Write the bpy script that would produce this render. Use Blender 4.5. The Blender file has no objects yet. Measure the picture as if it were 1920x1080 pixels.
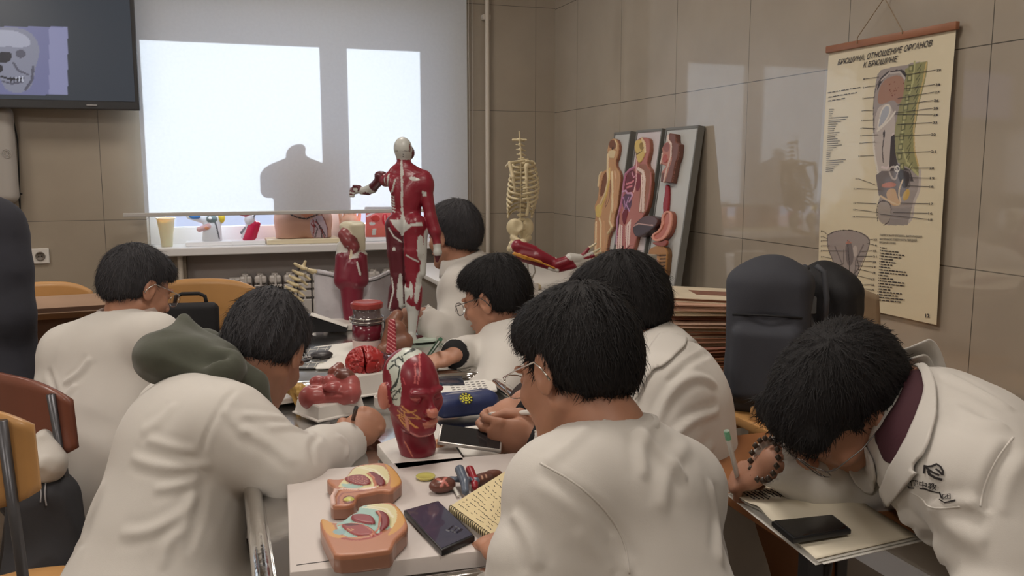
import bpy, bmesh, math, random
import numpy as np
from mathutils import Vector, Matrix, Quaternion
from mathutils.bvhtree import BVHTree

# ------------------------------------------------------------------ camera, light, exposure
SC = bpy.context.scene
COL = SC.collection
FPX = 1650.0
YAW = math.radians(18.7)
PIT = math.atan(227.0 / FPX)
CAMH = 1.35
camd = bpy.data.cameras.new('camera'); cam = bpy.data.objects.new('camera', camd); COL.objects.link(cam)
camd.sensor_width = 36.0; camd.lens = 36.0 * FPX / 1920.0; camd.clip_start = 0.02; camd.clip_end = 200
cam.location = (0, 0, CAMH)
cam.rotation_euler = (math.pi / 2 - PIT, 0, -YAW)
SC.camera = cam
SC.view_settings.view_transform = 'Standard'; SC.view_settings.look = 'None'
SC.view_settings.gamma = 1.0; SC.view_settings.use_curve_mapping = False
SC.view_settings.exposure = 0.14

world = bpy.data.worlds.new('world'); SC.world = world; world.use_nodes = True
wn = world.node_tree; wn.nodes.clear()
wo = wn.nodes.new('ShaderNodeOutputWorld'); wb = wn.nodes.new('ShaderNodeBackground')
wb.inputs[0].default_value = (0.68, 0.74, 1.0, 1); wb.inputs[1].default_value = 0.95
wn.links.new(wb.outputs[0], wo.inputs[0])

def lamp(name, kind, loc, rot, energy, color, size=None, size_y=None, angle=None):
    l = bpy.data.lights.new(name, kind); l.energy = energy; l.color = color
    if kind == 'AREA':
        l.shape = 'RECTANGLE'; l.size = size; l.size_y = size_y or size
    if angle is not None: l.angle = angle
    o = bpy.data.objects.new(name, l); COL.objects.link(o); o.location = loc; o.rotation_euler = rot
    return o
# the sun outside the window, low and nearly square to the glass
_sd = Vector((-0.22, -1.0, -0.30))
sun = lamp('sun', 'SUN', (0.6, 12, 5), _sd.to_track_quat('-Z', 'Y').to_euler(), 10.0, (0.97, 0.985, 1.0), angle=math.radians(0.53))

# ------------------------------------------------------------------ pixel rays -> room coordinates
_F = np.array([math.sin(YAW) * math.cos(PIT), math.cos(YAW) * math.cos(PIT), -math.sin(PIT)])
_R = np.array([math.cos(YAW), -math.sin(YAW), 0.0]); _U = np.cross(_R, _F); _C = np.array([0, 0, CAMH])
def _ray(x, y): return _F + _R * (x - 960) / FPX - _U * (y - 540) / FPX
def at(x, y, d): return _C + _ray(x, y) * d
def onz(x, y, z): r = _ray(x, y); return _C + r * (z - CAMH) / r[2]
def onX(x, y, X): r = _ray(x, y); return _C + r * X / r[0]
def onY(x, y, Y): r = _ray(x, y); return _C + r * Y / r[1]
_FH = np.array([math.sin(YAW), math.cos(YAW), 0.0])
def D(r, u, a):
    v = _R * r + np.array([0, 0, 1.0]) * u + _FH * a
    return v / np.linalg.norm(v)
def unit(v):
    v = np.asarray(v, float); return v / (np.linalg.norm(v) + 1e-12)
def V(*a): return np.array(a, float)

# ------------------------------------------------------------------ materials
MATS = {}
def mat(name, color, rough=0.6, metal=0.0, noise=None, bump=None, sub=0, coat=0, emit=None, spec=None, trans=0, attr=False, alpha=None, sheen=0):
    """procedural principled material. noise=(scale, strength) colour mottling, bump=(scale, strength, distance)"""
    if name in MATS: return MATS[name]
    m = bpy.data.materials.new(name); m.use_nodes = True; nt = m.node_tree
    b = nt.nodes['Principled BSDF']
    if len(color) == 3: color = (*color, 1)
    b.inputs['Base Color'].default_value = color
    b.inputs['Roughness'].default_value = rough; b.inputs['Metallic'].default_value = metal
    if spec is not None: b.inputs['Specular IOR Level'].default_value = spec
    if coat: b.inputs['Coat Weight'].default_value = coat; b.inputs['Coat Roughness'].default_value = 0.12
    if sheen: b.inputs['Sheen Weight'].default_value = sheen
    if trans: b.inputs['Transmission Weight'].default_value = trans
    if sub:
        b.inputs['Subsurface Weight'].default_value = sub; b.inputs['Subsurface Radius'].default_value = (0.6, 0.25, 0.15); b.inputs['Subsurface Scale'].default_value = 0.02
    src = None
    if attr:
        a = nt.nodes.new('ShaderNodeAttribute'); a.attribute_name = 'Col'; src = a.outputs['Color']
    tc = nt.nodes.new('ShaderNodeTexCoord')
    if noise:
        n = nt.nodes.new('ShaderNodeTexNoise'); n.inputs['Scale'].default_value = noise[0]; n.inputs['Detail'].default_value = 5
        nt.links.new(tc.outputs['Object'], n.inputs['Vector'])
        r = nt.nodes.new('ShaderNodeMapRange'); r.inputs['To Min'].default_value = 1 - noise[1]; r.inputs['To Max'].default_value = 1 + noise[1]
        r.inputs['From Min'].default_value = 0.25; r.inputs['From Max'].default_value = 0.75
        nt.links.new(n.outputs['Fac'], r.inputs['Value'])
        mx = nt.nodes.new('ShaderNodeVectorMath'); mx.operation = 'SCALE'
        if src: nt.links.new(src, mx.inputs[0])
        else: mx.inputs[0].default_value = color[:3]
        nt.links.new(r.outputs[0], mx.inputs['Scale']); src = mx.outputs[0]
    if src: nt.links.new(src, b.inputs['Base Color'])
    if bump:
        n = nt.nodes.new('ShaderNodeTexNoise'); n.inputs['Scale'].default_value = bump[0]; n.inputs['Detail'].default_value = 4
        nt.links.new(tc.outputs['Object'], n.inputs['Vector'])
        bp = nt.nodes.new('ShaderNodeBump'); bp.inputs['Strength'].default_value = bump[1]; bp.inputs['Distance'].default_value = bump[2]
        nt.links.new(n.outputs['Fac'], bp.inputs['Height']); nt.links.new(bp.outputs[0], b.inputs['Normal'])
    if emit: b.inputs['Emission Color'].default_value = (*emit[0], 1); b.inputs['Emission Strength'].default_value = emit[1]
    MATS[name] = m
    return m

def srgb(r, g, b):
    f = lambda c: ((c / 255 + 0.055) / 1.055) ** 2.4 if c > 10 else c / 255 / 12.92
    return (f(r), f(g), f(b))

# ------------------------------------------------------------------ object helpers
def link_mesh(name, me, m=None, parent=None, loc=None, smooth=True):
    me.name = name
    if m is not None: me.materials.clear(); me.materials.append(m)
    o = bpy.data.objects.new(name, me); COL.objects.link(o)
    if smooth:
        me.polygons.foreach_set('use_smooth', [True] * len(me.polygons))
    if parent is not None:
        o.parent = parent
        o.matrix_parent_inverse = Matrix.Translation(parent.location).inverted() if parent.rotation_euler[:] == (0, 0, 0) else parent.matrix_basis.inverted()
    if loc is not None: o.location = loc
    return o
def tag(o, label, cat, group=None):
    o['label'] = label; o['category'] = cat
    if group: o['group'] = group
    return o
def thing(name, label, cat, loc=(0, 0, 0), group=None):
    o = bpy.data.objects.new(name, None); COL.objects.link(o); o.location = Vector(loc); o.empty_display_size = 0.05
    return tag(o, label, cat, group)
def struct(o): o['kind'] = 'structure'; return o

def raw(verts, faces, name='m'):
    me = bpy.data.meshes.new(name); me.from_pydata([tuple(map(float, v)) for v in verts], [], [tuple(map(int, f)) for f in faces]); me.update(); return me
class MB:
    """collects shapes into one mesh"""
    def __init__(s): s.bm = bmesh.new()
    def _m(s, M, vs):
        if M is not None: bmesh.ops.transform(s.bm, matrix=M, verts=vs)
    def box(s, c, size, rot=None, bevel=0, seg=2, M=None):
        r = bmesh.ops.create_cube(s.bm, size=1.0); vs = r['verts']
        bmesh.ops.scale(s.bm, vec=Vector(size), verts=vs)
        if bevel:
            es = list({e for v in vs for e in v.link_edges})
            rr = bmesh.ops.bevel(s.bm, geom=es, offset=bevel, segments=seg, profile=0.5, affect='EDGES')
            vs = [v for v in rr['verts']]; fs = {f for v in vs for f in v.link_faces}; vs = list({v for f in fs for v in f.verts})
        T = Matrix.Translation(Vector(c))
        if rot is not None: T = T @ (rot if isinstance(rot, Matrix) else Matrix.Rotation(rot, 4, 'Z'))
        bmesh.ops.transform(s.bm, matrix=T, verts=vs); s._m(M, vs); return s
    def tube(s, pts, r, n=8, caps=True, closed=False, M=None):
        pts = [Vector(p) for p in pts]; N = len(pts)
        rs = [r] * N if np.isscalar(r) else list(r)
        tang = []
        for i in range(N):
            a = pts[(i - 1) % N] if (closed or i > 0) else pts[i]; b = pts[(i + 1) % N] if (closed or i < N - 1) else pts[i]
            t = b - a
            tang.append(t.normalized() if t.length > 1e-9 else Vector((0, 0, 1)))
        ref = Vector((0, 0, 1)) if abs(tang[0].z) < 0.9 else Vector((1, 0, 0))
        u = tang[0].cross(ref).normalized(); rings = []; allv = []
        for i in range(N):
            u = (u - tang[i] * u.dot(tang[i])); u = u.normalized() if u.length > 1e-6 else tang[i].orthogonal().normalized()
            w = tang[i].cross(u)
            ring = [s.bm.verts.new(pts[i] + (u * math.cos(2 * math.pi * k / n) + w * math.sin(2 * math.pi * k / n)) * rs[i]) for k in range(n)]
            rings.append(ring); allv += ring
        for i in range(N if closed else N - 1):
            A, B = rings[i], rings[(i + 1) % N]
            for k in range(n): s.bm.faces.new((A[k], A[(k + 1) % n], B[(k + 1) % n], B[k]))
        if caps and not closed:
            s.bm.faces.new(list(reversed(rings[0]))); s.bm.faces.new(rings[-1])
        s._m(M, allv); return s
    def lathe(s, prof, c=(0, 0, 0), n=32, M=None, cap=True):
        c = Vector(c); rings = []; allv = []
        for (r, z) in prof:
            ring = [s.bm.verts.new(c + Vector((r * math.cos(2 * math.pi * k / n), r * math.sin(2 * math.pi * k / n), z))) for k in range(n)]
            rings.append(ring); allv += ring
        for A, B in zip(rings, rings[1:]):
            for k in range(n): s.bm.faces.new((A[k], A[(k + 1) % n], B[(k + 1) % n], B[k]))
        if cap:
            s.bm.faces.new(list(reversed(rings[0]))); s.bm.faces.new(rings[-1])
        s._m(M, allv); return s
    def prism(s, poly, z0, z1, M=None, bevel=0):
        """extrude a 2-D outline"""
        n = len(poly)
        a = [s.bm.verts.new((p[0], p[1], z0)) for p in poly]; b = [s.bm.verts.new((p[0], p[1], z1)) for p in poly]
        f1 = s.bm.faces.new(list(reversed(a))); f2 = s.bm.faces.new(b); fs = [f1, f2]
        for i in range(n): fs.append(s.bm.faces.new((a[i], a[(i + 1) % n], b[(i + 1) % n], b[i])))
        vs = a + b
        if bevel:
            es = list(f2.edges) + list(f1.edges)
            rr = bmesh.ops.bevel(s.bm, geom=es, offset=bevel, segments=2, profile=0.5, affect='EDGES')
            vs = list({v for f in rr['faces'] for v in f.verts} | {v for f in fs if f.is_valid for v in f.verts})
        s._m(M, vs); return s
    def sheet(s, fn, nu, nv):
        g = [[s.bm.verts.new(Vector(fn(i / nu, j / nv))) for j in range(nv + 1)] for i in range(nu + 1)]
        for i in range(nu):
            for j in range(nv): s.bm.faces.new((g[i][j], g[i + 1][j], g[i + 1][j + 1], g[i][j + 1]))
        return s
    def build(s, name, m, parent=None, smooth=False, solid=0, fix=True, auto=False):
        if fix: bmesh.ops.recalc_face_normals(s.bm, faces=s.bm.faces)
        me = bpy.data.meshes.new(name); s.bm.to_mesh(me); s.bm.free()
        o = link_mesh(name, me, m, parent, smooth=smooth or auto)
        if auto: me.set_sharp_from_angle(angle=math.radians(35))
        if solid:
            md = o.modifiers.new('thickness', 'SOLIDIFY'); md.thickness = solid; md.offset = 0
        return o
def frame_matrix(o, x=None, y=None, z=None):
    """4x4 with origin o and given axes (two of three)"""
    if x is not None and y is not None: x = unit(x); z = unit(np.cross(x, y)); y = np.cross(z, x)
    elif x is not None and z is not None: z = unit(z); y = unit(np.cross(z, x)); x = np.cross(y, z)
    else: y = unit(y); x = unit(np.cross(y, z)); z = np.cross(x, y)
    M = Matrix.Identity(4)
    for i in range(3): M[i][0] = x[i]; M[i][1] = y[i]; M[i][2] = z[i]; M[i][3] = o[i]
    return M
def text_mesh(txt, size, M, depth=0.0004, shear=0.0, align='LEFT', bold=0.0, sx=1.0):
    cu = bpy.data.curves.new('t', 'FONT'); cu.body = txt; cu.size = size; cu.extrude = depth; cu.shear = shear; cu.align_x = align; cu.offset = bold; cu.resolution_u = 2
    o = bpy.data.objects.new('t', cu); COL.objects.link(o)
    bpy.context.view_layer.update()
    dg = bpy.context.evaluated_depsgraph_get(); me = bpy.data.meshes.new_from_object(o.evaluated_get(dg))
    bpy.data.objects.remove(o); bpy.data.curves.remove(cu)
    me.transform(M @ Matrix.Diagonal((sx, 1, 1, 1)))
    return me
def join_meshes(mes):
    bm = bmesh.new()
    for me in mes: bm.from_mesh(me)
    out = bpy.data.meshes.new('j'); bm.to_mesh(out); bm.free(); return out

# ------------------------------------------------------------------ vectorised noise
def _hash(i, j, k, seed):
    h = (i.astype(np.int64) * 374761393 + j.astype(np.int64) * 668265263 + k.astype(np.int64) * 2147483647 + seed * 974711) & 0xffffffff
    h = ((h ^ (h >> 13)) * 1274126177) & 0xffffffff
    return ((h ^ (h >> 16)) & 0xffff) / 65535.0
def vnoise(p, seed=0):
    p = np.asarray(p, float); i = np.floor(p).astype(int); f = p - i; f = f * f * (3 - 2 * f); r = 0
    for a in (0, 1):
        for b in (0, 1):
            for c in (0, 1):
                w = (f[:, 0] if a else 1 - f[:, 0]) * (f[:, 1] if b else 1 - f[:, 1]) * (f[:, 2] if c else 1 - f[:, 2])
                r = r + w * _hash(i[:, 0] + a, i[:, 1] + b, i[:, 2] + c, seed)
    return r
def fbm(p, o=3, seed=0):
    r = 0; a = 0.5; t = 0
    for k in range(o): r = r + a * vnoise(p * 2 ** k, seed + k * 7); t += a; a *= 0.5
    return r / t
def ridged(p, seed=0): return 1 - np.abs(2 * fbm(p, 2, seed) - 1)

# ------------------------------------------------------------------ signed distance modelling -> one continuous surface
class SDF:
    def __init__(s, res, k=0.01): s.res = res; s.k = k; s.P = []
    def add(s, fn, lo, hi, op='u', k=None, col=None, fold=None):
        s.P.append((fn, np.array(lo, float), np.array(hi, float), op, s.k if k is None else k, col, fold)); return s
    def cap(s, a, b, ra, rb=None, **kw):
        a = np.array(a, float); b = np.array(b, float); rb = ra if rb is None else rb; ab = b - a; L = ab @ ab + 1e-12
        def fn(p):
            t = np.clip(((p - a) @ ab) / L, 0, 1); return np.linalg.norm(p - a - t[..., None] * ab, axis=-1) - (ra + (rb - ra) * t)
        m = max(ra, rb); return s.add(fn, np.minimum(a, b) - m, np.maximum(a, b) + m, **kw)
    def chain(s, pts, rs, **kw):
        if np.isscalar(rs): rs = [rs] * len(pts)
        for i in range(len(pts) - 1): s.cap(pts[i], pts[i + 1], rs[i], rs[i + 1], **kw)
        return s
    def ecap(s, a, b, wa, da, wb, db, side, **kw):
        """capsule with elliptic section: half-widths w along side, half-depths d across"""
        a = np.array(a, float); b = np.array(b, float); ax = unit(b - a); L = np.linalg.norm(b - a)
        side = unit(np.array(side, float) - ax * (np.array(side, float) @ ax)); up = np.cross(ax, side)
        def fn(p):
            q = p - a; z = q @ ax; t = np.clip(z / L, 0, 1); ez = z - t * L
            w = wa + (wb - wa) * t; d = da + (db - da) * t; m = np.minimum(w, d)
            x = (q @ side) / w; y = (q @ up) / d; e = ez / ((w + d) * 0.5) 
            k0 = np.sqrt(x * x + y * y + e * e); k1 = np.sqrt((x / w) ** 2 + (y / d) ** 2 + (e / ((w + d) * .5)) ** 2) + 1e-9
            return k0 * (k0 - 1) / k1
        m = max(wa, da, wb, db); return s.add(fn, np.minimum(a, b) - m, np.maximum(a, b) + m, **kw)
    def ell(s, c, r, M=None, **kw):
        c = np.array(c, float); r = np.array(r, float) * np.ones(3); M = np.eye(3) if M is None else np.array(M, float)   # columns = axes
        def fn(p):
            q = (p - c) @ M; k0 = np.linalg.norm(q / r, axis=-1); k1 = np.linalg.norm(q / (r * r), axis=-1) + 1e-9
            return k0 * (k0 - 1) / k1
        m = r.max(); return s.add(fn, c - m, c + m, **kw)
    def box(s, c, h, M=None, r=0.0, **kw):
        c = np.array(c, float); h = np.array(h, float); M = np.eye(3) if M is None else np.array(M, float)
        def fn(p):
            q = np.abs((p - c) @ M) - (h - r); return np.linalg.norm(np.maximum(q, 0), axis=-1) + np.minimum(q.max(-1), 0) - r
        m = np.linalg.norm(h); return s.add(fn, c - m, c + m, **kw)
    def half(s, c, n, lo, hi, **kw):
        c = np.array(c, float); n = unit(n); return s.add(lambda p: (p - c) @ n, lo, hi, **kw)
    def poly(s, pts, z0, z1, M=None, r=0.0, **kw):
        """extruded 2-D polygon, in frame M (4x4): local xy outline, local z range"""
        P = np.array(pts, float); Mi = np.array((M or Matrix.Identity(4)).inverted()); Mf = np.array(M or Matrix.Identity(4))
        A = P; B = np.roll(P, -1, 0)
        def fn(p):
            sh = p.shape[:-1]; q = p.reshape(-1, 3) @ Mi[:3, :3].T + Mi[:3, 3]; x = q[:, :2]
            d = np.full(len(x), 1e9); ins = np.zeros(len(x), bool)
            for a, b in zip(A, B):
                e = b - a; w = x - a; t = np.clip((w @ e) / (e @ e + 1e-12), 0, 1); dd = np.linalg.norm(w - t[:, None] * e, axis=1); d = np.minimum(d, dd)
                c1 = (a[1] > x[:, 1]) != (b[1] > x[:, 1]); 
                if abs(e[1]) > 1e-12: ins ^= c1 & (x[:, 0] < e[0] * (x[:, 1] - a[1]) / e[1] + a[0])
            d = np.where(ins, -d, d) + r; dz = np.abs(q[:, 2] - (z0 + z1) / 2) - (z1 - z0) / 2 + r
            v = np.minimum(np.maximum(d, dz), 0) + np.sqrt(np.maximum(d, 0) ** 2 + np.maximum(dz, 0) ** 2) - r
            return v.reshape(sh)
        cs = [Mf[:3, :3] @ np.array([x, y, z]) + Mf[:3, 3] for x, y in P for z in (z0, z1)]
        return s.add(fn, np.min(cs, 0), np.max(cs, 0), **kw)
    def mesh(s, name='sdf', basecol=(.8, .8, .8), disp=None, colfn=None, clip=None, colk=0.0):
        h = s.res
        us = [p for p in s.P if p[3] == 'u']
        lo = np.min([p[1] for p in us], 0) - 4 * h; hi = np.max([p[2] for p in us], 0) + 4 * h
        if clip is not None: lo = np.maximum(lo, clip[0]); hi = np.minimum(hi, clip[1])
        n = np.ceil((hi - lo) / h).astype(int) + 1
        ax = [lo[i] + h * np.arange(n[i]) for i in range(3)]
        G = np.full(n, 0.5, np.float32)
        for fn, a, b, op, k, col, fold in s.P:
            if op == 'c': continue
            m = k + 3 * h + (0.012 if op == 'u' else 0)
            i0 = np.maximum(np.floor((a - m - lo) / h).astype(int), 0); i1 = np.minimum(np.ceil((b + m - lo) / h).astype(int) + 1, n)
            if (i1 <= i0).any(): continue
            sl = tuple(slice(x, y) for x, y in zip(i0, i1))
            pts = np.stack(np.meshgrid(*[ax[i][i0[i]:i1[i]] for i in range(3)], indexing='ij'), -1)
            d = fn(pts).astype(np.float32); g = G[sl]
            if op == 'u': 
                hh = np.maximum(k - np.abs(g - d), 0) / max(k, 1e-9); G[sl] = np.minimum(g, d) - hh * hh * k * .25
            elif op == 's':
                hh = np.maximum(k - np.abs(g + d), 0) / max(k, 1e-9); G[sl] = np.maximum(g, -d) + hh * hh * k * .25
            elif op == 'i':
                hh = np.maximum(k - np.abs(g - d), 0) / max(k, 1e-9); G[sl] = np.maximum(g, d) + hh * hh * k * .25
        S = G < 0
        if clip is not None:
            for a in range(3):
                x = [slice(None)] * 3; x[a] = 0; S[tuple(x)] = False; x[a] = -1; S[tuple(x)] = False
                G[tuple(x)] = np.maximum(G[tuple(x)], .001); x[a] = 0; G[tuple(x)] = np.maximum(G[tuple(x)], .001)
        # surface nets
        nc = n - 1; acc = np.zeros((*nc, 3), np.float32); cnt = np.zeros(nc, np.float32)
        for a in range(3):
            s0 = [slice(None)] * 3; s1 = [slice(None)] * 3; s0[a] = slice(0, -1); s1[a] = slice(1, None)
            g0 = G[tuple(s0)]; g1 = G[tuple(s1)]; cr = S[tuple(s0)] != S[tuple(s1)]
            idx = np.argwhere(cr)
            if not len(idx): continue
            t = g0[cr] / (g0[cr] - g1[cr]); o1, o2 = [x for x in range(3) if x != a]
            for da in (0, 1):
                for db in (0, 1):
                    c = idx.copy(); c[:, o1] -= da; c[:, o2] -= db
                    ok = (c[:, o1] >= 0) & (c[:, o2] >= 0) & (c[:, o1] < nc[o1]) & (c[:, o2] < nc[o2])
                    p = np.zeros((len(idx), 3), np.float32); p[:, a] = t; p[:, o1] = da; p[:, o2] = db
                    np.add.at(acc, tuple(c[ok].T), p[ok]); np.add.at(cnt, tuple(c[ok].T), 1)
        act = cnt > 0; vid = np.full(nc, -1, np.int64); ids = np.argwhere(act); vid[act] = np.arange(len(ids))
        verts = (ids + acc[act] / cnt[act][:, None]) * h + lo
        quads = []
        for a in range(3):
            s0 = [slice(None)] * 3; s1 = [slice(None)] * 3; s0[a] = slice(0, -1); s1[a] = slice(1, None)
            cr = S[tuple(s0)] != S[tuple(s1)]; idx = np.argwhere(cr); o1, o2 = [(1, 2), (2, 0), (0, 1)][a]
            ok = (idx[:, o1] > 0) & (idx[:, o2] > 0) & (idx[:, o1] < nc[o1]) & (idx[:, o2] < nc[o2]); idx = idx[ok]
            if not len(idx): continue
            ins = S[tuple(idx.T)]
            def cc(d1, d2):
                c = idx.copy(); c[:, o1] -= d1; c[:, o2] -= d2; return vid[tuple(c.T)]
            q = np.stack([cc(1, 1), cc(0, 1), cc(0, 0), cc(1, 0)], 1)
            q[~ins] = q[~ins][:, ::-1]; quads.append(q)
        quads = np.concatenate(quads); quads = quads[(quads >= 0).all(1)]
        # normals for displacement
        def vnorm(v):
            e1 = v[quads[:, 2]] - v[quads[:, 0]]; e2 = v[quads[:, 3]] - v[quads[:, 1]]; fn_ = np.cross(e1, e2); N = np.zeros_like(v)
            for j in range(4): np.add.at(N, quads[:, j], fn_)
            return N / (np.linalg.norm(N, axis=1, keepdims=True) + 1e-12)
        folds = [(p[0], p[6]) for p in s.P if p[6] is not None]
        if folds or disp is not None:
            N = vnorm(verts); dv = np.zeros(len(verts))
            if folds:
                W = 0; A = 0; cache = {}
                for fn, (dr, fr, amp, sd) in folds:
                    w = np.exp(-np.clip(fn(verts), -0.02, 1) / 0.022)
                    key = (tuple(np.round(dr, 3)), fr, sd)
                    if key not in cache:
                        u = unit(dr); al = (verts @ u)[:, None] * u
                        q = (verts - al * 0.72) * fr; q = q + 0.35 * np.stack([fbm(verts * 9, 2, sd + 3), fbm(verts * 9 + 7, 2, sd + 5), fbm(verts * 9 - 5, 2, sd + 4)], 1)
                        r = ridged(q, sd); cache[key] = (r ** 3 - 0.45) * np.clip(fbm(verts * 6, 2, sd + 9) * 2.6 - 0.6, 0.15, 1.2)
                    A = A + w * amp * cache[key]; W = W + w
                dv += A / (W + 1e-9)
            if disp is not None: dv += disp(verts, N)
            verts = verts + N * dv[:, None]
        me = bpy.data.meshes.new(name); nv = len(verts); nq = len(quads)
        me.vertices.add(nv); me.vertices.foreach_set('co', verts.astype(np.float32).ravel())
        me.loops.add(nq * 4); me.loops.foreach_set('vertex_index', quads.astype(np.int32).ravel())
        me.polygons.add(nq); me.polygons.foreach_set('loop_start', np.arange(nq, dtype=np.int32) * 4)
        me.update(calc_edges=True)
        cols = [(p[0], p[5]) for p in s.P if p[5] is not None]
        if cols or colfn:
            C = np.tile(np.array(basecol, float), (nv, 1)); best = np.full(nv, 1e9)
            for fn, col in cols:
                d = fn(verts); m = d < best - colk; C[m] = col; best[m] = d[m]
            if colfn: C = colfn(verts, C)
            at_ = me.color_attributes.new('Col', 'FLOAT_COLOR', 'POINT'); at_.data.foreach_set('color', np.concatenate([C, np.ones((nv, 1))], 1).astype(np.float32).ravel())
        return me
def paint(me, fn):
    """fill the colour attribute of a mesh from a function of vertex positions"""
    n = len(me.vertices); co = np.zeros(n * 3, np.float32); me.vertices.foreach_get('co', co); C = fn(co.reshape(-1, 3))
    a = me.color_attributes.get('Col') or me.color_attributes.new('Col', 'FLOAT_COLOR', 'POINT')
    a.data.foreach_set('color', np.concatenate([C, np.ones((n, 1))], 1).astype(np.float32).ravel())
def hstack_mesh(mes):
    """join meshes keeping the colour attribute"""
    V_, Q_, C_ = [], [], []; off = 0; fl = []
    for me in mes:
        n = len(me.vertices); co = np.zeros(n * 3, np.float32); me.vertices.foreach_get('co', co); V_.append(co.reshape(-1, 3))
        a = me.color_attributes.get('Col'); c = np.ones(n * 4, np.float32)
        if a: a.data.foreach_get('color', c)
        C_.append(c.reshape(-1, 4)); fl += [tuple(v + off for v in p.vertices) for p in me.polygons]; off += n
    out = raw(np.concatenate(V_), fl); a = out.color_attributes.new('Col', 'FLOAT_COLOR', 'POINT'); a.data.foreach_set('color', np.concatenate(C_).ravel()); return out
# ------------------------------------------------------------------ outline / paint tools
def chaikin(P, n=2, closed=True):
    P = [np.array(p, float) for p in P]
    for _ in range(n):
        Q = []; N = len(P)
        for i in range(N if closed else N - 1):
            a, b = P[i], P[(i + 1) % N]; Q += [a * .75 + b * .25, a * .25 + b * .75]
        if not closed: Q = [P[0]] + Q + [P[-1]]
        P = Q
    return P
def inpoly(x, P):
    P = np.array(P); ins = np.zeros(len(x), bool)
    for a, b in zip(P, np.roll(P, -1, 0)):
        if abs(b[1] - a[1]) < 1e-12: continue
        ins ^= ((a[1] > x[:, 1]) != (b[1] > x[:, 1])) & (x[:, 0] < (b[0] - a[0]) * (x[:, 1] - a[1]) / (b[1] - a[1]) + a[0])
    return ins
def linedist(x, P):
    P = np.array(P, float); d = np.full(len(x), 1e9)
    for a, b in zip(P[:-1], P[1:]):
        e = b - a; w = x - a; t = np.clip((w @ e) / (e @ e + 1e-12), 0, 1); d = np.minimum(d, np.linalg.norm(w - t[:, None] * e, axis=1))
    return d
def on_plane(M, px, py):
    """where the sight line through a point of the photo meets the plane of frame M, in M's local xy"""
    Mn = np.array(M); o = Mn[:3, 3]; n = Mn[:3, 2]; r = _ray(px, py); t = ((o - _C) @ n) / (r @ n); q = _C + r * t - o
    return np.array([q @ Mn[:3, 0], q @ Mn[:3, 1]])
def LP(M, pts): return [on_plane(M, *p) for p in pts]
def paint_layers(x, C, layers):
    for L in layers:
        kind, pts, col = L[:3]
        if kind == 'p': m = inpoly(x, pts)
        elif kind == 'l': m = linedist(x, pts) < L[3]
        elif kind == 'e': m = (((x - pts[0]) / pts[1]) ** 2).sum(1) < 1
        C[m] = col
    return C
def relief(name, M, outline, th, layers, m, parent=None, res=0.002, base=(.8, .8, .8), side=None, r=0.002, rough=0.0):
    """a flat-backed model carved in relief: outline and layers in M's local xy, raised along local z"""
    s = SDF(res, 0.002); s.poly(outline, 0, th, M, r=r, k=0.001)
    for L in layers:
        dz = L[-1] if isinstance(L[-1], tuple) and len(L[-1]) == 1 else None
        if dz is None: continue
        dz = dz[0]
        if L[0] == 'p': f = lambda **k: s.poly(L[1], th - 0.008 if dz > 0 else th + dz, th + dz if dz > 0 else th + .02, M, r=min(abs(dz) * .6, r * 1.5), **k)
        elif L[0] == 'l':
            for a, b in zip(L[1][:-1], L[1][1:]):
                A = M @ Vector((a[0], a[1], th)); B = M @ Vector((b[0], b[1], th))
                s.cap(A, B, L[3], op='u' if dz > 0 else 's', k=.002)
            continue
        else:
            c = M @ Vector((L[1][0][0], L[1][0][1], th)); R3 = np.array(M)[:3, :3]
            s.ell(c, (L[1][1][0], L[1][1][1], abs(dz)), R3, op='u' if dz > 0 else 's', k=.002); continue
        f(op='u' if dz > 0 else 's', k=.002)
    Mi = np.array(M.inverted())
    def cf(v, C):
        q = v @ Mi[:3, :3].T + Mi[:3, 3]; C[:] = side if side is not None else base
        top = q[:, 2] > th * 0.72; X = q[top][:, :2]; T = np.tile(np.array(base, float), (len(X), 1)); C[top] = paint_layers(X, T, layers); return C
    dsp = (lambda v, N: (fbm(v * 120, 2) - .5) * rough) if rough else None
    return link_mesh(name, s.mesh(colfn=cf, disp=dsp), m, parent)

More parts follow.
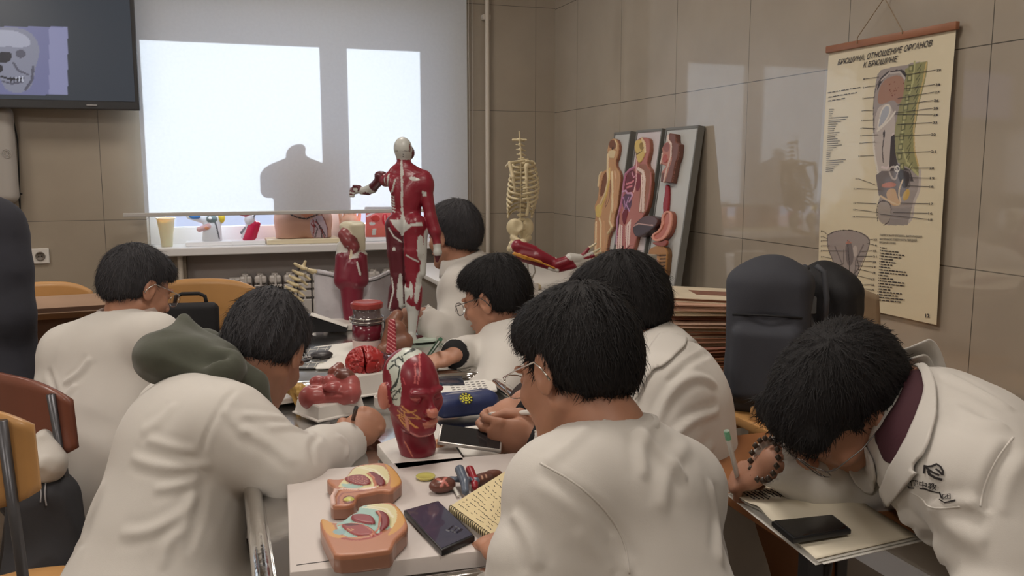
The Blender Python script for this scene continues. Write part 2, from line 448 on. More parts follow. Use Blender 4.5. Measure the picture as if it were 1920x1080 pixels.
# ------------------------------------------------------------------ the room
XR, XL, YB, YF, ZC = 2.08, -3.3, 5.3, -2.6, 2.95
def tile_mat(name, col, horiz, off_h, off_z, rough, step_h=0.595, step_z=0.635):
    m = bpy.data.materials.new(name); m.use_nodes = True; nt = m.node_tree; b = nt.nodes['Principled BSDF']; N = nt.nodes.new; Lk = nt.links.new
    tc = N('ShaderNodeTexCoord'); sp = N('ShaderNodeSeparateXYZ'); Lk(tc.outputs['Object'], sp.inputs[0])
    def seam(out, off, step, w):
        a = N('ShaderNodeMath'); a.operation = 'SUBTRACT'; a.inputs[1].default_value = off; Lk(out, a.inputs[0])
        p = N('ShaderNodeMath'); p.operation = 'PINGPONG'; p.inputs[1].default_value = step / 2; Lk(a.outputs[0], p.inputs[0])
        c = N('ShaderNodeMath'); c.operation = 'LESS_THAN'; c.inputs[1].default_value = w; Lk(p.outputs[0], c.inputs[0]); return c.outputs[0]
    s1 = seam(sp.outputs[horiz], off_h, step_h, 0.0016); s2 = seam(sp.outputs['Z'], off_z, step_z, 0.0016)
    mx = N('ShaderNodeMath'); mx.operation = 'MAXIMUM'; Lk(s1, mx.inputs[0]); Lk(s2, mx.inputs[1])
    n = N('ShaderNodeTexNoise'); n.inputs['Scale'].default_value = 3.5; n.inputs['Detail'].default_value = 6; Lk(tc.outputs['Object'], n.inputs['Vector'])
    cr = N('ShaderNodeValToRGB'); cr.color_ramp.elements[0].position = .3; cr.color_ramp.elements[1].position = .7
    cr.color_ramp.elements[0].color = (*[c * .93 for c in col], 1); cr.color_ramp.elements[1].color = (*[c * 1.05 for c in col], 1); Lk(n.outputs['Fac'], cr.inputs[0])
    mix = N('ShaderNodeMixRGB'); Lk(mx.outputs[0], mix.inputs[0]); Lk(cr.outputs[0], mix.inputs[1]); mix.inputs[2].default_value = (0.10, 0.09, 0.075, 1)
    Lk(mix.outputs[0], b.inputs['Base Color']); b.inputs['Roughness'].default_value = rough; b.inputs['IOR'].default_value = 1.8
    bp = N('ShaderNodeBump'); bp.inputs['Strength'].default_value = 0.4; bp.inputs['Distance'].default_value = -0.002; Lk(mx.outputs[0], bp.inputs['Height']); Lk(bp.outputs[0], b.inputs['Normal'])
    return m
M_tile_r = tile_mat('wall tile right', srgb(170, 160, 146), 'Y', 1.965, 1.055, 0.045)
M_tile_b = tile_mat('wall tile back', srgb(164, 153, 137), 'X', -0.57, 1.06, 0.30, step_h=0.63)
M_plaster = mat('grey plaster', srgb(172, 166, 164), .8, noise=(4, .05))
M_ceil = mat('ceiling white', srgb(225, 222, 216), .9)
M_floor = mat('floor linoleum', srgb(120, 104, 88), .45, noise=(3, .1))
M_wplastic = mat('white window plastic', srgb(238, 238, 240), .3)
M_black = mat('black plastic', srgb(26, 27, 30), .35)
M_white = mat('white plastic', srgb(226, 222, 216), .35)

OX0, OX1, OZ0, OZ1 = -0.355, 1.34, 0.90, 2.20           # opening of window_1
PX0, PX1 = -3.1, -1.66                                   # opening of window_2
TH = 0.34
m = MB()
def wb_box(x0, x1, z0, z1, y0=YB, y1=YB + TH): m.box(((x0 + x1) / 2, (y0 + y1) / 2, (z0 + z1) / 2), (x1 - x0, y1 - y0, z1 - z0))
wb_box(XL - .2, PX0, 0, ZC); wb_box(PX0, PX1, 0, OZ0); wb_box(PX0, PX1, OZ1, ZC); wb_box(PX1, OX0, 0, ZC)
wb_box(OX0, -0.16, 0, OZ0); wb_box(-0.16, 1.40, 0, OZ0, YB + .10); wb_box(OX0, OX1, OZ1, ZC); wb_box(OX1, 1.40, OZ0, ZC); wb_box(1.40, XR + .2, 0, ZC)
wbk = struct(m.build('wall_back', M_tile_b))
struct(MB().box((0.62, YB + .095, .43), (1.55, .012, .86)).build('trim_1', M_plaster))
struct(MB().box((XR + .1, (YB + YF) / 2, ZC / 2), (.2, YB - YF + .4, ZC)).build('wall_right', M_tile_r))
struct(MB().box((XL - .1, (YB + YF) / 2, ZC / 2), (.2, YB - YF + .4, ZC)).build('wall_left', M_tile_b))
struct(MB().box(((XR + XL) / 2, YF - .1, ZC / 2), (XR - XL + .4, .2, ZC)).build('wall_front', M_tile_b))
struct(MB().box(((XR + XL) / 2, (YB + YF) / 2, -.05), (XR - XL + .4, YB - YF + .8, .1)).build('floor', M_floor))
struct(MB().box(((XR + XL) / 2, (YB + YF) / 2, ZC + .05), (XR - XL + .4, YB - YF + .8, .1)).build('ceiling', M_ceil))
struct(MB().box((XR - .008, (YB + YF) / 2, .04), (.014, YB - YF, .08)).build('baseboard_right', M_wplastic))

def glass_mat():
    m = bpy.data.materials.new('window glass'); m.use_nodes = True; nt = m.node_tree; nt.nodes.clear(); N = nt.nodes.new
    o = N('ShaderNodeOutputMaterial'); t = N('ShaderNodeBsdfTransparent'); g = N('ShaderNodeBsdfGlossy'); g.inputs['Roughness'].default_value = .01
    t.inputs[0].default_value = (.95, .97, .97, 1); fz = N('ShaderNodeFresnel'); fz.inputs[0].default_value = 1.45; mx = N('ShaderNodeMixShader')
    nt.links.new(fz.outputs[0], mx.inputs[0]); nt.links.new(t.outputs[0], mx.inputs[1]); nt.links.new(g.outputs[0], mx.inputs[2]); nt.links.new(mx.outputs[0], o.inputs[0]); return m
M_glass = glass_mat()
def blind_mat():
    m = bpy.data.materials.new('roller blind cloth'); m.use_nodes = True; nt = m.node_tree; nt.nodes.clear(); N = nt.nodes.new
    o = N('ShaderNodeOutputMaterial'); d = N('ShaderNodeBsdfDiffuse'); t = N('ShaderNodeBsdfTranslucent'); mx = N('ShaderNodeMixShader'); mx.inputs[0].default_value = .5
    w = N('ShaderNodeTexNoise'); w.inputs['Scale'].default_value = 60; tc = N('ShaderNodeTexCoord'); nt.links.new(tc.outputs['Object'], w.inputs['Vector'])
    r = N('ShaderNodeValToRGB'); r.color_ramp.elements[0].color = (.79, .82, .86, 1); r.color_ramp.elements[1].color = (.85, .88, .92, 1); nt.links.new(w.outputs['Fac'], r.inputs[0])
    nt.links.new(r.outputs[0], d.inputs[0]); nt.links.new(r.outputs[0], t.inputs[0])
    nt.links.new(d.outputs[0], mx.inputs[1]); nt.links.new(t.outputs[0], mx.inputs[2]); nt.links.new(mx.outputs[0], o.inputs[0]); return m
M_blind = blind_mat()
def window(name, x0, x1, mull):
    yg = YB + .24; m = MB(); fw = .07
    for (a, b, c, d, e) in [(x0, x0 + fw + .02, OZ0, OZ1, .07), (x1 - fw, x1, OZ0, OZ1, .07), (x0 + .01, x1 - .01, OZ0, OZ0 + .10, .066), (x0 + .01, x1 - .01, OZ1 - fw, OZ1, .066), (mull - .07, mull + .07, OZ0 + .01, OZ1 - .01, .074)]:
        m.box(((a + b) / 2, yg, (c + d) / 2), (b - a, e, d - c), bevel=.004)
    w = struct(m.build(name, M_wplastic))
    g = MB(); g.box(((x0 + mull) / 2, yg, (OZ0 + OZ1) / 2), (mull - x0, .006, OZ1 - OZ0 - .1)); g.box(((x1 + mull) / 2, yg, (OZ0 + OZ1) / 2), (x1 - mull, .006, OZ1 - OZ0 - .1))
    g.build('pane', M_glass, w)
    h = MB(); h.box((mull + .05, yg - .045, 1.5), (.022, .02, .06), bevel=.004); h.box((mull + .05, yg - .062, 1.45), (.02, .014, .12), bevel=.004); h.build('handle', M_wplastic, w)
    s = MB(); s.box(((x0 + x1) / 2, YB + .09, OZ0 - .02), (x1 - x0 + .10, .36, .045), bevel=.006); s.build('window_sill', M_wplastic, w)
    return w
window('window_1', OX0 + .0, OX1, 0.76); window('window_2', PX0, PX1, -2.38)

def blind(x0, x1, zb, y, label):
    xc = x0 + .10
    t = thing('roller_blind', label, 'blind', ((x0 + x1) / 2, y, zb), None)
    MB().box(((xc + x1) / 2, y, (zb + 2.62) / 2), (x1 - xc, .0012, 2.62 - zb)).build('cloth', M_blind, t)
    b = MB(); b.box(((x0 + x1) / 2, y, zb - .004), (x1 - x0 + .02, .016, .022), bevel=.004); b.build('bottom_bar', mat('bar grey', srgb(196, 194, 192), .4), t)
    b = MB(); b.tube([(x0, y + .02, 2.65), (x1, y + .02, 2.65)], .028, 16); b.build('roller_tube', M_wplastic, t)
    b = MB()
    for dx in (.008, .030):
        b.tube([(x1 + dx, y - .01, 2.62), (x1 + dx + .002, y - .012, 1.6), (x1 + dx + (.004 if dx < .02 else -.004), y - .012, .66)], .0022, 6)
    b.build('pull_cord', mat('cord grey', srgb(170, 165, 158), .6), t)
    return t
blind(-0.455, 1.475, onY(235, 402, 5.2)[2], 5.20, 'white translucent roller blind glowing with sunlight above the window sill')
blind(PX0 - .1, PX1 + .1, 1.15, 5.20, 'white roller blind of the far left window reflected in the right wall')

# heating riser pipes
m = MB(); m.tube([(1.62, 5.255, 0), (1.62, 5.255, ZC)], .014, 12); m.box((1.62, 5.28, 2.25), (.05, .04, .03), bevel=.004); m.box((1.62, 5.28, .8), (.05, .04, .03), bevel=.004)
tag(m.build('heating_pipe', mat('pipe paint', srgb(206, 198, 186), .35), smooth=False, auto=True), 'tall cream vertical heating pipe running up the wall right of the blind', 'pipe')
m = MB(); m.tube([(-.19, 5.275, 0), (-.19, 5.275, .87)], .015, 12)
tag(m.build('heating_pipe', MATS['pipe paint'], auto=True), 'short white vertical pipe below the left end of the window sill', 'pipe')

# radiator : sections, valve, feed pipe
rad = thing('radiator', 'white sectional radiator with ribbed columns on the wall under the window', 'radiator', (.57, 5.33, .16))
M_rad = mat('radiator enamel', srgb(205, 200, 196), .3)
X = .12
for k in range(11):
    s = MB(); cx = .16 + k * .083
    s.box((cx, 5.335, .445), (.072, .02, .53), bevel=.006)
    s.box((cx, 5.30, .455), (.012, .07, .55), bevel=.004); s.box((cx, 5.345, .455), (.040, .07, .56), bevel=.008)
    s.box((cx, 5.30, .70), (.068, .055, .045), bevel=.012); s.box((cx, 5.30, .205), (.068, .055, .045), bevel=.012)
    s.box((cx, 5.270, .655), (.074, .012, .030), bevel=.004); s.box((cx, 5.270, .608), (.074, .012, .040), bevel=.004); s.box((cx, 5.270, .37), (.074, .012, .41), bevel=.004)
    s.build('radiator_section', M_rad, rad)
s = MB(); s.tube([(.07, 5.32, .70), (.14, 5.32, .70)], .016, 10); s.tube([(.098, 5.32, .70), (.098, 5.28, .70)], .01, 8); s.build('end_cap', M_rad, rad)
s = MB(); s.tube([(1.06, 5.33, .70), (1.12, 5.33, .70), (1.12, 5.35, .87)], .012, 10); s.build('feed_pipe', M_rad, rad)
s = MB(); s.tube([(.79, 5.35, .74), (.79, 5.35, .80)], .008, 8); s.box((.79, 5.33, .80), (.03, .04, .02), bevel=.004); s.build('air_valve', mat('valve metal', srgb(170, 165, 160), .3, .8), rad)

# wall socket
sk = onY(76, 480, 5.29); t = thing('wall_socket', 'white double socket plate on the tiled wall beside the standing person', 'socket', sk)
MB().box(sk + V(-.04, 0, 0), (.165, .012, .082), bevel=.004).build('socket_plate', M_white, t)
for dx in (.0, -.082):
    s = MB(); Mx = Matrix.Translation(Vector(sk + V(dx, -.008, 0))) @ Matrix.Rotation(math.pi / 2, 4, 'X')
    s.lathe([(.024, -.002), (.024, .004), (.019, .004), (.018, -.001), (.001, -.0012)], n=24, M=Mx); sc_ = s.build('socket_cup', mat('socket cup', srgb(120, 112, 104), .5), t, smooth=True)
    s = MB(); s.tube([sk + V(dx - .007, -.008, 0), sk + V(dx - .007, -.012, 0)], .003, 8); s.tube([sk + V(dx + .007, -.008, 0), sk + V(dx + .007, -.012, 0)], .003, 8); s.build('socket_hole', M_black, sc_)

# wall mounted device left edge
c = onY(-2, 290, 5.24); t = thing('wall_speaker', 'grey white rounded wall device with a small round emblem at the left edge', 'speaker', c)
s = SDF(.006, .01); s.box(c + V(-.02, 0, 0), (.10, .045, .25), r=.04); s.ell(c + V(-.075, -.05, .0), (.05, .03, .13), op='s'); 
link_mesh('body', s.mesh(), mat('device grey', srgb(176, 172, 168), .4), t)
s = MB(); 
for r_ in (.022, .015, .008): s.tube([c + V(.045 + r_ * math.cos(a), -.047, .005 + r_ * math.sin(a)) for a in np.linspace(0, 2 * math.pi, 20)[:-1]], .0016, 5, closed=True)
s.build('emblem', mat('emblem silver', (.75, .75, .75), .25, .8), t)
s = MB(); s.tube([onY(24, 222, 5.28), onY(33, 260, 5.28), onY(36, 330, 5.28), onY(38, 400, 5.28), onY(50, 470, 5.28)], .004, 6); s.tube([onY(20, 215, 5.285), onY(30, 300, 5.285), onY(35, 370, 5.285), onY(42, 430, 5.285)], .003, 6)
s.tube([onY(34, 362, 5.27), onY(42, 364, 5.27)], .005, 6)
tag(s.build('cable', M_black), 'black cables hanging down the wall beside the round emblem device', 'cable')

# television
tvm = MB(); TX1 = onY(262, 205, 5.12)[0]; TZ0 = onY(262, 207, 5.12)[2]; TW, THt = 1.45, .84
t = thing('television', 'large dark flat television showing a skull picture, upper left corner', 'television', (TX1 - TW / 2, 5.15, TZ0))
MB().box((TX1 - TW / 2, 5.15, TZ0 + THt / 2), (TW, .05, THt), bevel=.006).build('casing', mat('tv casing', srgb(60, 62, 66), .3), t)
sx0, sx1, sz0, sz1 = TX1 - TW + .015, TX1 - .02, TZ0 + .045, TZ0 + THt - .015
def tvgrid(nu, nv, y, x0, x1, z0, z1):
    gx, gz = np.meshgrid(np.linspace(x0, x1, nu + 1), np.linspace(z0, z1, nv + 1), indexing='ij')
    v = np.stack([gx.ravel(), np.full(gx.size, y), gz.ravel()], 1); i = np.arange(nu)[:, None] * (nv + 1) + np.arange(nv)[None]; i = i.ravel()
    return v, np.stack([i, i + nv + 1, i + nv + 2, i + 1], 1)
v, q = tvgrid(290, 160, 5.1225, sx0, sx1, sz0, sz1)
me = raw(v, q)
def tvpaint(v):
    C = np.tile(np.array(srgb(52, 57, 64)), (len(v), 1)); Mtv = frame_matrix((0, 5.1225, 0), x=(1, 0, 0), y=(0, 0, 1)); X = v[:, [0, 2]]
    L = lambda pts: LP(Mtv, pts)
    lav = srgb(104, 106, 140); lav2 = srgb(126, 128, 160); bone = srgb(120, 122, 138); dk = srgb(38, 38, 46); mid = srgb(78, 78, 92)
    lay = [('p', L([(-220, 49), (127, 50), (127, 178), (-220, 177)]), lav), ('p', L([(92, 51), (127, 51), (127, 178), (92, 178)]), lav2),
           ('p', chaikin(L([(-30, 70), (-10, 52), (25, 50), (55, 58), (72, 78), (74, 105), (66, 125), (64, 145), (58, 165), (40, 175), (15, 172), (4, 158), (0, 145), (-30, 140)])), bone),
           ('p', chaikin(L([(-18, 58), (20, 55), (50, 66), (60, 84), (40, 90), (10, 86), (-20, 92)])), srgb(150, 152, 168)),
           ('p', chaikin(L([(-14, 100), (6, 97), (21, 98), (23, 108), (14, 118), (0, 119), (-14, 114)])), dk), ('p', chaikin(L([(28, 95), (45, 92), (50, 104), (40, 110), (30, 106)])), mid),
           ('p', chaikin(L([(-8, 122), (4, 120), (6, 135), (-6, 136)])), dk),
           ('l', L([(2, 143), (20, 149), (44, 147)]), dk, .005), ('l', L([(4, 152), (22, 157), (42, 154)]), mid, .004), ('l', L([(62, 125), (60, 150), (48, 168)]), mid, .006), ('l', L([(25, 118), (34, 132), (52, 140)]), mid, .005)]
    for k in range(8): lay.append(('l', L([(20 + 3.2 * k, 144), (20 + 3.2 * k, 154)]), srgb(180, 182, 196) if k % 2 else dk, .0016))
    return paint_layers(X, C, lay)
paint(me, tvpaint)
def screen_mat():
    m = bpy.data.materials.new('tv picture'); m.use_nodes = True; nt = m.node_tree; b = nt.nodes['Principled BSDF']
    a = nt.nodes.new('ShaderNodeAttribute'); a.attribute_name = 'Col'; b.inputs['Base Color'].default_value = (.012, .013, .016, 1); b.inputs['Roughness'].default_value = .25
    nt.links.new(a.outputs['Color'], b.inputs['Emission Color']); b.inputs['Emission Strength'].default_value = .9; return m
link_mesh('screen', me, screen_mat(), t, smooth=False)
MB().box((TX1 - .23, 5.121, TZ0 + .022), (.05, .004, .006)).build('brand_strip', mat('silver strip', (.5, .5, .52), .3, .8), t)

# unseen ceiling panels, added to give the class its soft warm fill
FILL_LAMPS = [(-1.9, 3.9), (.5, 3.9), (-1.9, 1.7), (.5, 1.7), (-1.9, -.6), (.5, -.6)]
for i, (x, y) in enumerate(FILL_LAMPS):
    t = thing('added_ceiling_lamp', 'ceiling light panel %s, %s side' % (('nearest the window', 'mid ceiling', 'behind the camera')[i // 2], ('television', 'wall chart')[i % 2]), 'lamp', (x, y, ZC - .03), 'ceiling light panels')
    MB().box((x, y, ZC - .02), (.62, .62, .04), bevel=.005).build('housing', M_wplastic, t)
    MB().box((x, y, ZC - .043), (.57, .57, .006)).build('diffuser', mat('fill lamp diffuser', (.9, .88, .84), .5, emit=((1, .9, .78), 4)), t)
    lamp('fill_light', 'AREA', (x, y, ZC - .055), (0, 0, 0), 11 if y > 3 else (20 if x < 0 else 13), (1.0, .91, .82), .55).parent = None
# ------------------------------------------------------------------ people tools
M_skin = mat('skin', srgb(176, 128, 104), .5, noise=(40, .05), sub=.12, bump=(300, .15, .0006))
M_skin2 = mat('skin darker', srgb(150, 106, 86), .5, noise=(40, .05), sub=.12, bump=(300, .15, .0006))
def coat_mat(name, col):
    m = mat(name, col, .85, noise=(5, .03), sheen=.25)
    nt = m.node_tree; b = nt.nodes['Principled BSDF']; tc = nt.nodes.new('ShaderNodeTexCoord')
    n = nt.nodes.new('ShaderNodeTexNoise'); n.noise_type = 'RIDGED_MULTIFRACTAL'; n.inputs['Scale'].default_value = 4.5; n.inputs['Detail'].default_value = 2.5; n.inputs['Distortion'].default_value = .5; nt.links.new(tc.outputs['Object'], n.inputs['Vector'])
    n2 = nt.nodes.new('ShaderNodeTexNoise'); n2.inputs['Scale'].default_value = 700; nt.links.new(tc.outputs['Object'], n2.inputs['Vector'])
    b1 = nt.nodes.new('ShaderNodeBump'); b1.inputs['Strength'].default_value = .30; b1.inputs['Distance'].default_value = .006; nt.links.new(n.outputs['Fac'], b1.inputs['Height'])
    b2 = nt.nodes.new('ShaderNodeBump'); b2.inputs['Strength'].default_value = .25; b2.inputs['Distance'].default_value = .0006; nt.links.new(n2.outputs['Fac'], b2.inputs['Height']); nt.links.new(b1.outputs[0], b2.inputs['Normal'])
    nt.links.new(b2.outputs[0], b.inputs['Normal']); return m
M_coat = coat_mat('white coat cotton', srgb(206, 202, 196))
def hair_mat(name, col):
    m = mat(name, col, .62, spec=.22); nt = m.node_tree; b = nt.nodes['Principled BSDF']; tc = nt.nodes.new('ShaderNodeTexCoord')
    mp = nt.nodes.new('ShaderNodeMapping'); mp.inputs['Scale'].default_value = (1, 1, .12); nt.links.new(tc.outputs['Object'], mp.inputs[0])
    n = nt.nodes.new('ShaderNodeTexNoise'); n.inputs['Scale'].default_value = 420; n.inputs['Detail'].default_value = 2; nt.links.new(mp.outputs[0], n.inputs['Vector'])
    bp = nt.nodes.new('ShaderNodeBump'); bp.inputs['Strength'].default_value = .7; bp.inputs['Distance'].default_value = .0025; nt.links.new(n.outputs['Fac'], bp.inputs['Height']); nt.links.new(bp.outputs[0], b.inputs['Normal']); return m
M_hair = hair_mat('black hair', (.012, .011, .012))
M_hair_haze = hair_mat('black hair lifted for haze', (.042, .041, .046))  # black hair made lighter and bluer: milky haze put into the colour
M_navy_haze = mat('navy cloth lifted for haze', srgb(50, 51, 60), .9, noise=(8, .08), bump=(60, .3, .002))  # navy lightened, the veil of haze at the left is in its colour
M_trouser = mat('charcoal trousers', srgb(50, 50, 54), .9, noise=(8, .08), bump=(60, .3, .002))
M_blackcloth = mat('black knit', srgb(26, 25, 28), .9, bump=(250, .4, .001))
M_wire = mat('silver wire frame', (.72, .70, .66), .22, 1.0)
M_lens = mat('lens', (1, 1, 1), .02, trans=1.0, spec=.5)

def head_frame(c, face, up):
    f = unit(face); u = np.array(up, float); u = unit(u - f * (u @ f)); r = np.cross(f, u)
    return frame_matrix(c, x=r, y=f)
def hp(M, x, y, z): return np.array(M @ Vector((x, y, z)))
def R3(M): return np.array(M)[:3, :3]
def add_head(s, M, k=.012, sc=1.0):
    R = R3(M); P = lambda x, y, z: hp(M, x * sc, y * sc, z * sc)
    E = lambda c, r, **kw: s.ell(P(*c), np.array(r) * sc, R, **kw)
    E((0, -.012, .032), (.073, .093, .086), k=.02)
    E((0, .030, -.012), (.062, .062, .075), k=.02)
    E((0, .040, -.058), (.050, .050, .050), k=.02)
    E((0, .074, -.095), (.020, .018, .016), k=.02)
    for x in (-1, 1):
        s.cap(P(x * .052, -.005, -.045), P(x * .020, .070, -.095), .017 * sc, .014 * sc, k=.02)
        E((x * .040, .062, -.022), (.022, .020, .022), k=.015)
        E((x * .031, .094, .006), (.016, .010, .010), op='s', k=.012)
        s.cap(P(x * .014, .092, .023), P(x * .048, .080, .024), .006 * sc, k=.010)
        E((x * .031, .080, .006), (.012, .012, .010), k=.003)
        E((x * .077, -.008, -.002), (.007, .019, .032), k=.006)
        E((x * .084, -.004, .004), (.006, .010, .018), op='s', k=.004)
        E((x * .012, .103, -.030), (.008, .009, .007), k=.006)
    s.cap(P(0, .090, .012), P(0, .110, -.024), .007 * sc, .011 * sc, k=.010)
    E((0, .090, -.056), (.026, .014, .006), k=.004); E((0, .087, -.067), (.022, .014, .007), k=.004)
    E((0, .104, -.0615), (.024, .005, .0015), op='s', k=.002)
def add_hand(s, w, fd, nd, thumb=1, curl=(25, 35, 25), sc=1.0, spread=.04, tcurl=.5, curls=None, tpts=None, k=.005, wrist_from=None):
    """w wrist, fd finger direction, nd back-of-hand normal, thumb=+1/-1 side"""
    y = unit(fd); z = unit(nd - y * (np.array(nd) @ y)); x = np.cross(y, z) * thumb; w = np.array(w, float)
    P = lambda a, b, c: w + (x * a + y * b + z * c) * sc
    s.ecap(P(0, -.01, 0), P(0, .045, -.002), .027 * sc, .019 * sc, .036 * sc, .016 * sc, x, k=.012)
    s.ecap(P(0, .045, -.002), P(.001, .080, 0), .036 * sc, .016 * sc, .036 * sc, .012 * sc, x, k=.010)
    if wrist_from is not None: s.ecap(np.array(wrist_from), P(0, .0, 0), .034, .030, .027 * sc, .021 * sc, x, k=.015)
    bx = (.029, .0095, -.010, -.028); Ls = (.070, .078, .072, .056); rr = (.0088, .0090, .0086, .0076); tips = []
    for i in range(4):
        c = (curls[i] if curls else curl); b = P(bx[i], .083 - abs(i - 1) * .004, .001); th = 0; p = b; L = Ls[i] * sc; r = rr[i] * sc
        dx = x * (bx[i] * spread * 25 * .2)
        for j, (fr, a) in enumerate(zip((.46, .30, .24), c)):
            th += math.radians(a); d = unit(y * math.cos(th) - z * math.sin(th) + dx * (1 if j == 0 else .3)); q = p + d * L * fr
            s.cap(p, q, r * (1 - .06 * j), r * (1 - .06 * (j + 1)), k=k if j == 0 else .003); p = q
        tips.append(p)
    if tpts is None: tpts = [(.022, .010, -.008), (.040, .042, -.016 - .012 * tcurl), (.044 - .016 * tcurl, .070, -.020 - .022 * tcurl), (.040 - .024 * tcurl, .092, -.022 - .026 * tcurl)]
    T = [P(*t) for t in tpts]; s.chain(T, [.0145 * sc, .0115 * sc, .0100 * sc, .0085 * sc], k=.006)
    return tips, T[-1]
def add_hair(s, M, style='short', sc=1.0, vol=1.0):
    R = R3(M); P = lambda x, y, z: hp(M, x * sc, y * sc, z * sc); v = vol
    E = lambda c, r, **kw: s.ell(P(*c), np.array(r) * sc, R, **kw)
    E((0, -.016, .038), (.0755 + .005 * v, .097 + .004 * v, .087 + .008 * v), k=.02)
    E((0, -.038, .006), (.0735, .0735, .076), k=.02)                        # back and sides
    E((0, .026, .076), (.062, .072 + .006 * v, .040 + .008 * v), k=.02)            # top volume
    if style == 'fringe':
        E((0, .070, .058), (.066, .038, .040), k=.02)
        for x in (-.045, -.02, .005, .03, .05): s.cap(P(x, .078, .075), P(x * 1.1, .098, .036), .016 * sc, .009 * sc, k=.012)
    lo, hi = P(0, 0, 0) - .3, P(0, 0, 0) + .3
    yy = .058 if style != 'fringe' else .066
    s.box(P(0, .17, -.07), np.array((.2, .17 - yy + .03, .115)) * sc, R, r=.03 * sc, op='s', k=.022)       # face
    s.box(P(0, .10, -.12), np.array((.2, .10 - .002, .115)) * sc, R, r=.03 * sc, op='s', k=.02)            # below the ears to the front
    n = R @ np.array((0, .35, -.94)); s.half(P(0, -.06, -.058), n, lo, hi, op='i', k=.045)                # nape
    if style == 'fringe':
        s.half(P(0, -.06, -.030), n, lo, hi, op='i', k=.045)
        for x in (-1, 1): E((x * .096, .004, -.004), (.036, .034, .060), op='s', k=.008)
    for x in (-1, 1): E((x * .092, .002, -.004), (.030, .028, .044), op='s', k=.008)
def hair_disp(M, amp=.004, seed=0):
    Mi = np.array(M.inverted())
    def f(v, N):
        q = v @ Mi[:3, :3].T + Mi[:3, 3]; c = q - np.array((0, -.05, .12)); th = np.arctan2(c[:, 0], c[:, 1]); r = np.linalg.norm(c, axis=1)
        a = np.stack([np.cos(th) * 5, np.sin(th) * 5, r * 7], 1); b = np.stack([np.cos(th) * 22, np.sin(th) * 22, r * 14], 1)
        return (fbm(a + seed, 2, seed) - .45) * amp * 2.6 + (ridged(b, seed + 3) - .6) * amp * 1.3
    return f
def fuzz(me, M, n=2500, L=.018, seed=1, w=.0007):
    """short tapered strands combed away from the crown"""
    rg = np.random.RandomState(seed); nv = len(me.vertices); co = np.zeros(nv * 3, np.float32); me.vertices.foreach_get('co', co); co = co.reshape(-1, 3); no = np.zeros(nv * 3, np.float32); me.vertices.foreach_get('normal', no); no = no.reshape(-1, 3)
    ix = rg.randint(0, nv, n); p = co[ix] - no[ix] * .002; N = no[ix]; crown = hp(M, 0, -.05, .13); g = p - crown; g = g - N * (g * N).sum(1, keepdims=True); g /= np.linalg.norm(g, axis=1, keepdims=True) + 1e-9
    sd = np.cross(N, g); j = rg.randn(n, 1)
    d1 = g * 1.0 + N * (.22 + .35 * rg.rand(n, 1) ** 3) + sd * j * .3; d2 = g * 1.0 + N * .02 + sd * j * .35; l = L * (0.6 + .7 * rg.rand(n, 1))
    a = p; b = p + d1 * l * .5; c = b + d2 * l * .5
    Vv = np.stack([a - sd * w, a + sd * w, b - sd * w * .8, b + sd * w * .8, c], 1).reshape(-1, 3); F = []
    for i in range(n): o = i * 5; F += [(o, o + 1, o + 3, o + 2), (o + 2, o + 3, o + 4)]
    return raw(Vv, F)
def add_glasses(M, parent, sc=1.0, m=None, z=.006, y=.112, hw=.026, hh=.019):
    m = m or M_wire; g = MB(); P = lambda x, yy, zz: hp(M, x * sc, yy * sc, zz * sc)
    for x in (-1, 1):
        pts = []
        for a in np.linspace(0, 2 * math.pi, 28)[:-1]:
            cx, cz = math.cos(a), math.sin(a); e = .75; pts.append(P(x * .034 + hw * np.sign(cx) * abs(cx) ** e, y - .010 * abs(cx) * (cx * x > 0), z - .004 + hh * np.sign(cz) * abs(cz) ** e))
        g.tube(pts, .0011, 6, closed=True)
        g.tube([P(x * .059, y - .008, z + .006), P(x * .070, y - .020, z + .008), P(x * .0825, .045, z + .010), P(x * .084, .0, z + .012), P(x * .083, -.014, z - .002), P(x * .081, -.024, z - .020)], [.0011, .0012, .0012, .0014, .0016, .0018], 6)
    g.tube([P(-.010, y, z), P(0, y + .002, z + .003), P(.010, y, z)], .0011, 6)
    o = g.build('glasses', m, parent, smooth=True)
    l = MB()
    for x in (-1, 1): l.prism([(hw * .95 * math.cos(a), hh * .95 * math.sin(a)) for a in np.linspace(0, 2 * math.pi, 20)[:-1]], 0, .0012, frame_matrix(P(x * .034, y - .002, z - .004), x=R3(M)[:, 0], y=R3(M)[:, 2]))
    l.build('lens', M_lens, o)
    return o
def bvh_of(me):
    n = len(me.vertices); co = np.zeros(n * 3, np.float32); me.vertices.foreach_get('co', co)
    return BVHTree.FromPolygons([tuple(c) for c in co.reshape(-1, 3)], [tuple(p.vertices) for p in me.polygons])
def hit(bvh, px, py, off=.0):
    r = Vector(_ray(px, py)).normalized(); h = bvh.ray_cast(Vector(_C), r)
    if h[0] is None:
        for e in (6, 12, 20, 30):
            for dx, dy in ((e, 0), (-e, 0), (0, e), (0, -e), (e, e), (-e, e), (e, -e), (-e, -e)):
                h = bvh.ray_cast(Vector(_C), Vector(_ray(px + dx, py + dy)).normalized())
                if h[0] is not None: break
            if h[0] is not None: break
        if h[0] is None: return None, None
        # keep to the sight line's distance
    n = h[1]; n = n if n.dot(r) < 0 else -n
    return np.array(h[0] + n * off), np.array(n)
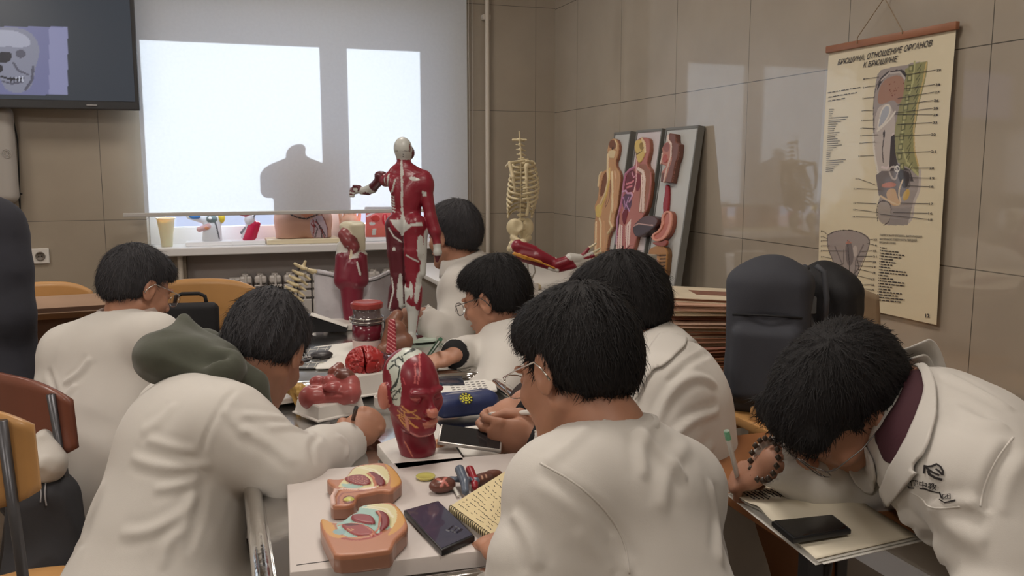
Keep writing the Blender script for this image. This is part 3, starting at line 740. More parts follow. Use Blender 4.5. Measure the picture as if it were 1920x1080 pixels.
def crease(me, lines):
    """press or raise soft folds along lines that lie on the cloth; lines=(points of the photo, width m, amplitude m)"""
    b = bvh_of(me); n = len(me.vertices); co = np.zeros(n * 3, np.float32); me.vertices.foreach_get('co', co); co = co.reshape(-1, 3).astype(float); no = np.zeros(n * 3, np.float32); me.vertices.foreach_get('normal', no); no = no.reshape(-1, 3)
    dv = np.zeros(n)
    for pts, w, amp in lines:
        P = []
        pts = chaikin(pts, 2, closed=False)
        for p in pts:
            h, _ = hit(b, *p)
            if h is not None: P.append(h)
        if len(P) < 2: continue
        P = np.array(P); lo = P.min(0) - 3 * w; hi = P.max(0) + 3 * w; m = ((co > lo) & (co < hi)).all(1); x = co[m]; d = np.full(len(x), 1e9); tt = np.zeros(len(x)); L = len(P) - 1
        for i, (a, c) in enumerate(zip(P[:-1], P[1:])):
            if np.linalg.norm(c - a) > .12: continue
            e = c - a; wv = x - a; t = np.clip((wv @ e) / (e @ e + 1e-12), 0, 1); q = np.linalg.norm(wv - t[:, None] * e, axis=1); u = q < d; d[u] = q[u]; tt[u] = (i + t[u]) / L
        prof = np.exp(-(d / w) ** 2) * np.clip(np.minimum(tt, 1 - tt) * 5, .0, 1) - .35 * np.exp(-((d - 1.9 * w) / w) ** 2) * np.clip(np.minimum(tt, 1 - tt) * 5, 0, 1)
        dv[m] += amp * prof
    co += no * dv[:, None]; me.vertices.foreach_set('co', co.astype(np.float32).ravel()); me.update()
def smooth_mesh(me, it=1):
    bm = bmesh.new(); bm.from_mesh(me)
    for _ in range(it): bmesh.ops.smooth_vert(bm, verts=bm.verts, factor=.5, use_axis_x=True, use_axis_y=True, use_axis_z=True)
    bm.to_mesh(me); bm.free(); return me
def patch(bvh, outline, name, m, parent, off=.004, thick=.003, cuts=3, sm=1, lift=None, soft=True):
    """a cloth piece (lapel, pocket, collar leaf) lying on the garment; outline in points of the photo"""
    P = chaikin(outline, sm) if sm else outline; bm = bmesh.new(); vs = [bm.verts.new((p[0], p[1], 0)) for p in P]; bm.faces.new(vs)
    bmesh.ops.triangulate(bm, faces=bm.faces)
    for _ in range(cuts):
        el = [e for e in bm.edges if e.calc_length() > 9]
        if not el: break
        bmesh.ops.subdivide_edges(bm, edges=el, cuts=1, use_grid_fill=False); bmesh.ops.triangulate(bm, faces=bm.faces)
    ctr = np.mean(P, 0)
    for v in list(bm.verts):
        x, y = v.co.x, v.co.y; h, n = hit(bvh, x, y, off + (lift(x, y) if lift else 0))
        if h is None: bm.verts.remove(v); continue
        v.co = h
    for _ in range(2): bmesh.ops.smooth_vert(bm, verts=bm.verts, factor=.5 if soft else 0, use_axis_x=True, use_axis_y=True, use_axis_z=True)
    me = bpy.data.meshes.new(name); bm.to_mesh(me); bm.free(); o = link_mesh(name, me, m, parent)
    md = o.modifiers.new('thickness', 'SOLIDIFY'); md.thickness = thick; md.offset = 0; return o
def seam(bvh, pts, r, name, m, parent, off=0, sm=2):
    P = [];
    for p in chaikin(pts, sm, closed=False):
        h, n = hit(bvh, p[0], p[1], off)
        if h is not None: P.append(h)
    g = MB(); g.tube(P, r, 6); return g.build(name, m, parent, smooth=True)
FV = lambda d, fr, amp, sd=0: (tuple(unit(d)), fr, amp, sd)
def body_core(s, J, slim=0.0):
    """the body under the clothes: trunk, arms to the wrist, thighs (world coordinates)"""
    f = unit(J['fwd']); sd = unit(J['shR'] - J['shL'])
    s.ecap(J['hip'], J['waist'], .145, .10, .125, .09, sd, k=.03); s.ecap(J['waist'], J['chest'], .125, .09, .15, .10, sd, k=.03)
    s.cap(J['shL'], J['shR'], .045, k=.04); s.cap(J['chest'], J['neck'], .07, .05, k=.03)
    for a in 'LR':
        s.cap(J['sh' + a], J['el' + a], .043, .034, k=.02); s.cap(J['el' + a], J['wr' + a], .034, .024, k=.02)
        s.cap(J['hip'] + sd * (.08 if a == 'R' else -.08), J['kn' + a], .075, .052, k=.03); s.cap(J['kn' + a], J['an' + a], .05, .035, k=.02)
        s.cap(J['an' + a], J['an' + a] + f * .16 - V(0, 0, .02), .035, .03, k=.02)
def seated(J):
    """fill in what the pose leaves open"""
    sd = unit(J['shR'] - J['shL']); f = unit(np.array([J['fwd'][0], J['fwd'][1], 0])); J.setdefault('hip', None)
    if 'waist' not in J: J['waist'] = J['hip'] * .55 + J['chest'] * .45
    for a, sg in (('L', -1), ('R', 1)):
        J.setdefault('kn' + a, np.array([*(J['hip'] + f * .40 + sd * sg * .12)[:2], .50])); J.setdefault('an' + a, np.array([*(J['hip'] + f * .36 + sd * sg * .13)[:2], .06]))
    return J
# ------------------------------------------------------------------ the class
def make_person(label, J, hd, coat=True, res=.006, hair=('short', M_hair, 1.0), skin=None, coat_m=None, creases=(), hands=(), glasses=None, fold=.006, sl=.058, cuff=.046, hairres=.0035, group=None, coat_name='lab_coat', width=1.0, seed=0, headsc=1.0, trousers=True, skirt=None, extra_coat=None, cutneck=True, cut='LR'):
    skin = skin or M_skin; coat_m = coat_m or M_coat; J = seated(J); sd = unit(J['shR'] - J['shL']); f = J['fwd']
    t = thing('person', label, 'person', (J['hip'][0], J['hip'][1], 0), group)
    HM = head_frame(*hd)
    # body: head and neck, trunk and limbs, hands
    s = SDF(.0034, .012); add_head(s, HM, sc=headsc); hc = hp(HM, 0, -.02, -.045); nb = J['neck'] ; s.cap(hc, nb, .052, .056, k=.02)
    s.cap(nb, J['chest'], .056, .07, k=.03); 
    clipr = .26; hm_ = s.mesh(clip=(nb * .5 + hc * .5 - clipr, nb * .5 + hc * .5 + clipr))
    b = SDF(.012, .03); body_core(b, J); parts = [hm_, b.mesh()]
    for (side, w, fd, nd, th, kw) in hands:
        h = SDF(.0023, .005); e = J['el' + side]; w = np.array(w, float); kw = dict(kw); kw.setdefault('wrist_from', w + unit(e - w) * .07); add_hand(h, w, fd, nd, th, **kw); parts.append(h.mesh())
    link_mesh('body', join_meshes(parts), skin, t)
    # hair
    if hair:
        h = SDF(hairres, .015); add_hair(h, HM, hair[0], headsc, hair[2]); hme = smooth_mesh(h.mesh(disp=hair_disp(HM, .0035, seed)), 1)
        fz = fuzz(hme, HM, n=5200, seed=seed + 2, L=.024, w=.0008); link_mesh('hair', join_meshes([hme, fz]), hair[1], t)
    if glasses: add_glasses(HM, t, sc=headsc, **(glasses if isinstance(glasses, dict) else {}))
    bv = None
    if coat:
        c = SDF(res, .03); W = width; bk = unit(J['chest'] - J['hip'])
        FT = FV(bk, 11, fold, seed); 
        c.ecap(J['hip'], J['waist'], .195 * W, .150, .175 * W, .130, sd, k=.04, fold=FT); c.ecap(J['waist'], J['chest'], .175 * W, .130, .185 * W, .128, sd, k=.05, fold=FT)
        c.cap(J['shL'], J['shR'], .066, k=.06, fold=FV(bk, 9, fold * .5, seed)); 
        nk = J['neck'] * .75 + J['chest'] * .25; c.cap(nk, J['shL'], .060, .058, k=.05, fold=FV(bk, 9, fold * .4, seed)); c.cap(nk, J['shR'], .060, .058, k=.05, fold=FV(bk, 9, fold * .4, seed))
        for a in 'LR':
            S, E_, Wr = J['sh' + a], J['el' + a], J['wr' + a]; u1 = unit(E_ - S); u2 = unit(Wr - E_)
            mid = (S + E_) / 2 + V(0, 0, -.004)
            c.chain([S, mid, E_], [sl + .008, sl + .004, sl], k=.045, fold=FV(np.cross(u1, V(.3, .2, .9)), 15, fold * .7, seed + 11))
            c.chain([E_, (E_ * .45 + Wr * .55), Wr], [sl, sl * .95, cuff], k=.025, fold=FV(np.cross(u2, V(.1, .3, .9)), 18, fold * .8, seed + 17))
            if a in cut: c.cap(Wr + u2 * .016, Wr + u2 * .06, cuff - .006, cuff, op='s', k=.004)
        kneeL = J['hip'] + (J['knL'] - J['hip']) * .55; kneeR = J['hip'] + (J['knR'] - J['hip']) * .55
        if skirt != 'none':
            c.cap(J['hip'] - sd * .09, kneeL, .125, .10, k=.06, fold=FT); c.cap(J['hip'] + sd * .09, kneeR, .125, .10, k=.06, fold=FT)
            c.ecap(J['hip'], J['hip'] + V(0, 0, -.16), .20 * W, .16, .21 * W, .17, sd, k=.05, fold=FV((0, 0, 1), 10, fold * 1.5, seed))
        if extra_coat: extra_coat(c)
        if cutneck: c.cap(J['neck'], hp(HM, 0, -.02, -.05), .056, .066, op='s', k=.01)
        cm = c.mesh(); cm = smooth_mesh(cm, 1); crease(cm, creases) if creases else None
        link_mesh(coat_name, cm, coat_m, t); bv = bvh_of(cm)
    if trousers:
        c = SDF(.012, .03)
        for a, sg in (('L', -1), ('R', 1)):
            c.cap(J['hip'] + sd * sg * .085, J['kn' + a], .095, .072, k=.03); c.cap(J['kn' + a], J['an' + a], .07, .055, k=.03)
        link_mesh('trousers', c.mesh(), M_trouser, t)
        c = MB()
        for a in 'LR':
            p = J['an' + a] + f * .08; c.box((p[0], p[1], .04), (.09, .25, .08), rot=math.atan2(f[1], f[0]) - math.pi / 2, bevel=.02)
        c.build('shoes', mat('shoe black', (.02, .02, .022), .4), t, auto=True)
    return t, J, HM, bv
def collar(t, J, HM, m, r0=.062, h=.035, flare=.02, open_=.5, drop=.035, tilt=None, name='collar'):
    """turned-down collar round the neck, open at the front"""
    nb = np.array(J['neck']); ax = unit(hp(HM, 0, -.02, -.05) - nb) if tilt is None else unit(tilt); f = unit(J['fwd'] - ax * (J['fwd'] @ ax)); s_ = np.cross(f, ax)
    def fn(u, v):
        th = math.pi + (u - .5) * 2 * (math.pi - open_); d = f * math.cos(th) + s_ * math.sin(th)
        prof = [(r0 + .004, -.012), (r0 - .003, h * .6), (r0 + .002, h), (r0 + .010, h * .92), (r0 + flare, h * .4 - drop * .2), (r0 + flare * 1.6, -drop * .7)]
        q = v * (len(prof) - 1); i = min(int(q), len(prof) - 2); a = q - i; rr = prof[i][0] * (1 - a) + prof[i + 1][0] * a; zz = prof[i][1] * (1 - a) + prof[i + 1][1] * a
        return nb + d * rr * (1 + .12 * abs(math.sin(th))) + ax * zz
    g = MB(); g.sheet(fn, 40, 10); return g.build(name, m, t, smooth=True, solid=.003)

# --- the man in the foreground seen from behind, wire glasses, writing side of the table
fw = D(-.66, 0, .75)
J = dict(fwd=fw, neck=at(1140, 815, 1.36), chest=at(1160, 960, 1.36), shL=at(1050, 925, 1.26), shR=at(1268, 915, 1.46), hip=at(1215, 1290, 1.30), elL=at(1005, 1190, 1.22), wrL=at(950, 1065, 1.36), elR=at(1300, 1180, 1.55), wrR=at(1120, 1090, 1.62))
w7 = onz(978, 1045, .815)
J['wrL'] = w7
t7, J, HM, bv = make_person('person in a white coat seen from behind, thin silver glasses, writing nearest the camera', J,
    (at(1082, 698, 1.40), D(-.62, -.38, .68), D(-.10, 1, .30)), glasses=True, res=.0055, fold=.004, seed=3, headsc=1.04, hair=('short', M_hair, 1.5), width=.93, cut='R',
    hands=[('L', w7, unit(onz(890, 985, .795) - w7), V(0, 0, 1), 1, dict(curl=(20, 25, 20)))],
    creases=[([(1290, 830), (1250, 880), (1240, 960)], .012, .004), ([(1230, 770), (1200, 830), (1210, 900)], .010, .004), ([(1330, 900), (1345, 980), (1350, 1060)], .012, .005), ([(1080, 990), (1130, 1040), (1150, 1075)], .012, .004), ([(1005, 880), (1075, 925), (1140, 975), (1180, 1050)], 0.009, -0.0045), ([(1190, 800), (1240, 850), (1290, 900)], 0.011, 0.0054), ([(960, 960), (990, 1000), (1010, 1070)], 0.009, 0.0054), ([(1140, 760), (1070, 830), (1020, 870)], 0.009, 0.0027), ([(1150, 1000), (1170, 1040), (1180, 1079)], 0.007, 0.0045)])
collar(t7, J, HM, M_coat, r0=.062, h=.020, drop=.022, flare=.012, open_=.9, tilt=unit(J['neck'] - J['chest']) + V(0, 0, .4))
seam(bv, [(1012, 868), (1080, 905), (1140, 960), (1172, 1015), (1180, 1075)], .0016, 'shoulder_seam', M_coat, t7)

# --- the man with the green hood
fw = D(.85, 0, .5)
J = dict(fwd=fw, neck=at(405, 755, 1.80), chest=at(345, 850, 1.72), shL=at(325, 775, 1.93), shR=at(430, 800, 1.62), hip=at(270, 1190, 1.62), elR=at(545, 880, 1.60), wrR=at(645, 835, 1.80), elL=at(400, 950, 1.95), wrL=at(455, 905, 1.85))
w3 = J['wrR']
t3, J3, HM, bv = make_person('person leaning over the table, white coat with a dark green hood behind', J,
    (at(497, 660, 1.90), D(.10, -.66, .74), D(.16, .78, .50)), res=.005, fold=.0025, seed=8, hair=('short', M_hair_haze, 1.0), width=1.0, headsc=1.03, sl=.056, cuff=.048,
    hands=[('R', w3 + unit(onz(670, 812, .80) - w3) * .01, D(.35, .25, .5), D(.3, .55, -.7), -1, dict(curl=(55, 60, 40), tcurl=1.0))],
    creases=[([(244, 856), (277, 870), (318, 877), (367, 876), (400, 868)], 0.0090, 0.0039), ([(273, 822), (326, 840), (368, 845)], 0.0081, 0.0028), ([(420, 765), (440, 790), (468, 816)], 0.0081, 0.0028), ([(285, 918), (326, 913), (367, 900), (378, 882)], 0.0090, 0.0033),
             ([(222, 1000), (270, 1000), (320, 978), (358, 948), (368, 920)], 0.0099, 0.0039), ([(444, 728), (415, 758), (385, 820), (378, 850)], 0.0054, -0.0028), ([(358, 925), (352, 985), (310, 1020), (305, 1070)], 0.0090, 0.0033), ([(448, 803), (509, 831), (556, 872)], 0.0090, 0.0033), ([(444, 778), (509, 780), (550, 788)], 0.0072, 0.0028), ([(500, 800), (560, 800), (610, 825)], 0.0072, 0.0028),
             ([(600, 815), (580, 835), (590, 870)], 0.0063, -0.0028), ([(630, 815), (655, 830), (650, 860)], 0.0063, 0.0028), ([(190, 900), (160, 960), (140, 1040)], 0.0126, 0.0028), ([(380, 900), (372, 960), (350, 1040)], 0.0072, -0.0028), ([(330, 755), (300, 790), (262, 810)], 0.0108, 0.0022)])

# hood: soft gathered cloth lying on the upper back
s = SDF(.005, .03); P3 = lambda x, y, d: at(x, y, d)
s.ell(P3(330, 668, 1.77), (.080, .07, .052), k=.03); s.ell(P3(296, 678, 1.80), (.040, .05, .045), k=.03); s.cap(P3(300, 668, 1.80), P3(420, 690, 1.72), .044, .040, k=.03)
s.cap(P3(344, 600, 1.84), P3(330, 650, 1.79), .006, .045, k=.02); s.cap(P3(346, 602, 1.84), P3(415, 680, 1.80), .008, .040, k=.02); s.cap(P3(415, 682, 1.78), P3(472, 722, 1.77), .040, .030, k=.02); s.cap(P3(472, 722, 1.77), P3(512, 782, 1.76), .028, .010, k=.02)
s.cap(P3(390, 650, 1.88), P3(470, 722, 1.84), .040, .034, k=.03)
s.ell(P3(370, 655, 1.70), (.06, .012, .03), R3(frame_matrix((0, 0, 0), x=D(.9, -.3, 0), z=D(.3, .9, 0))), op='s', k=.02)
hm_ = s.mesh(disp=lambda v, N: (fbm(v * 14, 2, 4) - .5) * .012); hm_ = smooth_mesh(hm_, 1)
link_mesh('hood', hm_, mat('dark green hood cloth', srgb(70, 73, 62), .85, noise=(12, .08), bump=(90, .3, .0015), sheen=.2), t3)
M_collar_t = M_coat

# --- the man at the far right bowed over his notebook
fw = D(-.93, 0, -.30)
J = dict(fwd=fw, neck=at(1722, 762, 1.42), chest=at(1812, 872, 1.38), shL=at(1838, 905, 1.22), shR=at(1748, 815, 1.56), hip=at(2110, 1140, 1.36), elL=at(1925, 1150, 1.14), wrL=at(1800, 1190, 1.12), elR=at(1605, 905, 1.56), wrR=at(1452, 866, 1.50))
w8 = J['wrR']; tip8 = onz(1378, 905, .80)
t8, J8, HM8, bv8 = make_person('person at the far right bowed over an open notebook, glasses, coat with black emblem', J,
    (at(1580, 752, 1.45), D(-.62, -.75, -.10), D(-.66, .44, -.52)), glasses=dict(m=mat('dark steel frame', (.25, .24, .24), .3, .9)), res=.0055, fold=.0045, seed=21, hair=('fringe', M_hair, 1.1), width=1.02, headsc=1.08, sl=.060, cuff=.044,
    hands=[('R', w8, unit(onz(1378, 900, .80) - w8), D(.1, .8, -.5), 1, dict(curl=(45, 55, 40), tcurl=1.0))],
    creases=[([(1760, 960), (1800, 1000), (1850, 1020)], .014, .006), ([(1660, 980), (1700, 1020), (1760, 1060)], .012, .006), ([(1780, 760), (1830, 790), (1890, 800)], .012, .005), ([(1905, 830), (1870, 880), (1850, 940), (1848, 960)], 0.009, -0.0072), ([(1770, 700), (1830, 730), (1900, 770)], 0.009, 0.0045), ([(1740, 960), (1780, 940), (1850, 950)], 0.009, 0.0054), ([(1460, 850), (1500, 840), (1540, 850)], 0.007, 0.0054), ([(1480, 880), (1530, 870)], 0.007, 0.0054)])

# --- the man behind the foreground man
fw = D(-.93, 0, .28)
J = dict(fwd=fw, neck=at(1212, 655, 1.98), chest=at(1262, 770, 1.92), shL=at(1245, 745, 1.80), shR=at(1262, 690, 2.12), hip=at(1300, 1110, 1.90), elL=at(1225, 920, 1.72), wrL=at(1012, 822, 1.74), elR=at(1130, 850, 2.0), wrR=at(985, 752, 1.90))
t6, J6, HM6, bv6 = make_person('person in a white coat behind the foreground man, holding a phone and a white pen', J,
    (at(1168, 588, 2.0), D(-.80, -.38, .50), D(-.25, 1, .15)), res=.006, fold=.006, seed=31, hair=('short', M_hair, 1.3), headsc=1.05, sl=.062,
    hands=[('L', J['wrL'], D(-1, .05, .02), D(.1, -.1, -1), 1, dict(curl=(30, 40, 30), tcurl=.6)), ('R', J['wrR'], D(-.85, -.45, -.15), D(-.2, .85, -.4), 1, dict(curl=(50, 55, 35), tcurl=1.0))],
    creases=[([(1345, 720), (1300, 700), (1250, 740), (1230, 800)], 0.009, 0.0063), ([(1350, 770), (1290, 790), (1240, 850)], 0.009, 0.0072), ([(1340, 830), (1300, 870), (1260, 940)], 0.009, 0.0063), ([(1330, 660), (1290, 680), (1250, 720)], 0.007, -0.0054)])
# --- the man turned left, third on the right side
fw = D(-.95, 0, .25)
J = dict(fwd=fw, neck=at(952, 622, 2.64), chest=at(965, 690, 2.62), shL=at(960, 690, 2.48), shR=at(962, 650, 2.78), hip=at(1000, 930, 2.6), elL=at(925, 745, 2.40), wrL=at(880, 735, 2.5), elR=at(905, 670, 2.72), wrR=at(855, 664, 2.48))
J['elL'] = at(940, 740, 2.40)
t5, J5, HM5, bv5 = make_person('person in profile facing left, white coat, writing with a green pen', J,
    (at(930, 562, 2.64), D(-.84, -.30, .45), D(-.22, 1, .1)), res=.007, fold=.006, seed=41, glasses=dict(m=mat('dark frame', (.05, .045, .04), .35)), hair=('short', M_hair, 1.2), headsc=1.02,
    hands=[('R', J['wrR'], D(-.85, -.2, -.45), D(-.2, .85, -.3), 1, dict(curl=(45, 50, 35), tcurl=.9))])
# --- the man half hidden behind the muscle figure
fw = D(-.75, 0, .62)
J = dict(fwd=fw, neck=at(868, 492, 3.32), chest=at(892, 570, 3.30), shL=at(862, 548, 3.14), shR=at(925, 520, 3.48), hip=at(905, 780, 3.25), elL=at(850, 650, 3.02), wrL=at(795, 600, 3.02), elR=at(880, 600, 3.65), wrR=at(830, 620, 3.6))
J['wrL'] = at(790, 592, 3.0)
t4, J4, HM4, bv4 = make_person('person in a white coat sitting half hidden behind the muscle figure', J,
    (at(852, 444, 3.32), D(-.78, -.12, .62), D(0, 1, .05)), res=.008, fold=.006, seed=51, hair=('short', M_hair_haze, 1.3), headsc=1.04,
    hands=[('L', J['wrL'], D(-1, -.1, .0), D(0, .6, -.8), -1, dict(curl=(40, 45, 35)))])
# --- the man at the left with his back to us
fw = D(.30, 0, .93)
J = dict(fwd=fw, neck=at(238, 596, 2.58), chest=at(212, 690, 2.52), shL=at(128, 662, 2.55), shR=at(290, 640, 2.46), hip=at(165, 900, 2.42), elL=at(103, 800, 2.50), wrL=at(150, 850, 2.72), elR=at(335, 730, 2.62), wrR=at(350, 690, 2.85))
t2, J2, HM2, bv2 = make_person('person with his back to the camera, plain white coat, seated left near the socket', J,
    (at(255, 544, 2.60), D(.50, -.38, .70), D(.12, .93, .30)), res=.007, fold=.005, seed=61, glasses=True, hair=('short', M_hair_haze, 1.0), headsc=1.02, width=1.0,
    creases=[([(90, 690), (110, 760), (118, 820)], 0.009, -0.0072), ([(118, 720), (150, 700), (170, 670)], 0.009, 0.0072), ([(110, 760), (125, 740), (140, 720)], 0.009, 0.0054), ([(220, 820), (250, 850), (265, 868)], 0.009, 0.0054)])
collar(t2, J, HM2, mat('collar inside warm grey', srgb(176, 160, 152), .85), r0=.062, h=.028, drop=.05, flare=.02, open_=.9)
# --- the standing man in navy at the left edge
fw = D(-.4, 0, .9)
J = dict(fwd=fw, neck=at(-95, 350, 2.78), chest=at(-55, 470, 2.76), shL=at(-150, 430, 2.82), shR=at(-15, 425, 2.68), hip=at(-40, 740, 2.74), elL=at(-170, 600, 2.8), wrL=at(-165, 730, 2.9), elR=at(12, 590, 2.66), wrR=at(-10, 735, 2.80))
gx = J['hip']; rr_ = np.cross(fw, V(0, 0, 1))
for a, sg in (('L', -1), ('R', 1)): J['kn' + a] = np.array([*(gx + rr_ * .10 * sg)[:2], .47]); J['an' + a] = np.array([*(gx + rr_ * .11 * sg)[:2], .06])
make_person('person standing at the left edge in dark navy clothing', J, (at(-120, 250, 2.82), D(-.4, -.4, .8), D(-.05, 1, .1)), res=.009, fold=.006, seed=71, hair=('short', M_hair_haze, 1.0), coat_m=M_navy_haze, coat_name='jacket', skirt='none', width=1.12, sl=.075, cuff=.055)
# ------------------------------------------------------------------ tables
TZ = .77
M_steel = mat('brushed steel', (.62, .61, .60), .16, 1.0, noise=(6, .06), bump=(14, .25, .004))
M_steel_leg = mat('steel tube', (.55, .54, .53), .25, 1.0)
M_desk = mat('brown desk wood', srgb(150, 98, 58), .45, noise=(9, .14))
M_wood = mat('light plywood', srgb(196, 148, 92), .4, noise=(7, .10), coat=.2)
M_redwood = mat('reddish plywood', srgb(122, 72, 56), .4, noise=(7, .10), coat=.2)
M_chairleg = mat('chair tube grey', srgb(92, 92, 96), .35, .7)
def steel_table(x0, x1, y0, y1, label):
    cx, cy = (x0 + x1) / 2, (y0 + y1) / 2; t = thing('steel_table', label, 'table', (cx, cy, 0), 'steel dissection tables')
    MB().box((cx, cy, TZ - .012), (x1 - x0 - .02, y1 - y0 - .02, .024), bevel=.008).build('table_top', M_steel, t, auto=True)
    g = MB(); r = .06; pts = []
    for (ax, ay, a0) in ((x1 - r, y1 - r, 0), (x0 + r, y1 - r, 90), (x0 + r, y0 + r, 180), (x1 - r, y0 + r, 270)):
        for k in range(7): a = math.radians(a0 + 15 * k); pts.append((ax + r * math.cos(a), ay + r * math.sin(a), TZ + .004))
    g.tube(pts, .016, 12, closed=True); g.build('raised_rim', mat('polished steel', (.72, .71, .69), .10, 1.0, bump=(9, .5, .006)), t, smooth=True)
    g = MB(); q = [(p[0] * .985 + cx * .015, p[1] * .985 + cy * .015) for p in pts]
    n = len(q); a = [g.bm.verts.new((*p, TZ - .002)) for p in q]; b = [g.bm.verts.new((p[0], p[1], TZ - .11)) for p in q]; c = [g.bm.verts.new((cx + (p[0] - cx) * .8, cy + (p[1] - cy) * .9, TZ - .20)) for p in q]
    for A, B in ((a, b), (b, c)):
        for i in range(n): g.bm.faces.new((A[i], A[(i + 1) % n], B[(i + 1) % n], B[i]))
    g.bm.faces.new(c); g.build('basin', MATS['polished steel'], t, smooth=True)
    for sx in (x0 + .07, x1 - .07):
        for sy in (y0 + .08, y1 - .08): MB().tube([(sx, sy, TZ - .05), (sx, sy, .012)], .018, 12).build('leg', M_steel_leg, t, auto=True)
    g = MB()
    for sx in (x0 + .07, x1 - .07): g.tube([(sx, y0 + .08, .22), (sx, y1 - .08, .22)], .012, 8)
    g.tube([(x0 + .07, cy, .22), (x1 - .07, cy, .22)], .012, 8); g.build('brace', M_steel_leg, t, auto=True)
    return t
steel_table(.045, .70, 1.125, 2.30, 'near polished steel table with rounded chrome rim carrying the white board')
steel_table(.045, .70, 2.33, 3.42, 'far steel table under the muscle figure and grey bag')
def desk(x0, x1, y0, y1, z, label, m):
    t = thing('desk', label, 'desk', ((x0 + x1) / 2, (y0 + y1) / 2, 0))
    MB().box(((x0 + x1) / 2, (y0 + y1) / 2, z - .012), (x1 - x0, y1 - y0, .024), bevel=.004).build('desk_top', m, t, auto=True)
    MB().box(((x0 + x1) / 2, y1 - .05, z - .20), (x1 - x0 - .08, .016, .34)).build('modesty_panel', m, t)
    for x in (x0 + .04, x1 - .04):
        for y in (y0 + .05, y1 - .05): MB().box((x, y, (z - .024) / 2), (.03, .03, z - .024), bevel=.003).build('leg', M_chairleg, t)
    return t
desk(.86, 1.36, 1.085, 1.62, .765, 'brown wooden desk with the open notebook on it', M_desk)
desk(1.24, 2.04, 1.70, 2.90, .72, 'light wood desk by the right wall carrying backpacks and chart stack', M_wood)
desk(1.02, 2.05, 3.42, 4.95, .80, 'white side table in the room corner under the models', M_white)
desk(-1.25, -.50, 3.30, 4.10, .72, 'pale desk behind the man seated at the left', M_wood)

def chair(x, y, rz, label, m=None, seat_z=.44, top=.86, w=.40, group='plywood school chairs'):
    m = m or M_wood; t = thing('school_chair', label, 'chair', (x, y, 0), group); Mx = Matrix.Translation((x, y, 0)) @ Matrix.Rotation(rz, 4, 'Z')   # faces local +y
    o = [(-w / 2, -.19), (w / 2, -.19), (w / 2, .19), (-w / 2, .19)]
    g = MB(); g.prism(chaikin(o, 2), seat_z - .012, seat_z, Mx); g.build('seat', m, t, auto=True)
    g = MB(); h0, h1 = top - .20, top
    poly = chaikin([(-w / 2, h0), (w / 2, h0), (w / 2 - .005, h1 - .02), (w / 4, h1), (-w / 4, h1), (-w / 2 + .005, h1 - .02)], 2)
    bm = g.bm; n = 16
    def fn(u, v):
        xx = -w / 2 + w * u; e = abs(2 * u - 1); zz1 = h1 - .045 * e ** 3; zz0 = h0 + .035 * e ** 4; return Mx @ Vector((xx, -.20 - .035 * (1 - (2 * u - 1) ** 2) - .05 * ((zz0 + (zz1 - zz0) * v) - h0), zz0 + (zz1 - zz0) * v))
    g.sheet(fn, 20, 8); g.build('backrest', m, t, smooth=True, solid=.012)
    for s_ in (-1, 1):
        MB().tube([Mx @ Vector(p) for p in ((s_ * (w / 2 - .04), -.235, top - .03), (s_ * (w / 2 - .04), -.20, seat_z + .02), (s_ * (w / 2 - .03), -.17, seat_z - .03), (s_ * (w / 2 - .01), -.24, .01))], .010, 8).build('leg', M_chairleg, t, smooth=True)
        MB().tube([Mx @ Vector(p) for p in ((s_ * (w / 2 - .03), -.17, seat_z - .03), (s_ * (w / 2 - .03), .15, seat_z - .03), (s_ * (w / 2 - .01), .21, .01))], .010, 8).build('leg', M_chairleg, t, smooth=True)
        g = MB()
        for zz in (top - .05, top - .15): g.tube([Mx @ Vector((s_ * (w / 2 - .04), -.224, zz)), Mx @ Vector((s_ * (w / 2 - .04), -.216, zz))], .006, 8)
        g.build('screw', M_black, t)
    return t
def chair_at(px, py, d, top, rz, label, m=None, **k):
    p = at(px, py, d); return chair(p[0] + .20 * math.sin(-rz) * -1 * 0, p[1], rz, label, m, top=top, **k)
c_ = at(358, 530, 3.35); chair(c_[0], c_[1] - .22, math.radians(172), 'light plywood chair with a black laptop bag against it, under the window', top=c_[2] + .012, w=.44)
c_ = at(30, 720, 2.2); chair(c_[0] + .17, c_[1] + .14, math.radians(-50), 'reddish brown plywood chair beside the standing person', M_redwood, top=c_[2] + .03, w=.42)
c_ = at(-14, 750, 1.62); chair(c_[0] - .0, c_[1] + .16, math.radians(-25), 'yellow plywood chair with grey legs at the lower left edge', M_wood, top=c_[2] + .02, w=.38)
c_ = at(66, 540, 3.9); chair(c_[0], c_[1] - .1, math.radians(175), 'far yellow plywood chair behind the cardboard box', top=c_[2] + .01, w=.40)
c_ = at(1404, 790, 1.98); chair(1.03, 1.66, math.radians(84), 'light wood chair behind the man with the phone', top=.80, w=.40)

# ------------------------------------------------------------------ window sill models
M_paint = mat('painted plaster', (1, 1, 1), .38, attr=True)
M_paint_gloss = mat('painted glossy plastic', (1, 1, 1), .34, attr=True, coat=.08)
SZ = OZ0 + .003
RED = srgb(150, 40, 48); DRED = srgb(104, 26, 36); MAR = srgb(84, 24, 34); WHT = srgb(206, 204, 198); BONE = srgb(214, 202, 170); FLESH = srgb(198, 142, 116); PINK = srgb(206, 120, 120)
def sill(px, py, y=5.36): p = onY(px, py, y); return np.array([p[0], y, SZ])
# cup
p = sill(313, 455, 5.33); g = MB(); g.lathe([(.030, 0), (.036, .07), (.048, .155), (.052, .158), (.052, .164), (.047, .163), (.034, .07), (.028, .004)], p, 32)
tag(g.build('plastic_cup', mat('cream translucent plastic', srgb(236, 224, 190), .4, sub=.3), smooth=True), 'tall cream plastic cup at the left end of the window sill', 'cup')
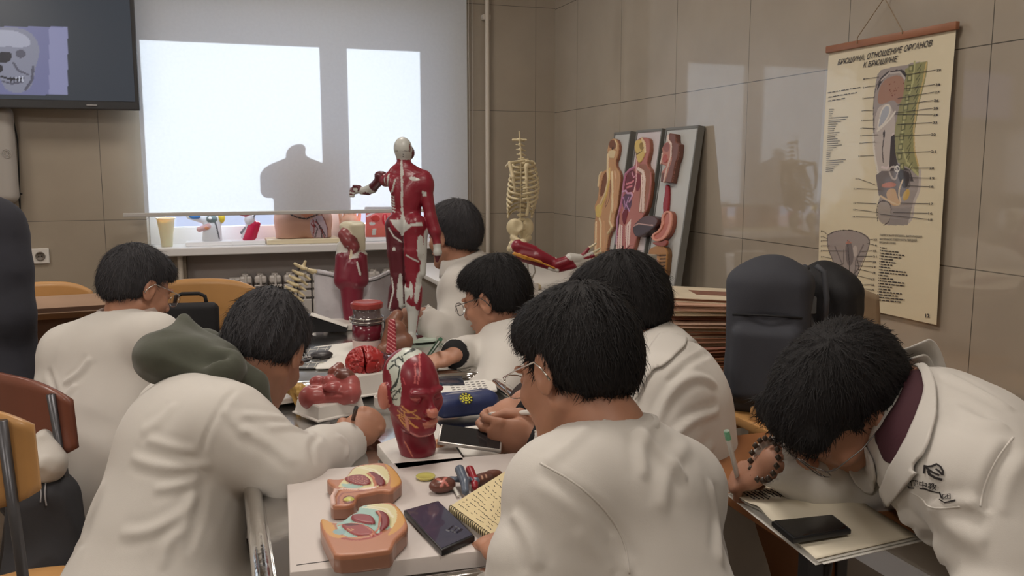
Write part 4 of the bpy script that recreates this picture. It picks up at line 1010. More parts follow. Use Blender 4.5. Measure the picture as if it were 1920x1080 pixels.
# larynx-like head section with blue and yellow
p = sill(395, 452, 5.36); t = thing('head_section_model', 'white head section model with blue and yellow parts on the window sill', 'anatomical model', p)
MB().box(p + V(-.01, 0, .012), (.25, .13, .024), bevel=.004).build('base', M_wplastic, t)
Q = lambda px, py, dy=0: onY(px, py, 5.36 + dy)
s = SDF(.003, .008); W_ = srgb(222, 222, 226)
s.cap(Q(398, 448), Q(398, 425), .055, .050, col=W_); s.ell(Q(398, 415), (.055, .04, .05), col=W_); s.cap(Q(355, 405), Q(398, 415), .018, .03, col=W_); s.cap(Q(398, 405), Q(416, 412), .02, .018, col=W_)
s.ell(Q(365, 406, -.025), (.030, .02, .014), col=srgb(52, 120, 190)); s.ell(Q(416, 408, -.02), (.018, .02, .03), col=srgb(232, 200, 60)); s.ell(Q(397, 410, -.04), (.030, .015, .022), col=srgb(120, 136, 136)); s.ell(Q(394, 409, -.05), (.009, .009, .009), col=srgb(250, 250, 250))
s.cap(Q(374, 430, -.03), Q(392, 424, -.04), .016, .014, col=srgb(220, 176, 176)); s.ell(Q(388, 427, -.045), (.014, .01, .010), col=srgb(226, 150, 110))
s.cap(Q(404, 418, -.045), Q(411, 447, -.042), .003, .003, col=srgb(110, 110, 116))
link_mesh('section', s.mesh(), M_paint, t)
# red neck muscle model
p = sill(465, 448, 5.36); t = thing('neck_muscle_model', 'small crimson neck muscle model on white base on the window sill', 'anatomical model', p)
MB().box(p + V(.0, 0, .012), (.19, .12, .024), bevel=.004).build('base', M_wplastic, t)
s = SDF(.003, .006); CR = srgb(206, 30, 76); RG = srgb(120, 116, 124)
s.cap(Q(466, 446), Q(474, 422), .034, .030, col=CR); s.cap(Q(476, 444), Q(484, 420), .016, .014, col=CR); s.cap(Q(455, 444, -.01), Q(470, 405, -.01), .010, .008, col=srgb(224, 214, 220)); s.cap(Q(460, 446, -.02), Q(478, 402, -.02), .006, .005, col=RG); s.cap(Q(453, 436, -.01), Q(464, 424, -.01), .009, col=RG)
s.ell(Q(468, 412, -.005), (.03, .03, .035), col=srgb(216, 208, 212)); s.ell(Q(460, 402, -.005), (.034, .03, .012), col=CR); s.ell(Q(468, 396), (.03, .03, .02), col=srgb(222, 190, 180))
link_mesh('muscles', s.mesh(), M_paint, t)
# male half torso on board
p = sill(570, 452, 5.37); t = thing('torso_model', 'flesh coloured armless torso model on the sill, half hidden by the blind', 'anatomical model', p)
Q = lambda px, py, dy=0: onY(px, py, 5.37 + dy)
MB().box(p + V(-.01, 0, .014), (.42, .20, .028), bevel=.004).build('base', mat('cream board', srgb(222, 210, 180), .5), t)
s = SDF(.005, .03); fl = srgb(205, 160, 140); T_ = lambda x, z, dy=0: V(p[0] + x, 5.37 + dy, p[2] + z)
s.ecap(T_(-.085, .03), T_(-.075, .14), .078, .075, .088, .08, (1, 0, 0), k=.006, col=fl); s.ecap(T_(.085, .03), T_(.075, .14), .078, .075, .088, .08, (1, 0, 0), k=.006, col=fl)
s.ecap(T_(0, .14), T_(0, .30), .165, .085, .125, .075, (1, 0, 0), k=.03, col=fl); s.ecap(T_(0, .30), T_(0, .43), .13, .08, .165, .085, (1, 0, 0), k=.04, col=fl)
s.cap(T_(-.13, .455), T_(.13, .455), .055, k=.04, col=fl); s.cap(T_(-.155, .44), T_(-.165, .37), .055, .045, k=.02, col=fl); s.cap(T_(.155, .44), T_(.165, .37), .055, .045, k=.02, col=fl)
s.cap(T_(0, .48), T_(-.005, .575), .055, .045, k=.03, col=fl); s.cap(T_(-.03, .57), T_(.02, .60), .03, .025, k=.02, col=fl)
s.box(T_(0, .0, 0), (.3, .2, .03), op='s', k=.002)
def torso_paint(v, C):
    fr = v[:, 1] < 5.37; Mx = frame_matrix((0, 5.30, 0), x=(1, 0, 0), y=(0, 0, 1)); L = lambda pts: LP(Mx, [(500 + a / 7.385, 390 + b / 7.385) for a, b in pts]); X = v[fr][:, [0, 2]]; c = C[fr]
    dk = srgb(70, 60, 62); lil = srgb(196, 176, 186)
    lay = [('p', L([(600, 170), (680, 110), (760, 100), (830, 250), (850, 410), (640, 420), (600, 300)]), lil), ('l', L([(330, 90), (430, 130), (540, 150), (640, 110), (700, 90)]), dk, .004), ('p', L([(430, 60), (540, 135), (640, 95), (660, 40)]), srgb(214, 140, 110)),
           ('l', L([(760, 90), (810, 180), (850, 300), (850, 410)]), srgb(130, 70, 64), .003)] + [('l', L(q), dk if i % 2 else srgb(150, 60, 60), .0028) for i, q in enumerate([[(650, 170), (660, 260), (640, 410)], [(660, 230), (700, 280), (670, 410)], [(670, 180), (740, 260), (800, 410)], [(720, 250), (760, 330), (760, 410)], [(640, 160), (610, 220), (650, 260)], [(680, 160), (700, 200), (770, 300), (815, 390)]])]
    C[fr] = paint_layers(X, c, lay); return C
link_mesh('torso', s.mesh(colfn=torso_paint), M_paint, t)
# hand-like pale orange model behind
p = sill(657, 446, 5.42); s = SDF(.004, .01); oc = srgb(226, 180, 150)
s.cap(p + V(0, 0, .02), p + V(0, 0, .10), .05, .06, col=oc)
for k in range(5): s.cap(p + V(-.05 + .025 * k, 0, .10), p + V(-.06 + .03 * k, 0, .16 + .02 * (2 - abs(2 - k))), .014, .010, col=oc)
s.box(p + V(0, 0, .008), (.09, .06, .010), col=WHT)
tag(link_mesh('hand_model', s.mesh(), M_paint), 'pale orange hand model on the sill behind the leg muscle model', 'anatomical model')
# red kidney and organ plaque
p = sill(710, 446, 5.36); t = thing('organ_plaque', 'salmon pink organ relief plaque at the right end of the window sill', 'anatomical model', p)
MB().box(p + V(.01, 0, .012), (.20, .10, .024), bevel=.004).build('base', M_wplastic, t)
Mx = frame_matrix((0, 5.345, 0), x=(1, 0, 0), y=(0, 0, 1)); L = lambda pts: LP(Mx, [(500 + a / 7.385, 390 + b / 7.385) for a, b in pts])
relief('relief_plate', Mx, L([(1370, 400), (1370, -120), (1735, -120), (1735, 400)]), .02, [
    ('p', L([(1370, 290), (1735, 250), (1735, 400), (1370, 400)]), srgb(214, 110, 96)), ('p', chaikin(L([(1430, 120), (1500, 80), (1560, 120), (1550, 170), (1500, 190), (1440, 160)])), srgb(200, 66, 60), (.004,)),
    ('p', chaikin(L([(1590, 90), (1640, 70), (1665, 120), (1660, 200), (1690, 230), (1630, 250), (1590, 190)])), srgb(206, 30, 50), (.006,)), ('l', L([(1625, 100), (1630, 190)]), srgb(240, 150, 140), .004),
    ('p', chaikin(L([(1400, 190), (1500, 195), (1490, 230), (1430, 245)])), WHT), ('p', L([(1455, 290), (1510, 280), (1500, 370), (1450, 370)]), WHT, (.003,)), ('l', L([(1380, 110), (1440, 80), (1480, 60)]), srgb(240, 220, 220), .006)], M_paint, t, base=srgb(222, 110, 104), res=.003)

# ------------------------------------------------------------------ far table
# hip / thigh muscle model
d0 = 3.25; t = thing('thigh_muscle_model', 'red and white thigh muscle model with cream bone block behind the grey bag', 'anatomical model', onz(662, 612, TZ) )
G = lambda a, b, dd=0: at(500 + a / 7.385, 390 + b / 7.385, d0 + dd)
s = SDF(.0035, .006); tw = .5
cr_ = srgb(206, 200, 176); BR = srgb(134, 62, 66); mr = srgb(122, 34, 54)
s.box(G(1255, 400), (.026, .03, .05), r=.008, col=cr_); s.cap(G(1075, 260), G(1290, 250), .018, .014, k=.02, col=cr_); s.cap(G(1130, 280), G(1240, 420), .022, .03, k=.015, col=cr_); s.cap(G(1270, 560), G(1290, 620), .022, .018, col=srgb(170, 40, 60)); s.ell(G(1290, 640), (.028, .03, .014), col=WHT)
s.cap(G(1070, 370, -.02), G(1150, 470, -.03), .022, .026, col=BR); s.cap(G(1130, 440, -.03), G(1215, 540, -.035), .022, .018, col=BR); s.cap(G(1215, 530, -.035), G(1180, 640, -.03), .016, .012, col=BR)
s.cap(G(1080, 540, -.01), G(1070, 680, -.01), .028, .03, col=WHT); s.cap(G(1075, 700, -.015), G(1080, 990, -.01), .032, .040, col=mr); s.cap(G(1160, 560, -.01), G(1155, 820, -.02), .022, .025, col=BR); s.cap(G(1185, 560, -.045), G(1165, 700, -.04), .004, col=srgb(226, 214, 190))
s.cap(G(1190, 800, -.03), G(1130, 990, -.025), .024, .03, col=mr); s.cap(G(1220, 650, -.02), G(1215, 730, -.03), .020, .018, col=WHT); s.cap(G(1225, 780, -.03), G(1240, 1000, -.02), .026, .035, col=mr); s.cap(G(1295, 700, -.01), G(1300, 1000, -.01), .026, .03, col=mr); s.cap(G(1255, 740, -.058), G(1295, 920, -.048), .003, col=WHT)
s.cap(G(1180, 900), G(1185, 1560), .05, .03, col=mr)
link_mesh('muscle_block', s.mesh(), M_paint_gloss, t)
pb = onz(662, 612, TZ); MB().box((pb[0], pb[1], TZ + .012), (.20, .16, .024), bevel=.004).build('base', M_white, t)
# grey bag with zip
M_bag = mat('grey satin bag', srgb(186, 183, 188), .32, noise=(5, .06), bump=(11, .6, .012), sheen=.3)
pL, pR = onz(590, 606, TZ), onz(738, 600, TZ); cx = (pL + pR) / 2; w = np.linalg.norm(pR - pL); t = thing('zip_bag', 'grey satin zipper bag standing on the far table', 'bag', (cx[0], cx[1], TZ), None)
ax = unit((pR - pL) * V(1, 1, 0)); ay = np.cross(V(0, 0, 1), ax); hgt = .19
def bagfn(sgn):
    def fn(u, v):
        e = 1 - (2 * u - 1) ** 2; bul = (.055 * (1 - v ** 2.2) + .008) * e ** .45; wv = .010 * math.sin(9 * u + 4 * v) * v * (1 - v) * 4 + .007 * math.sin(17 * u - 6 * v) * e
        x = (u - .5) * w * (1.0 - .05 * v + .03 * v * v * (abs(2 * u - 1) > .9)); z = hgt * v + .012 * math.sin(5.5 * u + 1) * v - (0.02 * e * v)
        return cx * V(1, 1, 0) + ax * x + ay * (sgn * bul + sgn * wv * .6) + V(0, 0, TZ + .004 + z)
    return fn
g = MB(); g.sheet(bagfn(-1), 40, 24); g.sheet(bagfn(1), 40, 24); g.build('bag_body', M_bag, t, smooth=True, solid=.002)
g = MB(); f_ = bagfn(-1); g.tube([f_(u, .93) + V(0, 0, 0) - ay * .003 for u in np.linspace(.02, .98, 24)], .0035, 6); g.build('zipper', mat('zip grey', srgb(108, 106, 108), .4), t, smooth=True)
g = MB(); e = f_(.98, .93); g.tube([e, e + ax * .03 + V(0, 0, .005), e + ax * .045 - V(0, 0, .03), e + ax * .05 - V(0, 0, .09)], .003, 6); g.build('wrist_strap', MATS['zip grey'], t, smooth=True)

# cervical spine model on a curved rod
M_bone = mat('aged bone plastic', srgb(206, 192, 156), .5, noise=(30, .08))
b0 = onz(548, 612, TZ); dd = 2.75; base = onz(545, 640, TZ); t = thing('spine_model', 'beige neck vertebrae model on a rod beside the grey bag', 'anatomical model', (base[0], base[1], TZ))
S0 = lambda px, py, q=0: at(px, py, 2.98 + q)
g = MB(); g.tube([(base[0], base[1], TZ), S0(542, 585), S0(550, 545), S0(560, 502)], .005, 8); g.lathe([(.05, 0), (.05, .008), (.046, .012), (.01, .014)], (base[0], base[1], TZ), 28); g.build('stand', M_chairleg, t, auto=True)
vp = [(568, 502), (562, 513), (556, 523), (552, 533), (549, 543), (546, 553), (543, 564), (541, 576)]
for i, (a, b) in enumerate(vp):
    c = S0(a, b); u = unit(S0(566, 500) - S0(543, 560)); Rr = unit(np.cross(u, _FH)); F_ = np.cross(Rr, u); sc_ = .016 + .0012 * i; s = SDF(.0022, .004); MR = np.stack([Rr, F_, u], 1)
    s.ell(c, (sc_, sc_, .007), MR); s.cap(c - Rr * sc_, c - Rr * (sc_ + .022) - u * .006, .005, .004); s.cap(c - Rr * .01 - F_ * .008, c - Rr * .018 - F_ * .034 + u * .004, .005, .005)
    s.cap(c + Rr * .006 - F_ * .01, c + Rr * .022 - F_ * .02 + u * (.003 if i else .004), .005, .004); s.ell(c - F_ * (sc_ + .006), (.006, .004, .006), op='s')
    if i == 0: s.cap(c, c + u * .022, .006, .005); s.cap(c - Rr * .02 - F_ * .01, c - Rr * .045 - F_ * .01 + u * .004, .006, .007); s.cap(c + Rr * .015, c + Rr * .03 + u * .003, .006, .005)
    link_mesh('vertebra', s.mesh(), M_bone, t)

# ------------------------------------------------------------------ skeleton of the trunk
d0 = 4.0; K = lambda a, b, q=0: at(920 + a / 3.6, 240 + b / 3.6, d0 + q)
t = thing('skeleton_torso_model', 'bone coloured skeleton trunk with ribs and pelvis on a rod in the corner', 'anatomical model', K(215, 1130))
bp_ = K(215, 1060); 
g = MB(); g.tube([K(193, 20), K(205, 180), K(200, 600), K(225, 800), (bp_[0], bp_[1], .81)], .0030, 8); g.lathe([(.085, 0), (.085, .012), (.08, .018), (.012, .02)], (bp_[0], bp_[1], .803), 32); g.build('stand', M_bone, t, auto=True)
sp = chaikin([(195, 80), (200, 130), (205, 190), (235, 260), (245, 340), (235, 430), (205, 520), (205, 610), (230, 680)], 2, closed=False)
L_ = [K(*q, .03) for q in sp]; cum = np.concatenate([[0], np.cumsum([np.linalg.norm(b - a) for a, b in zip(L_[:-1], L_[1:])])])
def spine_at(u): x = u * cum[-1]; i = min(np.searchsorted(cum, x), len(cum) - 1); i = max(i, 1); f = (x - cum[i - 1]) / (cum[i] - cum[i - 1] + 1e-9); return L_[i - 1] * (1 - f) + L_[i] * f
for i in range(20):
    c = spine_at(i / 19); s = SDF(.003, .004); r = .009 + .0007 * i
    s.ell(c, (r, r, .009)); s.cap(c, c + _FH * .012 + _R * .022 + V(0, 0, -.006), .0045, .0035); s.cap(c + _FH * .005, c + _FH * .02 - _R * .018, .004, .0035)
    if i == 0: s.cap(c - _R * .03, c + _R * .03, .006, .005)
    link_mesh('vertebra', s.mesh(), M_bone, t)
fcx = lambda y: 195 + 0 * y
for i in range(12):
    top = 235 + i * 29; cxl = K(205, top); sp_ = K(238 - max(0, i - 5) * 4, top - 10, .05); wd = (.050 + .012 * math.sin(min(i, 7) / 7 * math.pi * .62) * 1.6) * (1 if i < 8 else 1 - .05 * (i - 7)); dep = .055 + .02 * math.sin(i / 11 * math.pi)
    for sg in (-1, 1):
        pts = []; full = i < 7; N_ = 13
        for k in range(N_):
            a = k / (N_ - 1) * (math.pi * (.97 if full else max(.55, .9 - .08 * (i - 6)))); drop = (.03 + .0035 * i) * (1 - math.cos(a)) / 2
            rx = wd * math.sin(a) * sg; ry = -dep * (1 - math.cos(a)) + .03
            pts.append(sp_ + _R * (rx - .022 * (1 - math.cos(a)) / 2 * 1.0) + _FH * ry + V(0, 0, -drop))
        MB().tube(pts, [.0058] * (N_ - 2) + [.006, .005], 6).build('rib', M_bone, t, smooth=True)
s = SDF(.003, .006); s.cap(K(128, 240, -.06), K(150, 330, -.075), .009, .008); s.cap(K(150, 330, -.075), K(165, 430, -.07), .008, .005); s.cap(K(128, 235, -.06), K(250, 215, -.01), .006, .006); s.cap(K(128, 235, -.06), K(105, 260, .02), .006, .006); link_mesh('sternum', s.mesh(), M_bone, t)
s = SDF(.003, .006); s.chain([K(240, 225, -.02), K(280, 230, .0), K(290, 260, .02)], .007); s.chain([K(240, 265, -.05), K(242, 350, -.055), K(245, 450, -.05), K(255, 520, -.04), K(245, 585, -.03)], [.009, .006, .006, .006, .008]); s.ell(K(245, 255, -.045), (.013, .012, .014)); link_mesh('arm_bone', s.mesh(), M_bone, t)
s = SDF(.003, .010); 
s.ell(K(165, 670, -.03), (.040, .02, .040), R3(frame_matrix((0, 0, 0), x=D(.9, -.3, -.2), z=D(.3, .9, 0)))); s.ell(K(250, 670, .03), (.028, .02, .042)); s.ell(K(220, 700, .04), (.022, .018, .04)); s.cap(K(150, 740, -.03), K(200, 770, -.05), .014, .012); s.cap(K(260, 740, .02), K(225, 770, -.03), .013, .012); s.ell(K(180, 650, -.055), (.022, .012, .028), op='s', k=.01)
s.ell(K(215, 720, -.03), (.016, .03, .018), op='s', k=.01); s.ell(K(150, 780, -.03), (.018, .018, .014)); s.cap(K(150, 785, -.03), K(130, 815, -.03), .012, .015); link_mesh('pelvis', s.mesh(), M_bone, t)
# arm muscle model lying across its metal cradle
t = thing('arm_muscle_model', 'red arm muscle model with white hand bones lying on two supports', 'anatomical model', K(250, 1000))
s = SDF(.0032, .006); K2 = lambda a, b, q=0: at(920 + a / 3.6, 240 + b / 3.6, 3.72 + q); mr = srgb(134, 30, 48)
s.cap(K2(150, 810), K2(215, 775), .014, .018, col=BONE); s.cap(K2(185, 800), K2(290, 830), .030, .024, col=mr); s.cap(K2(210, 850), K2(330, 880), .030, .028, col=mr); s.cap(K2(320, 860), K2(430, 905), .028, .018, col=mr); s.cap(K2(230, 880), K2(400, 940), .018, .012, col=mr); s.cap(K2(430, 895), K2(440, 905), .014, col=WHT)
s.cap(K2(445, 925), K2(540, 890), .026, .022, col=mr); s.cap(K2(460, 950), K2(560, 930), .016, .014, col=mr); s.cap(K2(540, 880), K2(600, 880), .024, .018, col=WHT); s.cap(K2(560, 925), K2(620, 910), .012, .010, col=WHT)
for i, (a, b, c_, d_) in enumerate([(610, 870, 665, 810), (610, 878, 690, 840), (615, 885, 700, 860), (620, 895, 690, 890)]):
    s.cap(K2(a, b), K2(c_, d_), .010, .006, col=WHT if i % 2 else mr); s.cap(K2(c_, d_), K2(c_ + 45, d_ - 30 + 5 * i), .006, .005, col=BONE)
s.chain([K2(150, 850, -.03), K2(230, 880, -.035), K2(330, 905, -.035), K2(430, 945, -.03)], .004, col=srgb(214, 150, 60)); s.chain([K2(160, 840, -.03), K2(240, 868, -.04), K2(340, 900, -.036)], .003, col=srgb(214, 150, 60)); s.chain([K2(395, 950, -.02), K2(450, 965, -.02)], .007, col=WHT)
def armpaint(v, C):
    m = (np.sin(v[:, 0] * 900 + v[:, 2] * 500) > .55) & (C[:, 0] > .4); C[m] = C[m] * .55; return C
link_mesh('arm', s.mesh(), M_paint_gloss, t)
g = MB(); q = K2(228, 890); 
for dx in (-.035, -.012, .012, .035): g.tube([q + _R * dx, q + _R * dx * 1.3 - V(0, 0, .05), q + _R * dx * .6 - V(0, 0, .10)], .0035, 6)
g.build('cradle', mat('cradle metal', srgb(190, 186, 178), .35, .5), t, smooth=True)
g = MB(); q2 = q - V(0, 0, .10); g.box((q2[0], q2[1], (q2[2] + .801) / 2), (.10, .08, q2[2] - .801), bevel=.003); g.build('support_block', M_white, t); g = MB(); q3 = K2(640, 930); g.box((q3[0] + .02, q3[1], (q3[2] - .03 + .801) / 2), (.10, .10, q3[2] - .03 - .801), bevel=.003); g.build('support_block', M_white, t)

# ------------------------------------------------------------------ three relief boards leaning on the right wall
zt, zb, Xt, Xb = 1.53, .803, 2.045, 1.945
upv = unit((Xt - Xb, 0, zt - zb)); YA = [onX(1153, 250, 2.045)[1], onX(1184, 250, 2.045)[1], onX(1195, 250, 2.045)[1], onX(1243, 245, 2.045)[1], onX(1250, 245, 2.045)[1], onX(1311, 238, 2.045)[1]]
M_board = mat('board grey white', srgb(196, 198, 196), .45); M_board2 = mat('board pinkish white', srgb(214, 206, 208), .45)
hB = (zt - zb) / upv[2]
def board(y0, y1, m, label, zoff=0.0):
    o = V(Xb, y0, zb); M = frame_matrix(o, x=(0, -1, 0), y=upv); w = y0 - y1; t = thing('relief_board', label, 'anatomical model', (Xb, (y0 + y1) / 2, zb), 'relief boards leaning on the wall')
    g = MB(); g.box((w / 2, hB / 2, -.013), (w - .004, hB, .026), M=M); g.build('board', m, t)
    g = MB(); 
    for (c, sz) in (((w / 2, hB - .004, -.012), (w, .012, .032)), ((.004, hB / 2, -.012), (.01, hB, .032)), ((w - .004, hB / 2, -.012), (.01, hB, .032))): g.box(c, sz, M=M)
    g.build('edge_frame', mat('board edge', srgb(120, 120, 116), .4), t); return t, M
A6 = lambda M, pts: LP(M, [(1130 + a / 6.352, 230 + b / 6.352) for a, b in pts]); B6 = lambda M, pts: LP(M, [(1130 + a / 6.352, 380 + b / 6.352) for a, b in pts])
brn = srgb(126, 82, 62); tan = srgb(196, 150, 110); crm = srgb(222, 200, 160); yel = srgb(214, 186, 110); skinb = srgb(150, 96, 74); whp = srgb(228, 206, 196)
t, M = board(YA[0], YA[1], M_board, 'left relief board with a brown and yellow nerve figure')
relief('figure_relief', M, chaikin(A6(M, [(95, 350), (110, 270), (130, 215), (175, 190), (215, 215), (235, 300), (215, 420), (190, 470), (195, 530), (245, 600), (250, 700), (235, 800), (225, 900), (215, 1020), (190, 1080)]) + B6(M, [(170, 230), (175, 300), (110, 380), (80, 590), (60, 700), (-60, 700), (-60, 300), (-40, 150)]) + A6(M, [(-60, 1000), (-10, 900), (0, 640), (40, 590), (95, 560), (100, 480), (110, 400)]), 1), .022, [
    ('p', chaikin(A6(M, [(115, 290), (120, 230), (170, 205), (200, 240), (205, 310), (160, 330)])), brn), ('l', A6(M, [(195, 215), (215, 260), (210, 330)]), crm, .005, (.003,)), ('p', A6(M, [(110, 350), (170, 330), (205, 350), (180, 430), (130, 430)]), crm, (.003,)), ('e', (A6(M, [(165, 315)])[0], np.array((.010, .009))), (0.02, .015, .01)),
    ('p', A6(M, [(100, 450), (135, 430), (130, 560), (95, 570)]), tan), ('l', A6(M, [(112, 390), (108, 600), (115, 700), (80, 850), (20, 980), (0, 1060)]), crm, .008, (.004,)), ('l', A6(M, [(130, 560), (128, 700), (95, 860), (40, 1000), (20, 1080)]), yel, .007, (.004,)),
    ('p', chaikin(A6(M, [(90, 580), (40, 640), (10, 800), (0, 900), (60, 860), (95, 700)])), brn, (-.006,)), ('l', A6(M, [(160, 600), (165, 700), (170, 850), (165, 900), (175, 1070)]), crm, .008, (.004,)), ('l', A6(M, [(190, 590), (200, 680), (190, 850), (185, 1060)]), tan, .006, (.003,)), ('l', A6(M, [(30, 600), (10, 640), (-5, 760)]), crm, .007, (.003,)),
    ('p', chaikin(A6(M, [(140, 600), (140, 900), (60, 1060), (110, 860)]) + B6(M, [(60, 60), (120, 0)])), brn), ('p', chaikin(B6(M, [(-40, 80), (-10, 20), (30, 30), (40, 110), (20, 190), (-30, 180)])), yel, (.005,)), ('l', B6(M, [(-30, 240), (-35, 600)]), crm, .007, (.004,)), ('l', B6(M, [(10, 200), (30, 260), (20, 600)]), crm, .007, (.004,)), ('l', B6(M, [(60, 240), (60, 590)]), tan, .006, (.003,)),
    ('l', B6(M, [(160, 20), (150, 120), (130, 230), (160, 300), (110, 370)]), crm, .007, (.004,))], M_paint, t, base=tan, side=skinb, res=.0032, rough=.0)
t, M = board(YA[2], YA[3], M_board2, 'middle relief board with a red figure showing vessels and a yellow skull')
relief('figure_relief', M, chaikin(A6(M, [(425, 300), (440, 220), (500, 185), (580, 185), (605, 215), (610, 350), (585, 430), (570, 510), (625, 580), (630, 700), (615, 850), (590, 1000), (560, 1080)]) + B6(M, [(520, 180), (450, 440), (400, 600), (380, 700), (210, 700), (200, 500), (240, 300)]) + A6(M, [(250, 1080), (270, 950), (300, 750), (330, 600), (430, 530), (450, 400), (430, 350)]), 1), .024, [
    ('p', A6(M, [(480, 500), (560, 500), (620, 580), (610, 800), (560, 1080), (480, 1080), (500, 700)]), skinb), ('p', chaikin(A6(M, [(435, 300), (450, 220), (520, 200), (570, 300), (560, 400), (520, 480), (480, 490), (460, 400)])), yel, (.006,)), ('p', chaikin(A6(M, [(505, 250), (545, 240), (550, 320), (520, 340), (500, 300)])), srgb(150, 120, 60)), ('l', A6(M, [(440, 330), (470, 390), (530, 350), (555, 300)]), srgb(110, 84, 50), .003), ('l', A6(M, [(520, 195), (560, 260), (565, 360)]), crm, .006, (.003,)),
    ('p', chaikin(A6(M, [(330, 640), (400, 560), (450, 600), (460, 700), (430, 830), (310, 850), (300, 740)])), srgb(110, 40, 52)), ('p', chaikin(A6(M, [(450, 600), (510, 620), (510, 760), (460, 850), (440, 760)])), srgb(120, 26, 44)), ('p', chaikin(A6(M, [(300, 850), (400, 840), (400, 1000), (350, 1080), (280, 1000)])), srgb(92, 60, 84)),
    ('l', A6(M, [(460, 440), (455, 560), (455, 700), (425, 830)]), srgb(232, 190, 190), .004, (.002,)), ('l', A6(M, [(480, 560), (540, 600), (560, 700), (545, 900), (540, 1060)]), whp, .010, (.004,)), ('l', A6(M, [(520, 640), (525, 800), (500, 1060)]), whp, .006, (.004,)), ('l', A6(M, [(440, 540), (380, 570), (330, 620), (310, 720), (290, 900), (260, 1060)]), srgb(186, 120, 150), .008, (.003,)),
    ('l', A6(M, [(300, 830), (330, 820), (350, 850), (400, 850), (410, 880), (370, 950)]), srgb(206, 160, 190), .006, (.003,)), ('l', A6(M, [(330, 740), (390, 720), (420, 700)]), srgb(214, 130, 140), .005), ('l', A6(M, [(340, 780), (400, 760)]), srgb(214, 130, 140), .005), ('l', A6(M, [(400, 600), (420, 660), (440, 640)]), srgb(214, 150, 170), .004),
    ('l', A6(M, [(300, 900), (320, 1000), (290, 1080)]), srgb(186, 140, 180), .004), ('l', A6(M, [(360, 900), (330, 980), (370, 1060)]), srgb(186, 140, 180), .004), ('p', chaikin(B6(M, [(290, 100), (370, 80), (340, 200), (320, 280), (290, 240)])), srgb(110, 14, 34), (.004,)),
    ('p', B6(M, [(250, 260), (290, 280), (280, 560), (200, 560)]), whp), ('p', B6(M, [(320, 290), (390, 200), (370, 500), (320, 560)]), whp)] + [('l', B6(M, [(a, 280), (a - 8, 560)]), srgb(150, 50, 64), .0035) for a in (235, 262, 292, 330, 356)] + [('l', B6(M, [(270, 20), (230, 200), (215, 500)]), srgb(176, 130, 160), .006, (.003,))], M_paint, t, base=srgb(176, 110, 100), side=skinb, res=.0032)
t, M = board(YA[4], YA[5], M_board, 'right relief board with throat, gullet, stomach and gut models')
relief('throat_relief', M, A6(M, [(860, 135), (930, 145), (935, 240), (975, 265), (960, 420), (930, 500), (885, 725), (755, 715), (765, 600), (820, 530), (760, 500), (755, 470), (780, 370), (770, 320), (800, 260), (845, 230), (835, 215)]), .03, [
    ('p', A6(M, [(860, 135), (930, 145), (935, 240), (975, 265), (960, 420), (930, 500), (885, 725), (810, 720), (860, 560), (895, 450), (890, 300), (860, 240)]), srgb(120, 76, 64)), ('l', A6(M, [(850, 170), (855, 225), (890, 270), (885, 420), (840, 560), (800, 715)]), whp, .006, (.003,)), ('p', chaikin(A6(M, [(775, 320), (810, 255), (860, 250), (865, 330), (830, 370)])), srgb(150, 90, 84)),
    ('p', chaikin(A6(M, [(780, 430), (810, 385), (845, 400), (850, 470), (800, 500)])), srgb(176, 90, 84), (.004,)), ('l', A6(M, [(780, 380), (775, 440), (760, 500)]), whp, .005, (.002,)), ('p', A6(M, [(765, 620), (800, 600), (790, 715), (757, 715)]), srgb(110, 66, 56))], M_paint, t, base=srgb(186, 124, 110), side=srgb(112, 72, 60), res=.003)
relief('gullet_relief', M, chaikin(A6(M, [(775, 740), (810, 745), (815, 860), (800, 1080)]) + B6(M, [(800, 80), (775, 170), (750, 160), (745, 40)]) + A6(M, [(750, 950), (770, 850)])), .014, [], M_paint, t, base=srgb(150, 30, 44), res=.003)
relief('stomach_relief', M, chaikin(B6(M, [(760, 170), (800, 110), (860, 100), (890, 160), (885, 280), (850, 380), (790, 450), (700, 480), (640, 440), (650, 380), (710, 350), (760, 280)])), .03, [('p', chaikin(B6(M, [(785, 190), (815, 130), (850, 130), (860, 220), (830, 330), (780, 410), (700, 450), (665, 420), (690, 380), (740, 360), (790, 280)])), srgb(186, 104, 84), (-.006,))], M_paint_gloss, t, base=srgb(216, 150, 130), side=srgb(150, 84, 66), res=.003)
relief('liver_relief', M, chaikin(B6(M, [(440, 310), (520, 220), (600, 165), (700, 165), (755, 210), (745, 280), (640, 370), (490, 440)])), .045, [('p', B6(M, [(445, 310), (520, 265), (640, 280), (740, 290), (640, 370), (490, 435)]), srgb(58, 40, 44)), ('l', B6(M, [(450, 300), (520, 265), (700, 285)]), srgb(200, 160, 150), .003)], M_paint_gloss, t, base=srgb(88, 58, 58), side=srgb(60, 40, 44), res=.003)
relief('gut_relief', M, chaikin(B6(M, [(610, 560), (700, 520), (790, 520), (835, 580), (825, 700), (805, 900), (740, 930), (690, 800), (610, 700)])), .03, [('p', chaikin(B6(M, [(620, 690), (720, 650), (745, 720), (740, 880), (700, 860)])), srgb(176, 130, 110), (.003,)), ('p', chaikin(B6(M, [(650, 480), (760, 480), (850, 440), (830, 540), (700, 520)])), srgb(150, 74, 60), (.004,))] + [('l', B6(M, [(750, 640 + 42 * k), (818 - 3 * k, 636 + 42 * k)]), srgb(90, 62, 34), .004, (-.004,)) for k in range(7)] + [('l', B6(M, [(610, 660), (700, 630), (745, 640)]), srgb(90, 62, 34), .003)], M_paint_gloss, t, base=srgb(168, 120, 66), side=srgb(120, 84, 50), res=.003)
